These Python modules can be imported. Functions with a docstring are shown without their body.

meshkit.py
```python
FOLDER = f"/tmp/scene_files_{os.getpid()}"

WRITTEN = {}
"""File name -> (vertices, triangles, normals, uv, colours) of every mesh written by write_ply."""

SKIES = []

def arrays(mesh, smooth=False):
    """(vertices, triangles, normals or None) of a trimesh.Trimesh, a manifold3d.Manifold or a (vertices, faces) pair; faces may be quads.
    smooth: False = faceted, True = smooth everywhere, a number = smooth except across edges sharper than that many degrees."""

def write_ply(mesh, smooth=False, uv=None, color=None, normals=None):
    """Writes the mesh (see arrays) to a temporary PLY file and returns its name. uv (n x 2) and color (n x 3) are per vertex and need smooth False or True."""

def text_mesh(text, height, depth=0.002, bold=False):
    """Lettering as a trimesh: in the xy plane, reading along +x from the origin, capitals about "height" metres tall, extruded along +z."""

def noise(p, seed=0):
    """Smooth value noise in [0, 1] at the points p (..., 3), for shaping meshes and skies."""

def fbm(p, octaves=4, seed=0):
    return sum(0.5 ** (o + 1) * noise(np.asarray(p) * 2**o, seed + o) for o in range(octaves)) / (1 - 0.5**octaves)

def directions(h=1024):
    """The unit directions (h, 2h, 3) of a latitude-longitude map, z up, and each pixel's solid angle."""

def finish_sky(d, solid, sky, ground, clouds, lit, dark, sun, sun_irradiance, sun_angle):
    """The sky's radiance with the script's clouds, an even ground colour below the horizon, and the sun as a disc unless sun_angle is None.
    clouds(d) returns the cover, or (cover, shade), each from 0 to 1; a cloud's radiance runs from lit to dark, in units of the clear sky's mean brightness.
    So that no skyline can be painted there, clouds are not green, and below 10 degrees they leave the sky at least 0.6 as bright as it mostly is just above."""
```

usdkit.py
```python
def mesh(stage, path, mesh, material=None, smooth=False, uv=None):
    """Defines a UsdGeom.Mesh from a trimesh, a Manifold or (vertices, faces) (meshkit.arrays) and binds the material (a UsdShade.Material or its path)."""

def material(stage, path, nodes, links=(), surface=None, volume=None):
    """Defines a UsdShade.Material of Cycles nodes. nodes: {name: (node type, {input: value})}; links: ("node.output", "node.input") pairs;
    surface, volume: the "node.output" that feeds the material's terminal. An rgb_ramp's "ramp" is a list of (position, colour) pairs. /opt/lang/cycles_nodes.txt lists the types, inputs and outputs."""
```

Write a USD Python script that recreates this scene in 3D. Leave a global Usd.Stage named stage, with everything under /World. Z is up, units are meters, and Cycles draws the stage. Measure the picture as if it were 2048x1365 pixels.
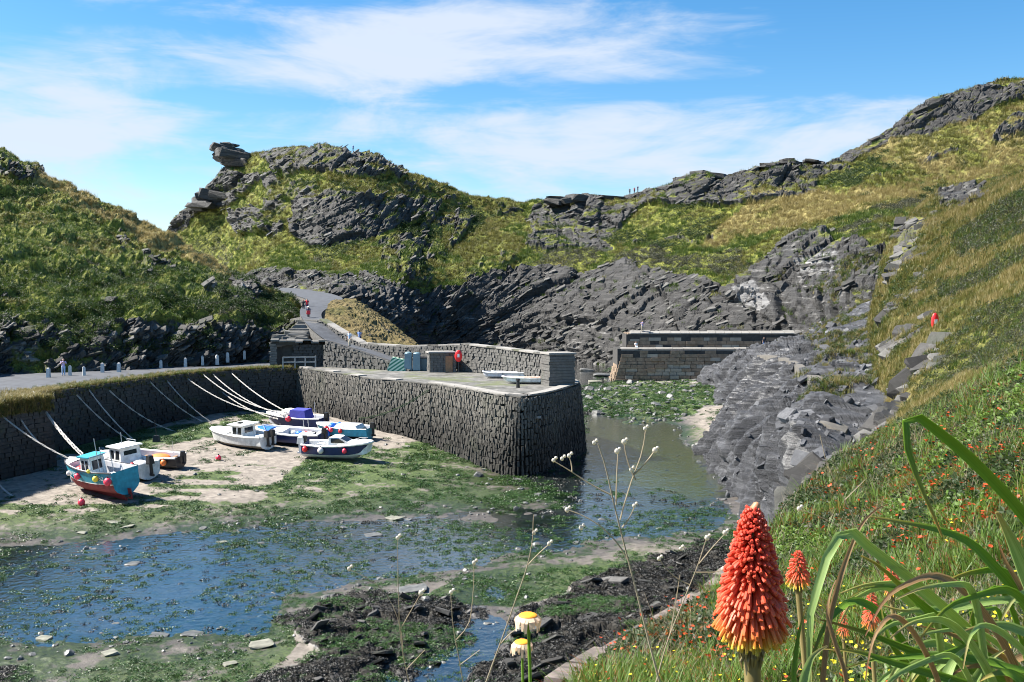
import math, random, numpy as np, trimesh, usdkit, meshkit
from scipy.interpolate import PchipInterpolator, RBFInterpolator
from shapely import contains_xy
from shapely.geometry import Polygon
from pxr import Usd, UsdGeom, UsdLux, UsdShade, Sdf, Gf, Vt

stage = Usd.Stage.CreateInMemory()
UsdGeom.SetStageUpAxis(stage, 'Z'); UsdGeom.SetStageMetersPerUnit(stage, 1.0)
UsdGeom.Xform.Define(stage, '/World'); UsdGeom.Scope.Define(stage, '/World/Looks')
rng = np.random.default_rng(7)
UP = np.array([0, 0, 1.0])

# ---------------------------------------------------------------- camera, sky, sun, exposure
CAM = np.array([0, 0, 13.6]); PITCH = math.atan(78.5 / 2000); F = 2000.0
cam = UsdGeom.Camera.Define(stage, '/World/camera')
cam.CreateHorizontalApertureAttr(36.0); cam.CreateVerticalApertureAttr(24.0)
cam.CreateFocalLengthAttr(36.0 * F / 2048); cam.CreateClippingRangeAttr(Gf.Vec2f(0.05, 20000))
cam.AddTranslateOp().Set(Gf.Vec3d(*CAM)); cam.AddRotateXOp().Set(90 - math.degrees(PITCH))
cam.CreateExposureAttr(1.72)
SUN = np.array([-0.66, 0.10, 0.74]); SUN /= np.linalg.norm(SUN)
sun = UsdLux.DistantLight.Define(stage, '/World/sun')
sun.CreateIntensityAttr(1.22); sun.CreateAngleAttr(0.53); sun.CreateColorAttr(Gf.Vec3f(1, .95, .87)); sun.CreateNormalizeAttr(True)
z = SUN; xa = np.cross(UP, z); xa /= np.linalg.norm(xa); ya = np.cross(z, xa)
sun.AddTransformOp().Set(Gf.Matrix4d(*[float(q) for q in (*xa, 0, *ya, 0, *z, 0, 0, 0, 0, 1)]))
dome = UsdLux.DomeLight.Define(stage, '/World/sky'); dome.CreateIntensityAttr(1.0)
dome.GetPrim().SetCustomDataByKey('kind', 'structure')

def px_dir(px, py):
    X, Y = (px - 1024) / F, -(py - 682.5) / F
    d = np.array([X, math.cos(PITCH) + Y * math.sin(PITCH), -math.sin(PITCH) + Y * math.cos(PITCH)])
    return d
def W(px, py, d):
    r = px_dir(px, py); return CAM + r * (d / r[1])
def G(px, py, z=0.0):
    r = px_dir(px, py); return CAM + r * ((z - CAM[2]) / r[2])
def proj(p):
    q = np.asarray(p) - CAM
    f = q[..., 1] * math.cos(PITCH) - q[..., 2] * math.sin(PITCH); u = q[..., 1] * math.sin(PITCH) + q[..., 2] * math.cos(PITCH)
    f = np.where(np.abs(f) < 1e-6, 1e-6, f)
    return np.stack([1024 + F * q[..., 0] / f, 682.5 - F * u / f], -1)

def sky_material():
    n = {'sky': ('sky_texture', {'sky_type': 'single_scattering', 'sun_disc': False, 'sun_elevation': math.asin(SUN[2]),
                 'sun_rotation': math.atan2(SUN[0], SUN[1]), 'altitude': 50.0, 'air_density': 1.0, 'aerosol_density': 0.35, 'ozone_density': 2.5}),
         'hsv': ('hsv', {'hue': 0.497, 'saturation': 1.36, 'value': 1.05, 'fac': 1.0}),
         'tc': ('texture_coordinate', {}),
         'map': ('mapping', {'scale': (5.0, 5.0, 16.0), 'location': (0.35, .0, .3)}),
         'n1': ('noise_texture', {'scale': 1.0, 'detail': 8.0, 'roughness': 0.6, 'distortion': 0.5}),
         'map2': ('mapping', {'scale': (9, 9, 50.0), 'rotation': (0, .12, 0)}),
         'n2': ('noise_texture', {'scale': 1.0, 'detail': 5.0, 'roughness': 0.6, 'distortion': 0.8})}
    L = [('sky.color', 'hsv.color'), ('tc.generated', 'map.vector'), ('map.vector', 'n1.vector'), ('tc.generated', 'map2.vector'), ('map2.vector', 'n2.vector')]
    # broad cloud masses: centre px, half sizes px, weight
    blobs = [(1120, 95, 470, 75, .50), (760, 130, 200, 75, .45), (400, 115, 330, 55, .38), (60, 230, 270, 110, .75), (900, 290, 800, 75, .28), (1350, 290, 480, 75, .42),
             (1950, 240, 350, 75, .22), (150, 400, 500, 70, .42), (450, 25, 600, 22, .18), (1000, 370, 900, 50, .14),
             (1450, 175, 600, 22, -.25), (250, 30, 400, 22, -.05), (1950, 70, 300, 100, -.35), (500, 205, 260, 18, -.22), (250, 350, 130, 30, -.2), (1000, 210, 300, 22, -.1)]
    prev = None
    for i, (px, py, hx, hy, w) in enumerate(blobs):
        c = px_dir(px, py); c /= np.linalg.norm(c)
        sc = (F / hx, F / hx, F / hy)
        n[f'bs{i}'] = ('vector_math', {'math_type': 'subtract', 'vector2': tuple(c)})
        n[f'bm{i}'] = ('vector_math', {'math_type': 'multiply', 'vector2': sc})
        n[f'bl{i}'] = ('vector_math', {'math_type': 'length'})
        n[f'br{i}'] = ('map_range', {'range_type': 'smootherstep', 'from_min': 1.5, 'from_max': 0.2, 'to_min': 0.0, 'to_max': w, 'clamp': True})
        L += [('tc.generated', f'bs{i}.vector1'), (f'bs{i}.vector', f'bm{i}.vector1'), (f'bm{i}.vector', f'bl{i}.vector1'), (f'bl{i}.value', f'br{i}.value')]
        if prev:
            n[f'ba{i}'] = ('math', {'math_type': 'add'}); L += [(prev, f'ba{i}.value1'), (f'br{i}.result', f'ba{i}.value2')]; prev = f'ba{i}.value'
        else:
            prev = f'br{i}.result'
    n['nm'] = ('math', {'math_type': 'multiply_add', 'value2': 2.1, 'value3': -1.05})
    n['nm2'] = ('math', {'math_type': 'multiply_add', 'value2': 0.9, 'value3': -0.45})
    n['s1'] = ('math', {'math_type': 'add'}); n['s2'] = ('math', {'math_type': 'add'})
    n['cov'] = ('map_range', {'range_type': 'smoothstep', 'from_min': 0.0, 'from_max': 0.85, 'to_min': 0.0, 'to_max': 0.92, 'clamp': True})
    n['mix'] = ('mix', {'mix_type': 'mix', 'color2': (4.4, 4.9, 5.7)})
    n['bg'] = ('background_shader', {'strength': SKY})
    L += [('n1.fac', 'nm.value1'), ('n2.fac', 'nm2.value1'), ('nm.value', 's1.value1'), ('nm2.value', 's1.value2'), ('s1.value', 's2.value1'), (prev, 's2.value2'),
          ('s2.value', 'cov.value'), ('cov.result', 'mix.fac'), ('hsv.color', 'mix.color1'), ('mix.color', 'bg.color')]
    return usdkit.material(stage, '/World/Looks/sky_air', n, L, surface='bg.background')
SKY = 0.054
UsdShade.MaterialBindingAPI.Apply(dome.GetPrim()).Bind(sky_material())

# ---------------------------------------------------------------- naming helpers
used = {}
def numbered(name, parent='/World'):
    k = (parent, name); i = used.get(k, -1) + 1; used[k] = i
    return f'{parent}/{name}' if i == 0 else f'{parent}/{name}_{i:03d}'
def tag(prim, label=None, cat=None, group=None, kind=None):
    for k, v in (('label', label), ('category', cat), ('group', group), ('kind', kind)):
        if v: prim.SetCustomDataByKey(k, v)
    return prim
def thing(name, label, cat, loc=(0, 0, 0), rotz=0, group=None, rot=None):
    x = UsdGeom.Xform.Define(stage, numbered(name)); x.AddTranslateOp().Set(Gf.Vec3d(*map(float, loc)))
    if rot is not None: x.AddRotateXYZOp().Set(Gf.Vec3f(*map(float, rot)))
    elif rotz: x.AddRotateZOp().Set(float(rotz))
    return tag(x.GetPrim(), label, cat, group)
def obj(name, mesh, mat, parent=None, smooth=False, label=None, cat=None, group=None, kind=None):
    path = numbered(name, str(parent.GetPath()) if parent is not None else '/World')
    m = usdkit.mesh(stage, path, mesh, M[mat], smooth)
    return tag(m.GetPrim(), label, cat, group, kind)
def colmask(prim, c, name='mask'):
    UsdGeom.PrimvarsAPI(prim).CreatePrimvar(name, Sdf.ValueTypeNames.Color3fArray, 'vertex').Set(Vt.Vec3fArray.FromNumpy(np.asarray(c, np.float32)))
def dup(proto, loc, rot=(0, 0, 0), scale=1.0, label=None, group=None):
    was = proto.GetCustomData()
    x = UsdGeom.Xform.Define(stage, numbered(proto.GetName())); p = x.GetPrim()
    p.GetReferences().AddInternalReference(proto.GetPath())
    x.ClearXformOpOrder()
    x.AddTranslateOp(opSuffix='at').Set(Gf.Vec3d(*map(float, loc))); x.AddRotateXYZOp(opSuffix='at').Set(Gf.Vec3f(*map(float, rot)))
    x.AddScaleOp(opSuffix='at').Set(Gf.Vec3f(*([float(scale)] * 3) if np.ndim(scale) == 0 else [float(q) for q in scale]))
    p.SetInstanceable(True)
    return tag(p, label or was.get('label'), was.get('category'), group or was.get('group'))

class MB:
    "collects shapes into one mesh"
    def __init__(s): s.v, s.f, s.n = [], [], 0
    def add(s, v, f):
        v = np.asarray(v, float); f = np.asarray(f, int)
        if f.shape[1] == 4: f = np.vstack([f[:, [0, 1, 2]], f[:, [0, 2, 3]]])
        s.v.append(v); s.f.append(f + s.n); s.n += len(v); return s
    def tm(s, m): return s.add(m.vertices, m.faces)
    def box(s, c, size, R=None, taper=1.0):
        c, h = np.asarray(c, float), np.asarray(size, float) / 2
        q = np.array([[x, y, z] for x in (-1, 1) for y in (-1, 1) for z in (-1, 1)], float) * h
        if taper != 1.0: q[q[:, 2] > 0, :2] *= taper
        if R is not None: q = q @ np.asarray(R).T
        return s.add(q + c, [[0, 1, 3, 2], [4, 6, 7, 5], [0, 4, 5, 1], [2, 3, 7, 6], [0, 2, 6, 4], [1, 5, 7, 3]])
    def tube(s, pts, r, sides=6, cap=True):
        p = np.asarray(pts, float); n = len(p); r = np.broadcast_to(r, (n,))
        t = np.gradient(p, axis=0); t /= np.linalg.norm(t, axis=1, keepdims=True) + 1e-12
        ref = np.array([0, 0, 1.0]) if abs(t[:, 2]).mean() < .8 else np.array([1.0, 0.05, 0])
        a = np.cross(t, ref); a /= np.linalg.norm(a, axis=1, keepdims=True) + 1e-12; b = np.cross(t, a)
        an = np.arange(sides) * 2 * np.pi / sides
        v = p[:, None] + r[:, None, None] * (np.cos(an)[None, :, None] * a[:, None] + np.sin(an)[None, :, None] * b[:, None])
        i, j = np.meshgrid(np.arange(n - 1), np.arange(sides), indexing='ij'); j2 = (j + 1) % sides
        f = np.stack([i * sides + j, i * sides + j2, (i + 1) * sides + j2, (i + 1) * sides + j], -1).reshape(-1, 4)
        base = s.n; s.add(v.reshape(-1, 3), f)
        if cap:
            for k, q in ((0, p[0]), (n - 1, p[-1])):
                ring = np.vstack([v[k], q]); ff = [[sides, (jj + 1) % sides, jj] if k == 0 else [sides, jj, (jj + 1) % sides] for jj in range(sides)]
                s.add(ring, ff)
        return s
    def ball(s, c, r, sub=2, sc=(1, 1, 1)):
        m = trimesh.creation.icosphere(sub, 1.0); return s.add(m.vertices * np.asarray(sc) * r + np.asarray(c), m.faces)
    def mesh(s): return np.vstack(s.v), np.vstack(s.f)

def rotz(a): c, q = math.cos(a), math.sin(a); return np.array([[c, -q, 0], [q, c, 0], [0, 0, 1]])
def roty(a): c, q = math.cos(a), math.sin(a); return np.array([[c, 0, q], [0, 1, 0], [-q, 0, c]])
def rotx(a): c, q = math.cos(a), math.sin(a); return np.array([[1, 0, 0], [0, c, -q], [0, q, c]])
def sst(x, a, b): t = np.clip((x - a) / (b - a), 0, 1); return t * t * (3 - 2 * t)
def N3(p, sc, seed=0, oct=1):
    q = np.asarray(p, float) / sc
    return (meshkit.noise(q, seed) if oct == 1 else meshkit.fbm(q, oct, seed)) * 2 - 1

# ---------------------------------------------------------------- materials
M = {}
def mat(name, nodes, links, surface='p.BSDF'):
    M[name] = usdkit.material(stage, '/World/Looks/' + name, nodes, links, surface=surface); return name
def simple(name, col, rough=.5, metal=0.0, noise=.0, scale=6.0, bump=0.0, **kw):
    n = {'p': ('principled_bsdf', {'base_color': col, 'roughness': rough, 'metallic': metal, **kw})}; L = []
    if noise or bump:
        n['tc'] = ('texture_coordinate', {}); n['n'] = ('noise_texture', {'scale': scale, 'detail': 5.0, 'roughness': .6}); L += [('tc.object', 'n.vector')]
    if noise:
        n['r'] = ('rgb_ramp', {'ramp': [(.3, tuple(np.array(col) * (1 - noise))), (.7, tuple(np.minimum(1, np.array(col) * (1 + noise))))]})
        L += [('n.fac', 'r.fac'), ('r.color', 'p.base_color')]; n['p'][1].pop('base_color')
    if bump:
        n['b'] = ('bump', {'strength': bump, 'distance': .02}); L += [('n.fac', 'b.height'), ('b.normal', 'p.normal')]
    return mat(name, n, L)

def terrain_mat(name, grass, straw, rock, pale, gscale=1.0, bumpd=.35, bs=.9, straw_amt=0.5):
    "mask: r rock, g straw/dry, b pale stone. Colours: lists of ramp colours"
    n = {'m': ('attribute', {'attribute': 'mask'}), 'sp': ('separate_color', {'color_type': 'rgb'}), 'g': ('geometry', {}),
         'n1': ('noise_texture', {'scale': .9 * gscale, 'detail': 8.0, 'roughness': .68}),
         'n2': ('noise_texture', {'scale': .13 * gscale, 'detail': 4.0, 'roughness': .6}),
         'n3': ('noise_texture', {'scale': 3.5 * gscale, 'detail': 5.0, 'roughness': .75}),
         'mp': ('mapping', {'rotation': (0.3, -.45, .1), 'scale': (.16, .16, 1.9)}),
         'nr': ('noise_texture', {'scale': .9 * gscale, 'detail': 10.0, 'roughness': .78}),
         'rg': ('rgb_ramp', {'ramp': [(.28, grass[0]), (.44, grass[1]), (.58, grass[2]), (.74, grass[3])]}),
         'rs': ('rgb_ramp', {'ramp': [(.3, straw[0]), (.5, straw[1]), (.72, straw[2])]}),
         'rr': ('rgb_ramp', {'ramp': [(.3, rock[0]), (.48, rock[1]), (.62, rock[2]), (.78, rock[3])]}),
         'rp': ('rgb_ramp', {'ramp': [(.3, pale[0]), (.55, pale[1]), (.75, pale[2])]}),
         'sadd': ('math', {'math_type': 'add'}), 'smul': ('math', {'math_type': 'multiply_add', 'value2': 1.6, 'value3': -.8}),
         'sst': ('map_range', {'range_type': 'smoothstep', 'from_min': .3, 'from_max': .75, 'clamp': True}),
         'radd': ('math', {'math_type': 'add'}), 'rmul': ('math', {'math_type': 'multiply_add', 'value2': .9, 'value3': -.45}),
         'rst': ('map_range', {'range_type': 'smoothstep', 'from_min': .40, 'from_max': .58, 'clamp': True}),
         'padd': ('math', {'math_type': 'add'}), 'pmul': ('math', {'math_type': 'multiply_add', 'value2': 2.2, 'value3': -1.1}),
         'pst': ('map_range', {'range_type': 'smoothstep', 'from_min': .40, 'from_max': .7, 'clamp': True}),
         'mg': ('mix', {}), 'mr': ('mix', {}), 'mall': ('mix', {}),
         'bh': ('math', {'math_type': 'add'}), 'b': ('bump', {'strength': bs, 'distance': bumpd}),
         'rough': ('map_range', {'from_min': 0, 'from_max': 1, 'to_min': .95, 'to_max': .62}),
         'p': ('principled_bsdf', {'specular_ior_level': .35})}
    L = [('m.color', 'sp.color')]
    for k in ('n1', 'n2', 'n3'): L.append(('g.position', k + '.vector'))
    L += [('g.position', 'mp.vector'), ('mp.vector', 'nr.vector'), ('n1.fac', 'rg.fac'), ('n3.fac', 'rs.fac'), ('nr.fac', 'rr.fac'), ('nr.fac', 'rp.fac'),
          ('n2.fac', 'smul.value1'), ('smul.value', 'sadd.value1'), ('sp.g', 'sadd.value2'), ('sadd.value', 'sst.value'),
          ('n1.fac', 'rmul.value1'), ('rmul.value', 'radd.value1'), ('sp.r', 'radd.value2'), ('radd.value', 'rst.value'),
          ('nr.fac', 'pmul.value1'), ('pmul.value', 'padd.value1'), ('sp.b', 'padd.value2'), ('padd.value', 'pst.value'),
          ('rg.color', 'mg.color1'), ('rs.color', 'mg.color2'), ('sst.result', 'mg.fac'),
          ('rr.color', 'mr.color1'), ('rp.color', 'mr.color2'), ('pst.result', 'mr.fac'),
          ('mg.color', 'mall.color1'), ('mr.color', 'mall.color2'), ('rst.result', 'mall.fac'), ('mall.color', 'p.base_color'),
          ('n3.fac', 'bh.value1'), ('nr.fac', 'bh.value2'), ('bh.value', 'b.height'), ('b.normal', 'p.normal'), ('rst.result', 'rough.value'), ('rough.result', 'p.roughness')]
    return mat(name, n, L)
GR = [(.028, .038, .009), (.085, .098, .018), (.185, .20, .032), (.32, .30, .075)]
ST = [(.11, .095, .028), (.235, .195, .07), (.36, .30, .125)]
RK = [(.010, .0098, .0095), (.028, .027, .0258), (.068, .065, .061), (.17, .165, .155)]
PL = [(.06, .06, .062), (.19, .187, .184), (.46, .445, .42)]
terrain_mat('headland_ground', GR, ST, RK, PL)
terrain_mat('left_hill_ground', GR, ST, RK, PL, gscale=1.5, bumpd=.25)
terrain_mat('slope_ground', [(.03, .04, .01), (.085, .095, .02), (.17, .17, .035), (.28, .25, .075)], ST, RK, PL, gscale=2.0, bumpd=.2)
RQ = [(.007, .0075, .009), (.038, .0395, .044), (.10, .102, .11), (.25, .25, .254)]  # lowest stop near black: shade of the bedding cracks put into the colour
terrain_mat('mound_ground', [(.025, .028, .008), (.06, .058, .016), (.12, .10, .03), (.2, .16, .06)], [(.05, .04, .015), (.14, .105, .04), (.25, .195, .085)], RK, PL, gscale=2.0, bumpd=.2)
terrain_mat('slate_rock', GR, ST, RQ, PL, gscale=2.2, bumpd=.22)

# ---------------------------------------------------------------- terrain sheets
def sheet(rows, nu, nv, ku=None, kv=None):
    P = np.array(rows, float); R, K = P.shape[:2]
    ku = np.arange(K) if ku is None else np.asarray(ku, float); kv = np.arange(R) if kv is None else np.asarray(kv, float)
    u = np.linspace(ku[0], ku[-1], nu); v = np.linspace(kv[0], kv[-1], nv)
    A = PchipInterpolator(ku, P, axis=1)(u); return PchipInterpolator(kv, A, axis=0)(v)
def gnormals(Pg):
    n = np.cross(np.gradient(Pg, axis=1), np.gradient(Pg, axis=0)); n /= np.linalg.norm(n, axis=-1, keepdims=True) + 1e-12
    return n
def gfaces(nv, nu, flip=False):
    i, j = np.meshgrid(np.arange(nv - 1), np.arange(nu - 1), indexing='ij'); a = (i * nu + j).ravel()
    q = np.stack([a, a + 1, a + nu + 1, a + nu], 1)
    return q[:, ::-1] if flip else q
def strata(p, nb, T, amp, seed, L=6.0, warp=2.0, ws=14.0):
    "bedded rock broken into blocks: offset along the surface normal"
    nb = np.asarray(nb, float) / np.linalg.norm(nb)
    s = p @ nb + warp * N3(p, ws, seed, 3)
    k = np.floor(s / T); fr = s / T - k
    t1 = np.cross(nb, [0, 1, .13]); t1 /= np.linalg.norm(t1); t2 = np.cross(nb, t1)
    wob = N3(p, L * .6, seed + 5, 2) * .5
    rk_ = meshkit.noise(np.stack([k * 3.0, k * 0, k * 0], -1), seed + 7)
    a = p @ t1 / L + wob + rk_ * 9; b = p @ t2 / L + wob * .7 + rk_ * 5
    ka, kb = np.floor(a), np.floor(b); fa, fb = a - ka, b - kb
    blk = meshkit.noise(np.stack([ka, kb, k], -1), seed + 3) * 2 - 1
    slow = meshkit.noise(np.stack([a * .5, b * .5, k * .7], -1), seed + 4) * 2 - 1
    cr = np.minimum(sst(fr * (1 - fr) * 4, 0, .3), np.minimum(sst(fa * (1 - fa) * 4, 0, .22), sst(fb * (1 - fb) * 4, 0, .22)) * .6 + .4)
    tilt = (meshkit.noise(np.stack([ka, kb, k + 50], -1), seed + 6) - .5) * (fa - .5) * 1.2
    return amp * (.62 * blk + .5 * slow + .35 * fr + tilt - .5 * (1 - cr))
def inpoly(xy, poly): return contains_xy(Polygon(poly), xy[..., 0], xy[..., 1])
def paint(xy, polys, soft=0):
    out = np.zeros(xy.shape[:-1])
    for poly, w in polys:
        k = inpoly(xy, poly); out[k] = w
    return out
def blur(a, n=2):
    for _ in range(n):
        b = np.pad(a, 1, mode='edge'); a = (b[1:-1, 1:-1] * 2 + b[:-2, 1:-1] + b[2:, 1:-1] + b[1:-1, :-2] + b[1:-1, 2:]) / 6
    return a

# ---------------------------------------------------------------- far headland and right-hand ridge (one landmass)
LASTR = [None]
def rock_sheet(name, Pg, rock, straw, pale, matname, nb, T, amp, seed, grass_amp=(.5, .18), flip=False, L=6.0, warp=2.0, ridge=None, ledge=0.0, big=0.0, soft=0, taper=False):
    nv, nu = Pg.shape[:2]
    p = Pg.reshape(-1, 3); n = gnormals(Pg)
    if flip: n = -n
    rk = np.clip(blur(rock, 2).ravel() + .36 * N3(p, T[0] * 1.5, seed + 9, 3) + .34 * N3(p, T[0] * .5, seed + 8, 3), 0, 1)
    rw = sst(rk, .34, .62)
    d = np.zeros(len(p))
    for t, a in zip(T, amp): d += strata(p, nb, t, a, seed + int(t * 10), L=L * t / T[0], warp=warp * t / T[0], ws=12 * t / T[0] + 2)
    if big: d += big * (.75 - 2 * np.abs(N3(p, 8.0, seed + 15, 2)))
    if ridge: d += ridge[0] * (1 - 2 * np.abs(N3(p, 3.0, seed + 11, 3))) * .6 + ridge[1] * (1 - 2 * np.abs(N3(p, .9, seed + 12, 2))) * .7
    g = grass_amp[0] * N3(p, T[0] * 1.1, seed + 1, 3) + grass_amp[1] * N3(p, T[0] * .22, seed + 2, 3)
    if soft: d = blur(d.reshape(nv, nu), soft).ravel()
    disp = rw * (d + amp[0] * .45) + (1 - rw) * g
    if taper: uu = np.linspace(0, 1, nu)[None, :]; vv = np.linspace(0, 1, nv)[:, None]; disp = disp * (sst(1 - uu, .0, .22) * sst(vv, 0, .10)).ravel() - .5 * (1 - sst(1 - uu, 0, .1) * np.ones_like(vv)).ravel()
    q = p + n.reshape(-1, 3) * disp[:, None]
    nq_ = np.abs(gnormals(q.reshape(nv, nu, 3))[..., 2]); rk = np.clip(rk - ledge * sst(blur(nq_, 1), .5, .85).ravel() * sst(p[:, 2], 5, 16), 0, 1)
    o = obj(name, (q, gfaces(nv, nu, flip)), matname, smooth=False, kind='structure')
    colmask(o, np.stack([rk, np.clip(blur(straw, 3).ravel(), 0, 1), np.clip(blur(pale, 2).ravel(), 0, 1)], 1))
    LASTR[0] = rk.reshape(nv, nu)
    return o, q.reshape(nv, nu, 3)

pxc = [250, 300, 335, 375, 410, 440, 480, 530, 590, 650, 710, 775, 860, 950, 1050, 1150, 1250, 1350, 1450, 1550, 1650, 1750, 1850, 1950, 2100, 2300]
def rowfun(pts, cols=pxc):
    a = np.array(sorted(pts), float); f = PchipInterpolator(a[:, 0], a[:, 1:], axis=0); c = np.clip(cols, a[0, 0], a[-1, 0]); v = f(c)
    return [W(px, y, d) for px, (y, d) in zip(cols, v)]
base = [(250, 600, 300), (360, 600, 290), (440, 600, 270), (520, 590, 240), (620, 592, 222), (700, 596, 214), (780, 650, 214), (860, 715, 238), (950, 716, 242), (1050, 718, 238), (1150, 730, 225), (1250, 742, 210), (1350, 750, 200), (1450, 750, 193), (1550, 745, 186), (1650, 720, 172), (1750, 660, 162), (1850, 580, 168), (1950, 480, 180), (2100, 450, 190), (2300, 400, 200)]
low = [(250, 570, 318), (360, 548, 310), (440, 535, 298), (520, 540, 268), (620, 548, 250), (700, 553, 242), (780, 560, 238), (860, 580, 248), (950, 560, 254), (1050, 540, 256), (1150, 535, 252), (1250, 530, 242), (1350, 550, 226), (1450, 575, 212), (1550, 555, 206), (1650, 520, 198), (1750, 475, 195), (1850, 440, 200), (1950, 410, 205), (2100, 390, 210), (2300, 350, 218)]
mid = [(250, 530, 330), (335, 492, 322), (375, 480, 318), (440, 455, 312), (520, 470, 288), (590, 490, 276), (650, 495, 268), (710, 497, 264), (775, 490, 266), (860, 480, 275), (950, 475, 280), (1050, 470, 280), (1150, 472, 274), (1250, 470, 268), (1350, 478, 252), (1450, 470, 244), (1550, 450, 238), (1650, 425, 234), (1750, 390, 235), (1850, 370, 238), (1950, 350, 240), (2100, 320, 240), (2300, 280, 245)]
upp = [(250, 520, 335), (335, 476, 325), (375, 445, 322), (410, 415, 320), (440, 395, 318), (480, 375, 312), (530, 370, 300), (590, 385, 290), (650, 390, 282), (710, 388, 280), (775, 392, 284), (860, 420, 292), (950, 432, 296), (1050, 440, 294), (1150, 436, 286), (1250, 432, 280), (1350, 412, 268), (1450, 402, 262), (1550, 385, 258), (1650, 368, 258), (1750, 325, 260), (1850, 280, 262), (1950, 245, 262), (2100, 205, 262), (2300, 165, 266)]
top = [(250, 510, 340), (300, 488, 334), (335, 464, 328), (375, 428, 326), (400, 400, 325), (440, 358, 326), (480, 318, 326), (530, 308, 322), (590, 303, 316), (650, 309, 312), (710, 309, 312), (775, 336, 312), (860, 364, 312), (950, 398, 312), (1050, 408, 310), (1095, 420, 305), (1150, 404, 300), (1250, 402, 294), (1310, 394, 288), (1350, 372, 284), (1450, 355, 278), (1550, 338, 276), (1650, 330, 278), (1700, 312, 278), (1760, 276, 280), (1830, 222, 282), (1910, 190, 284), (2000, 174, 284), (2100, 160, 284), (2300, 140, 284)]
R = [rowfun(x) for x in (base, low, mid, upp, top)]
back = [p + np.array([p[0] * .08, 26, -9]) for p in R[4]]; back2 = [np.array([p[0] * 1.3, p[1] + 90, -3]) for p in R[4]]
foot = [np.array([p[0] * .99, p[1] - 2.0, p[2] - 7]) for p in R[0]]
NU, NV = 800, 300
Pg = sheet([foot] + R + [back, back2], NU, NV, ku=pxc, kv=[-.35, 0, 1, 1.7, 2.25, 3.0, 3.3, 3.8])
xy = proj(Pg); fx = Pg.reshape(-1, 3)
xyw = xy + np.stack([N3(fx, 9, 21, 3), N3(fx, 9, 22, 3)], -1).reshape(xy.shape) * 16
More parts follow.
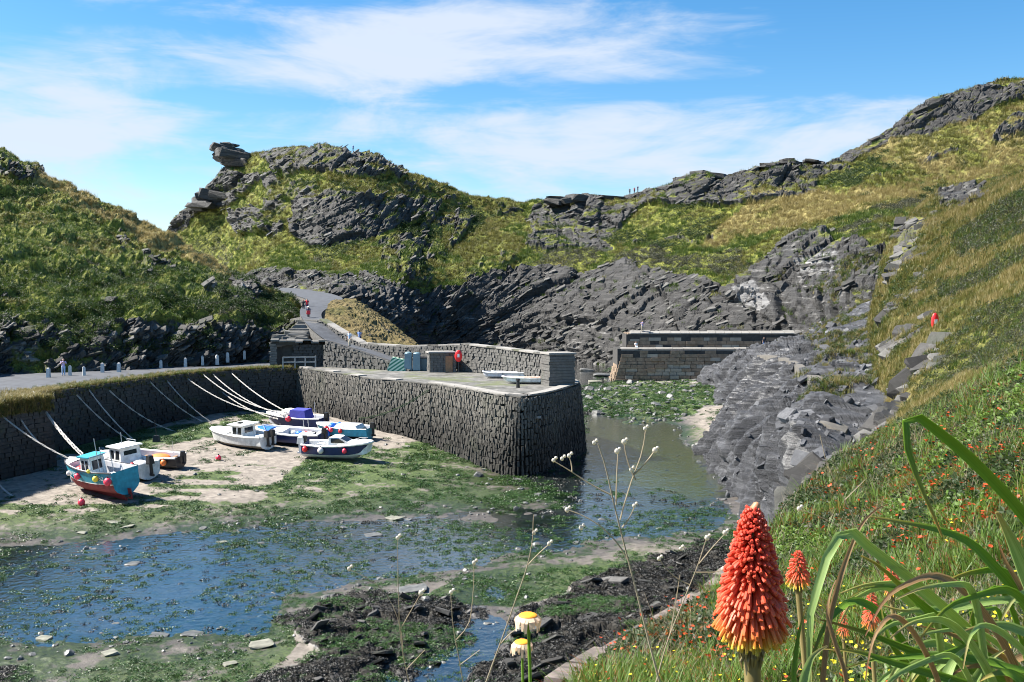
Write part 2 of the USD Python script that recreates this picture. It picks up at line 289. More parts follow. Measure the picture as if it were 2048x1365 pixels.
rock = np.full(xy.shape[:2], .10) + paint(xyw, [
    ([(250, 620), (520, 548), (600, 540), (700, 552), (790, 560), (850, 590), (900, 575), (980, 545), (1100, 535), (1200, 548), (1250, 528), (1300, 548), (1380, 566), (1450, 592), (1500, 555), (1570, 500), (1650, 470), (1780, 510), (1800, 560), (1760, 640), (1740, 800), (520, 800)], .9),
    ([(590, 390), (650, 378), (720, 382), (800, 392), (880, 398), (870, 432), (800, 447), (760, 485), (690, 492), (610, 488), (580, 450)], .72),
    ([(760, 480), (850, 440), (900, 430), (960, 440), (905, 500), (850, 575), (780, 550), (740, 500)], .52),
    ([(500, 292), (560, 290), (780, 300), (810, 350), (740, 365), (640, 345), (590, 350), (540, 335)], .72),
    ([(320, 480), (390, 390), (440, 340), (530, 350), (500, 380), (455, 415), (400, 425), (370, 470)], .74),
    ([(445, 430), (510, 412), (545, 430), (540, 470), (470, 470)], .55),
    ([(530, 350), (600, 345), (640, 370), (590, 400), (570, 470), (545, 480), (530, 420)], .42),
    ([(690, 350), (780, 350), (880, 380), (860, 400), (760, 392), (690, 380)], .3),
    ([(800, 335), (950, 385), (1090, 410), (1090, 442), (1000, 440), (880, 395)], .35),
    ([(1080, 395), (1250, 385), (1320, 388), (1260, 432), (1215, 500), (1130, 505), (1050, 490), (1060, 445)], .76),
    ([(1300, 395), (1345, 345), (1640, 310), (1730, 350), (1640, 388), (1560, 402), (1450, 415), (1300, 414)], .74),
    ([(1650, 320), (1760, 260), (1830, 205), (1920, 175), (2300, 130), (2300, 160), (2048, 195), (1960, 235), (1860, 268), (1780, 278), (1700, 325)], .8),
    ([(1690, 330), (1770, 315), (1890, 372), (1740, 380)], .42), ([(1975, 275), (2030, 230), (2100, 215), (2100, 250), (2000, 282)], .6), ([(1820, 312), (1920, 285), (1925, 302), (1850, 322)], .6),
    ([(1200, 484), (1330, 470), (1480, 462), (1480, 476), (1330, 486), (1230, 500)], .38), ([(1060, 500), (1000, 540), (900, 580), (960, 520)], .3)])
rock = np.where(inpoly(xyw, [(1640, 345), (1700, 340), (1740, 375), (1640, 380)]), .15, rock)
straw = np.full(xy.shape[:2], .22) + paint(xyw, [([(1500, 395), (1900, 370), (1880, 400), (1700, 430), (1560, 470), (1500, 480), (1380, 500), (1480, 430)], .45), ([(1700, 300), (2300, 150), (2300, 380), (1880, 380)], .3), ([(540, 330), (780, 350), (900, 400), (1050, 440), (980, 470), (820, 400)], .12)])
pale = np.full(xy.shape[:2], .08) + paint(xyw, [([(860, 640), (1240, 640), (1240, 740), (860, 740)], .22), ([(1430, 590), (1520, 510), (1600, 480), (1700, 478), (1790, 520), (1770, 600), (1720, 720), (1600, 670), (1540, 650), (1480, 640)], .20), ([(1466, 592), (1508, 575), (1565, 632), (1540, 645), (1500, 622)], .8), ([(1590, 520), (1680, 500), (1690, 540), (1600, 560)], .45), ([(1690, 660), (1720, 650), (1710, 700), (1690, 700)], .9)])
_, HEAD_Q = rock_sheet('headland', Pg, rock, straw, pale, 'headland_ground', (-.42, -.35, .84), (4.0, 1.5, .62), (1.5, .85, .4), 30, grass_amp=(1.0, .5), L=20, warp=2.0, ledge=.34)

HEAD_R, HEAD_S = LASTR[0], straw.copy()
# ---------------------------------------------------------------- left hill
lc = [-420, -150, 0, 80, 170, 250, 330, 420, 500, 560, 612]
LB = [(-420, 790, 88), (-150, 770, 92), (0, 752, 103), (80, 748, 104), (170, 745, 106), (250, 740, 109), (330, 734, 113), (420, 729, 117), (500, 724, 121), (560, 700, 128), (612, 644, 148)]
LT = [(-420, 640, 94), (-150, 645, 97), (0, 645, 108), (80, 650, 109), (170, 655, 111), (250, 642, 114), (330, 632, 118), (420, 630, 122), (500, 640, 126), (560, 655, 132), (612, 638, 149)]
LM = [(-420, 480, 115), (-150, 505, 118), (0, 520, 130), (80, 525, 131), (170, 540, 133), (250, 548, 135), (330, 555, 137), (420, 575, 139), (500, 605, 141), (560, 626, 144), (612, 632, 151)]
LU = [(-420, 300, 150), (-150, 370, 150), (0, 410, 160), (80, 430, 160), (170, 460, 160), (250, 490, 160), (330, 515, 159), (420, 550, 157), (500, 586, 154), (560, 612, 152), (612, 627, 153)]
LS = [(-420, 170, 190), (-150, 245, 188), (0, 306, 188), (40, 326, 187), (80, 352, 186), (170, 393, 183), (250, 432, 180), (330, 477, 176), (420, 525, 172), (500, 572, 167), (560, 600, 161), (612, 622, 156)]
Rl = [rowfun(x, lc) for x in (LB, LT, LM, LU, LS)]
lb1 = [p + np.array([-3, 14, -6.0]) for p in Rl[4]]; lb2 = [np.array([p[0] - 12, p[1] + 50, min(p[2] - 25, 12)]) for p in Rl[4]]
lf = [p + np.array([.4, -.3, -1.5]) for p in Rl[0]]
Pl = sheet([lf] + Rl + [lb1, lb2], 520, 320, ku=lc, kv=[-.15, 0, .8, 1.7, 2.4, 3, 3.25, 3.6])
xy = proj(Pl); fx = Pl.reshape(-1, 3)
xyw = xy + np.stack([N3(fx, 6, 41, 3), N3(fx, 6, 42, 3)], -1).reshape(xy.shape) * 16
rock = np.full(xy.shape[:2], .14) + paint(xyw, [([(-420, 600), (0, 640), (60, 650), (170, 655), (250, 648), (400, 650), (520, 660), (570, 660), (560, 760), (-420, 860)], .45), ([(120, 480), (240, 468), (285, 500), (200, 512)], .32), ([(280, 520), (350, 528), (375, 572), (300, 562)], .3),
    ([(-100, 520), (100, 500), (250, 560), (310, 620), (200, 625), (0, 600)], .12), ([(455, 560), (500, 570), (510, 600), (460, 600)], .8), ([(-200, 230), (0, 295), (40, 312), (85, 350), (70, 362), (0, 345), (-200, 300)], .4), ([(400, 590), (480, 600), (520, 620), (470, 640)], .35)])
straw = np.full(xy.shape[:2], .16) + paint(xyw, [([(60, 350), (80, 350), (330, 470), (500, 566), (560, 598), (500, 590), (330, 500), (170, 425)], .65), ([(250, 560), (450, 620), (440, 630), (250, 590)], .3)])
pale = np.full(xy.shape[:2], .06) + paint(xyw, [([(462, 560), (500, 570), (505, 600), (465, 598)], .75), ([(30, 700), (80, 690), (90, 730), (20, 735)], .4)])
_, LEFT_Q = rock_sheet('left_hill', Pl, rock, straw, pale, 'left_hill_ground', (-.25, -.5, .8), (2.6, 1.1, .5), (1.1, .65, .28), 60, grass_amp=(2.3, .75), L=10, warp=1.4, ledge=.4)

LEFT_R, LEFT_S = LASTR[0], straw.copy()
# ---------------------------------------------------------------- right bank: from under the camera up to the right-hand hill
def E(px, py, d): return tuple(W(px, py, d))
NR = [[(-2.5, .2, 11.3), (-1, .2, 11.8), (0, .2, 12.0), (1.2, .2, 12.3), (4, .2, 13.0)],
      [(-1.2, 3, 10.9), (.2, 3, 11.4), (1, 3, 11.8), (1.7, 3, 12.2), (4, 3, 13.0)],
      [(0, 6, 10.5), (1.2, 6, 10.9), (2.2, 6, 11.4), (3.2, 6, 12.0), (6.5, 6, 13.4)],
      [E(1180, 1365, 9), (2.2, 9, 10.55), (3.5, 9, 11.2), (4.6, 9, 12.0), (9, 9, 13.9)],
      [E(1440, 1190, 14), (4.5, 14, 10.0), (5.8, 14, 10.8), (7.2, 14, 11.8), (13, 14, 14.2)],
      [E(1640, 960, 32), (12, 32, 9.0), (14, 32, 10.2), (16.4, 32, 11.6), (26, 32, 16)],
      [E(1790, 850, 48), (20.5, 48, 9), (22.5, 48, 10.8), (24.6, 48, 12.9), (38, 48, 20)],
      [E(1830, 765, 60), (26.5, 60, 10.6), (29, 60, 12.7), (31, 60, 14.8), (46, 60, 24)],
      [E(1790, 700, 80), (34, 80, 12.6), (38, 80, 15.8), (41, 80, 18.4), (60, 80, 30)],
      [E(1790, 560, 110), (46.5, 110, 19), (51, 110, 22.4), (56, 110, 26.2), (80, 110, 38)],
      [E(1800, 470, 130), (56, 130, 25.2), (61, 130, 27.6), (66.5, 130, 30), (95, 130, 42)],
      [E(1880, 385, 150), (68, 150, 30.6), (72, 150, 31.4), (77, 150, 32.3), (110, 150, 45)],
      [(75, 182, 20), (80, 182, 22), (85, 182, 24), (90, 182, 25), (120, 182, 40)]]
feet = [(-1.2, 0, 9.0), (-1.0, 0, 9.5), (-.9, 0, 9.5), (-.9, -.3, 9.5), (-1.0, -.3, 9.2), (-1.6, -.6, 8.0), (-2, -1, 7.2), (-3, -1, 8), (-4, -1, 8), (-4, -1, 12), (-4, -1, 15), (-4, -2, 18), (-4, 0, 18)]
rows = [[(np.array(r[0]) + np.array([f[0], f[1], -f[2] - .6]))] + [np.array(q) for q in r] for r, f in zip(NR, feet)]
dist = np.array([.2, 3, 6, 9, 14, 32, 48, 60, 80, 110, 130, 150, 182]); kv = np.log(dist + 3)
Pn = sheet(rows, 300, 620, ku=[0, .8, 1.8, 2.6, 3.3, 4.2], kv=kv)
xy = proj(Pn); fx = Pn.reshape(-1, 3); far_ = Pn[..., 1]
amp_w = np.clip(far_ / 60, .1, 1)
xyw = xy + np.stack([N3(fx, 5, 81, 3), N3(fx, 5, 82, 3)], -1).reshape(xy.shape) * 14
rock = np.full(xy.shape[:2], .06) + paint(xyw, [([(1740, 560), (1800, 540), (1810, 640), (1860, 680), (1800, 760), (1760, 900), (1700, 900), (1700, 640)], .30), ([(1780, 450), (1850, 440), (1830, 520), (1790, 560)], .42), ([(1870, 385), (1980, 372), (1960, 410), (1880, 420)], .8), ([(1880, 690), (1990, 650), (1990, 670), (1900, 720)], .3)])
edge_ = np.linspace(0, 4.2, 300)[None, :] + 0 * xy[..., 0]
rock = np.where((edge_ < .72), np.where(far_ > 55, .22, .85), rock)
heath = paint(xyw, [([(1900, 480), (2048, 380), (2300, 300), (2300, 380), (2048, 480), (1920, 520)], -.4), ([(1880, 580), (2048, 500), (2300, 400), (2300, 440), (2048, 540), (1900, 610)], -.4), ([(1950, 640), (2100, 570), (2300, 520), (2300, 640), (2048, 700), (1850, 790), (1830, 790)], -.4)])
straw = .42 + heath
pale = np.full(xy.shape[:2], .05) + paint(xyw, [([(1740, 640), (1800, 640), (1790, 720), (1720, 740)], .35)])
def slope_disp():
    p = Pn.reshape(-1, 3); n = gnormals(Pn).reshape(-1, 3); n *= np.sign(n[:, 2:3] + 1e-9) * 0 + 1
    if n[:, 2].mean() < 0: n = -n
    aw = amp_w.ravel()
    rk = np.clip(blur(rock, 2).ravel() + .25 * N3(p, 4, 85, 3), 0, 1); rw = sst(rk, .34, .62)
    d = strata(p, (-.4, -.3, .85), 2.4, .9, 86, L=5, warp=1) + strata(p, (-.4, -.3, .85), .9, .4, 87, L=2, warp=.4)
    g = aw * (.7 * N3(p, 6, 88, 3) + .25 * N3(p, 1.1, 89, 3)) + .05 * N3(p, .5, 90, 2)
    q = p + n * (rw * aw * d + (1 - rw) * g)[:, None]
    o = obj('right_bank', (q, gfaces(620, 300)), 'slope_ground', kind='structure')
    colmask(o, np.stack([rk, np.clip(blur(straw, 3).ravel(), 0, 1), np.clip(pale.ravel(), 0, 1)], 1))
    return q.reshape(620, 300, 3)
Qn = slope_disp(); BANK_R, BANK_S = rock.copy(), straw.copy()

# ---------------------------------------------------------------- slate rocks by the water on the right
QR = [[E(1500, 1075, 57), E(1560, 1050, 53), E(1630, 990, 44), E(1690, 960, 38)],
      [E(1510, 990, 70), E(1560, 960, 65), E(1630, 925, 57), E(1730, 905, 50)],
      [E(1468, 930, 83), E(1540, 885, 79), E(1640, 860, 71), E(1780, 850, 58)],
      [E(1462, 880, 97), E(1540, 830, 94), E(1640, 800, 86), E(1800, 790, 68)],
      [E(1490, 832, 117), E(1570, 765, 113), E(1660, 740, 104), E(1800, 720, 82)],
      [E(1432, 772, 152), E(1520, 727, 149), E(1640, 700, 138), E(1780, 640, 118)],
      [E(1420, 752, 176), E(1550, 716, 172), E(1650, 676, 166), E(1760, 580, 158)]]
qrows = [[np.array(r[0]) + np.array([-1.2, -.4, -2.2])] + [np.array(q) for q in r] for r in QR]
Pq = sheet(qrows, 280, 560, ku=[-.5, 0, 1, 2, 3], kv=[0, 1, 2, 3, 4, 5.2, 6])
xy = proj(Pq); fx = Pq.reshape(-1, 3); xyw = xy + np.stack([N3(fx, 4, 101, 3), N3(fx, 4, 102, 3)], -1).reshape(xy.shape) * 12
rock = np.full(xy.shape[:2], 1.0)
pale = np.full(xy.shape[:2], .12) + paint(xyw, [([(1530, 740), (1600, 720), (1580, 800), (1500, 850), (1480, 850)], .3), ([(1640, 900), (1660, 960), (1620, 980)], .5)])
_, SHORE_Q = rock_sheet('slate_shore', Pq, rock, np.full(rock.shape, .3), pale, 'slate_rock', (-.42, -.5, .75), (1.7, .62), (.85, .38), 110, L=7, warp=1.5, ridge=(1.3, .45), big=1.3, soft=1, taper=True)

# ---------------------------------------------------------------- harbour bed at low tide
cols = np.linspace(-260, 1760, 820); rowd = np.exp(np.linspace(np.log(27.5), np.log(300), 470))
X = (cols[None, :] - 1024) / F * rowd[:, None]; Y = np.repeat(rowd[:, None], len(cols), 1)
B0 = np.stack([X, Y, np.zeros_like(X)], -1); bxy = proj(B0)
ctl = [(-200, 1010, .5), (0, 1000, .55), (150, 1010, .5), (300, 1010, .45), (0, 960, .9), (200, 930, .9), (480, 900, 1.0), (560, 860, 1.35), (600, 815, 1.7), (450, 838, 1.7), (330, 868, 1.3), (300, 830, 1.6), (750, 851, 1.5), (810, 871, 1.1), (873, 892, .6), (926, 921, .25), (967, 936, .08), (1043, 958, -.05), (100, 930, 1.0), (700, 845, 1.5), (600, 960, .5), (750, 880, 1.0), (860, 915, .4), (700, 1000, .24), (900, 970, .25), (1000, 985, .12), (1100, 1000, .05), (0, 1050, .22), (300, 1045, .2), (600, 1025, .14), (850, 1020, .05), (1160, 990, -.1),
       (0, 1110, -.02), (300, 1090, -.10), (600, 1070, -.10), (900, 1070, -.05), (1200, 1060, -.06), (1400, 1060, -.06), (0, 1200, -.05), (300, 1160, -.16), (600, 1150, -.13), (800, 1120, -.14), (1050, 1095, -.1), (0, 1260, .0), (250, 1260, .0), (500, 1215, -.06), (0, 1340, .13), (250, 1330, .13), (450, 1300, .08), (540, 1260, .03), (300, 1400, .2),
       (600, 1235, .26), (700, 1220, .32), (800, 1200, .22), (900, 1165, .12), (1050, 1120, .14), (1250, 1095, .16), (1400, 1085, .2), (1000, 1190, -.04), (900, 1270, .2), (750, 1300, .34), (620, 1340, .3), (990, 1265, -.16), (940, 1320, -.18), (850, 1360, -.15), (1060, 1240, .25), (1150, 1220, .5), (1280, 1200, .6), (1400, 1150, .55), (1100, 1320, .6), (1250, 1300, .8), (1330, 1230, .75),
       (1250, 1000, -.18), (1400, 1010, -.16), (1300, 940, -.24), (1200, 900, -.26), (1400, 920, -.22), (1350, 870, -.2), (1190, 850, -.2), (1250, 840, -.02), (1300, 845, -.05), (1360, 875, .0), (1420, 900, .15), (1420, 865, .55), (1470, 860, 1.0), (1380, 840, .2), (1300, 810, .28), (1400, 800, .6), (1230, 800, .12), (1180, 800, -.02), (1300, 775, .45), (1420, 770, 1.0), (1230, 770, .2), (1190, 770, -.2), (1180, 745, -.6), (1230, 745, -.1), (1000, 740, -.6), (900, 730, -.6), (1100, 730, -.8), (1050, 800, -.8), (900, 790, -.3)]
ct = np.array(ctl, float); mid_band = (ct[:, 1] > 1040) & (ct[:, 1] < 1265) & (ct[:, 2] < .05) & (ct[:, 0] < 1450); ct[mid_band, 2] -= .055; ctl = [tuple(c) for c in ct]; cq = proj(np.array([[*G(a, b, e)[:2], 0] for a, b, e in ctl]))
cp = np.stack([cq[:, 0] / 14, cq[:, 1] / 6], 1)
rbf = RBFInterpolator(cp, ct[:, 2], kernel='linear', neighbors=24, smoothing=.02)
elev = rbf(np.stack([np.clip(bxy[..., 0], -260, 1760) / 14, np.clip(bxy[..., 1], 690, 1420) / 6], -1).reshape(-1, 2)).reshape(X.shape)
elev = blur(elev, 3)
bxy = proj(np.stack([X, Y, elev], -1))
b2 = B0.reshape(-1, 3)
nz = lambda sc, s, o=3: N3(b2 * np.array([1, 1, 1]), sc, s, o).reshape(X.shape)
bw = bxy + np.stack([nz(3.5, 201, 4), nz(3.5, 202, 4) * .45], -1) * 34
reef = blur(paint(bw, [([(540, 1245), (640, 1205), (760, 1195), (900, 1190), (930, 1230), (960, 1270), (900, 1320), (800, 1380), (400, 1420), (480, 1365), (640, 1310)], 1), ([(1010, 1290), (1060, 1220), (1150, 1165), (1300, 1120), (1440, 1070), (1560, 1010), (1640, 980), (1640, 1420), (880, 1420)], 1), ([(-50, 1345), (60, 1330), (120, 1420), (-60, 1420)], .7), ([(820, 1190), (960, 1215), (980, 1240), (900, 1225)], .8)]), 2)
algae = blur(paint(bw, [([(1165, 775), (1300, 765), (1430, 765), (1500, 790), (1440, 810), (1360, 840), (1290, 848), (1165, 830)], 1)]), 3)
weed = blur(paint(bw, [([(-300, 1030), (100, 1028), (350, 1020), (520, 990), (600, 925), (700, 900), (900, 880), (1020, 955), (1180, 990), (1100, 1025), (800, 1030), (560, 1050), (300, 1085), (100, 1095), (-300, 1100)], .62), ([(-300, 1250), (200, 1250), (480, 1225), (600, 1225), (560, 1320), (400, 1420), (-300, 1420)], .6), ([(840, 1190), (950, 1140), (1200, 1100), (1420, 1075), (1450, 1100), (1300, 1130), (1150, 1160), (1050, 1215), (900, 1215)], .85),
    ([(100, 870), (350, 850), (440, 850), (520, 830), (590, 805), (640, 815), (560, 840), (450, 862), (330, 890), (120, 920)], .75), ([(700, 815), (860, 800), (900, 870), (760, 850)], .5), ([(-300, 1090), (1500, 1020), (1500, 1100), (900, 1150), (500, 1240), (-300, 1300)], .42), ([(640, 1210), (700, 1225), (840, 1300), (760, 1330), (600, 1330)], .2)]), 3)
sandy = paint(bw, [([(360, 985), (560, 900), (640, 960), (820, 965), (840, 985), (600, 995), (330, 1005)], -.0)])
flat = 1 - np.clip(reef + algae, 0, 1)
# pools and runnels left by the tide, tussocks of weed, ribs of rock
fine = .055 * nz(1.1, 203, 4) + .07 * nz(3.6, 204, 3)
ribs = strata(b2, (-.35, .8, .5), .85, .22, 210, L=2.6, warp=1.4, ws=6).reshape(X.shape) + .12 * nz(.5, 211, 3)
cob = .34 * np.clip(nz(2.0, 220, 3) + .15, 0, 1) + .16 * nz(.7, 221, 3)
far_off = sst(Y, 60, 120)
Bz = elev + flat * fine * (1 - .4 * far_off) + reef * (ribs + .13 * nz(2.2, 212, 3)) + algae * cob * 1.5
lump = np.clip(nz(.42, 230, 2) - .1, 0, 1) * .10
Bz += lump * np.clip(weed + reef, 0, 1) * (1 - far_off)
Bv = np.stack([X, Y, Bz], -1)
strk = N3(b2 * np.array([.35, 1, 1]), 1.3, 250, 4).reshape(X.shape)
zone_ = blur(paint(bw, [([(-300, 1000), (200, 1000), (350, 960), (640, 930), (860, 960), (900, 1000), (500, 1020), (-300, 1040)], 1.0), ([(330, 940), (440, 925), (640, 935), (700, 960), (400, 985), (330, 970)], .9)]), 4)
pool = blur(paint(bxy, [([(1175, 835), (1310, 838), (1400, 850), (1480, 900), (1520, 980), (1400, 1000), (1290, 975), (1175, 960)], 1)]), 6)
wm = np.clip(weed + .95 * algae + .38 * nz(1.6, 240, 4) + .25 * nz(.5, 241, 3) * (weed > .1), 0, 1)
dm = np.clip(reef * 1.0 + .45 * nz(1.1, 242, 4) * (reef > .05) - .08 * (reef > .05) + .3 * np.clip(nz(1.5, 243, 4) - .45, 0, 1) * 3, 0, 1)
wm = np.clip(wm + zone_ * .75 * sst(strk, .02, .3) + pool * .45, 0, 1)
deep = sst(-Bz, .2, .45)
BED = obj('harbour_bed', (Bv.reshape(-1, 3), gfaces(*X.shape, flip=False)), None, kind='structure') if False else None
n = {'m': ('attribute', {'attribute': 'mask'}), 'sp': ('separate_color', {'color_type': 'rgb'}), 'g': ('geometry', {}),
     'n1': ('noise_texture', {'scale': 1.6, 'detail': 8.0, 'roughness': .7}), 'n2': ('noise_texture', {'scale': 5.0, 'detail': 8.0, 'roughness': .82}),
     'n0': ('noise_texture', {'scale': .35, 'detail': 4.0, 'roughness': .6}),
     'sand': ('rgb_ramp', {'ramp': [(.28, (.075, .066, .056)), (.46, (.165, .143, .12)), (.6, (.235, .205, .172)), (.75, (.33, .30, .265))]}),
     'weed': ('rgb_ramp', {'ramp': [(.30, (.010, .018, .006)), (.45, (.033, .052, .014)), (.56, (.07, .105, .024)), (.72, (.17, .215, .05))]}),
     'dark': ('rgb_ramp', {'ramp': [(.3, (.008, .007, .006)), (.5, (.026, .023, .018)), (.68, (.06, .055, .045)), (.8, (.13, .125, .12))]}),
     'slab': ('rgb_ramp', {'ramp': [(.3, (.09, .09, .095)), (.5, (.2, .2, .205)), (.7, (.34, .335, .33))]}),
     'wa': ('math', {'math_type': 'multiply_add', 'value2': 1.3, 'value3': -.65}), 'wb': ('math', {'math_type': 'add'}), 'ws': ('map_range', {'range_type': 'smoothstep', 'from_min': .34, 'from_max': .56, 'clamp': True}),
     'db': ('math', {'math_type': 'add'}), 'ds': ('map_range', {'range_type': 'smoothstep', 'from_min': .38, 'from_max': .52, 'clamp': True}),
     'mx1': ('mix', {}), 'mx2': ('mix', {}), 'mx3': ('mix', {}), 'b': ('bump', {'strength': .8, 'distance': .05}), 'bh': ('math', {'math_type': 'add'}),
     'sx': ('separate_xyz', {}), 'wet': ('map_range', {'range_type': 'smoothstep', 'from_min': .03, 'from_max': .35, 'to_min': .38, 'to_max': .92, 'clamp': True}),
     'wetc': ('map_range', {'range_type': 'smoothstep', 'from_min': -.02, 'from_max': .5, 'to_min': .42, 'to_max': 1.0, 'clamp': True}), 'mw': ('mix', {'mix_type': 'multiply', 'fac': 1.0}), 'cc': ('combine_color', {'color_type': 'rgb'}),
     'p': ('principled_bsdf', {'specular_ior_level': .4})}
L = [('m.color', 'sp.color'), ('g.position', 'n0.vector'), ('g.position', 'n1.vector'), ('g.position', 'n2.vector'), ('g.position', 'sx.vector'), ('n1.fac', 'sand.fac'), ('n2.fac', 'weed.fac'), ('n2.fac', 'dark.fac'), ('n1.fac', 'slab.fac'),
     ('n1.fac', 'wa.value1'), ('wa.value', 'wb.value1'), ('sp.r', 'wb.value2'), ('wb.value', 'ws.value'), ('wa.value', 'db.value1'), ('sp.g', 'db.value2'), ('db.value', 'ds.value'),
     ('sand.color', 'mx1.color1'), ('slab.color', 'mx1.color2'), ('sp.b', 'mx1.fac'), ('mx1.color', 'mx2.color1'), ('weed.color', 'mx2.color2'), ('ws.result', 'mx2.fac'), ('mx2.color', 'mx3.color1'), ('dark.color', 'mx3.color2'), ('ds.result', 'mx3.fac'),
     ('sx.z', 'wet.value'), ('wet.result', 'p.roughness'), ('sx.z', 'wetc.value'), ('wetc.result', 'cc.r'), ('wetc.result', 'cc.g'), ('wetc.result', 'cc.b'), ('mx3.color', 'mw.color1'), ('cc.color', 'mw.color2'), ('mw.color', 'p.base_color'),
     ('n1.fac', 'bh.value1'), ('n2.fac', 'bh.value2'), ('bh.value', 'b.height'), ('b.normal', 'p.normal')]
n['pa'] = ('attribute', {'attribute': 'pool_floor'}); n['ps'] = ('separate_color', {'color_type': 'rgb'}); n['pr'] = ('rgb_ramp', {'ramp': [(.3, (.07, .06, .008)), (.6, (.20, .165, .03)), (.75, (.3, .26, .08))]}); n['pm'] = ('mix', {})
L = [x for x in L if x != ('mw.color', 'p.base_color')] + [('pa.color', 'ps.color'), ('n1.fac', 'pr.fac'), ('pr.color', 'pm.color2'), ('ps.r', 'pm.fac'), ('mw.color', 'pm.color1'), ('pm.color', 'p.base_color')]
mat('tidal_mud', n, L)
BED = obj('harbour_bed', (Bv.reshape(-1, 3), gfaces(*X.shape)), 'tidal_mud', kind='structure')
slabm = np.clip(reef * 1.2 + algae * .8, 0, 1)
colmask(BED, np.stack([wm.ravel(), dm.ravel(), slabm.ravel()], 1))
colmask(BED, np.repeat((pool * .9 * sst(-Bz, .0, .06)).ravel()[:, None], 3, 1), 'pool_floor')
from scipy.interpolate import RegularGridInterpolator
_bi = RegularGridInterpolator((np.log(rowd), cols), Bz, bounds_error=False, fill_value=None)
def bedz(x, y): return float(_bi([[math.log(max(y, 28)), x / y * F + 1024]])[0])
def bed_at(px, py):
    p = G(px, py, 0)
    for _ in range(6): p = G(px, py, bedz(p[0], p[1]))
    return p

# shallow water left by the tide and the sea behind, one level sheet
n = {'g': ('geometry', {}), 'mp': ('mapping', {'scale': (1, 1, 1)}), 'n': ('noise_texture', {'scale': 2.6, 'detail': 3.0, 'roughness': .55}), 'n2': ('noise_texture', {'scale': .5, 'detail': 2.0}), 'ad': ('math', {'math_type': 'add'}),
     'b': ('bump', {'strength': .42, 'distance': .06}), 'fr': ('fresnel', {'IOR': 1.33}), 'fm': ('math', {'math_type': 'multiply_add', 'value2': 1.4, 'value3': 0.08, 'use_clamp': True}), 't': ('transparent_bsdf', {'color': (.50, .62, .66)}), 'gl': ('glossy_bsdf', {'roughness': .03, 'color': (1, 1, 1)}), 'mx': ('mix_closure', {})}
L = [('g.position', 'n.vector'), ('g.position', 'n2.vector'), ('n.fac', 'ad.value1'), ('n2.fac', 'ad.value2'), ('ad.value', 'b.height'), ('b.normal', 'gl.normal'), ('b.normal', 'fr.normal'), ('fr.fac', 'fm.value1'), ('fm.value', 'mx.fac'), ('t.BSDF', 'mx.closure1'), ('gl.BSDF', 'mx.closure2')]
mat('tide_water', n, L, surface='mx.closure')
obj('water', (np.array([[-3000, 12, 0], [3000, 12, 0], [3000, 9000, 0], [-3000, 9000, 0]], float), np.array([[0, 1, 2, 3]])), 'tide_water', kind='structure')
simple('sea_floor', (.03, .045, .045), .9)
obj('sea_bed', (np.array([[-3000, 8, -2.5], [3000, 8, -2.5], [3000, 9000, -2.5], [-3000, 9000, -2.5]], float), np.array([[0, 1, 2, 3]])), 'sea_floor', kind='structure')

# ---------------------------------------------------------------- stone walls
def stone_mat(name, ramp, zlo, zhi, low=.35, tint=(1, 1, 1), nscale=3.0, green=0.0, inst=False):
    n = {'g': ('geometry', {}), 'sx': ('separate_xyz', {}), 'n': ('noise_texture', {'scale': nscale, 'detail': 6.0, 'roughness': .7}), 'n2': ('noise_texture', {'scale': .35, 'detail': 4.0, 'roughness': .65}),
         'rr': ('math', {'math_type': 'multiply_add', 'value2': .62, 'value3': .0}), 'ra': ('math', {'math_type': 'multiply_add', 'value2': .5}),
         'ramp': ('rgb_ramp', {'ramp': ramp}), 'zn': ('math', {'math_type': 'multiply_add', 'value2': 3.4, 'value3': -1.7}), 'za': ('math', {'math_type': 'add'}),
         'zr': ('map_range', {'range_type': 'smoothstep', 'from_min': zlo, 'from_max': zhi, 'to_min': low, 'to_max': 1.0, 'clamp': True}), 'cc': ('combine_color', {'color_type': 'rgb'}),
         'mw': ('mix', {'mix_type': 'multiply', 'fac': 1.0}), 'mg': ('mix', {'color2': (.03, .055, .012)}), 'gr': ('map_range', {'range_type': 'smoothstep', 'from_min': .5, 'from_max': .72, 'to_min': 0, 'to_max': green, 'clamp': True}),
         'b': ('bump', {'strength': .8, 'distance': .06}), 'p': ('principled_bsdf', {'roughness': .85, 'specular_ior_level': .3})}
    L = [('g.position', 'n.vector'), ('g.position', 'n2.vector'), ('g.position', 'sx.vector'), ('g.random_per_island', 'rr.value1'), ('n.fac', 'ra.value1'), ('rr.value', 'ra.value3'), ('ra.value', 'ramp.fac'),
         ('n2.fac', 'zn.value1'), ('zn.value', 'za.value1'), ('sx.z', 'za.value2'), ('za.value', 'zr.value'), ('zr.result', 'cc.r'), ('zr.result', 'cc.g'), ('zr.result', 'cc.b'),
         ('ramp.color', 'mw.color1'), ('cc.color', 'mw.color2'), ('n2.fac', 'gr.value'), ('gr.result', 'mg.fac'), ('mw.color', 'mg.color1'), ('mg.color', 'p.base_color'), ('n.fac', 'b.height'), ('b.normal', 'p.normal')]
    if inst:
        n['oi'] = ('object_info', {}); L = [(('oi.random' if a == 'g.random_per_island' else a), b) for a, b in L]; n['ra'][1]['value2'] = .75; n['rr'][1]['value2'] = .5; n['rr'][1]['value3'] = -.06; n['n'][1]['roughness'] = .8; n['n'][1]['detail'] = 9.0
    mat(name, n, L)
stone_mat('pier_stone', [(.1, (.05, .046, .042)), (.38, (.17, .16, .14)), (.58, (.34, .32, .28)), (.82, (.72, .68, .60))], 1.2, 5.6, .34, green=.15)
stone_mat('quay_stone', [(.1, (.025, .025, .025)), (.5, (.07, .068, .065)), (.9, (.17, .165, .155))], 1.0, 5.5, .4, green=.35)
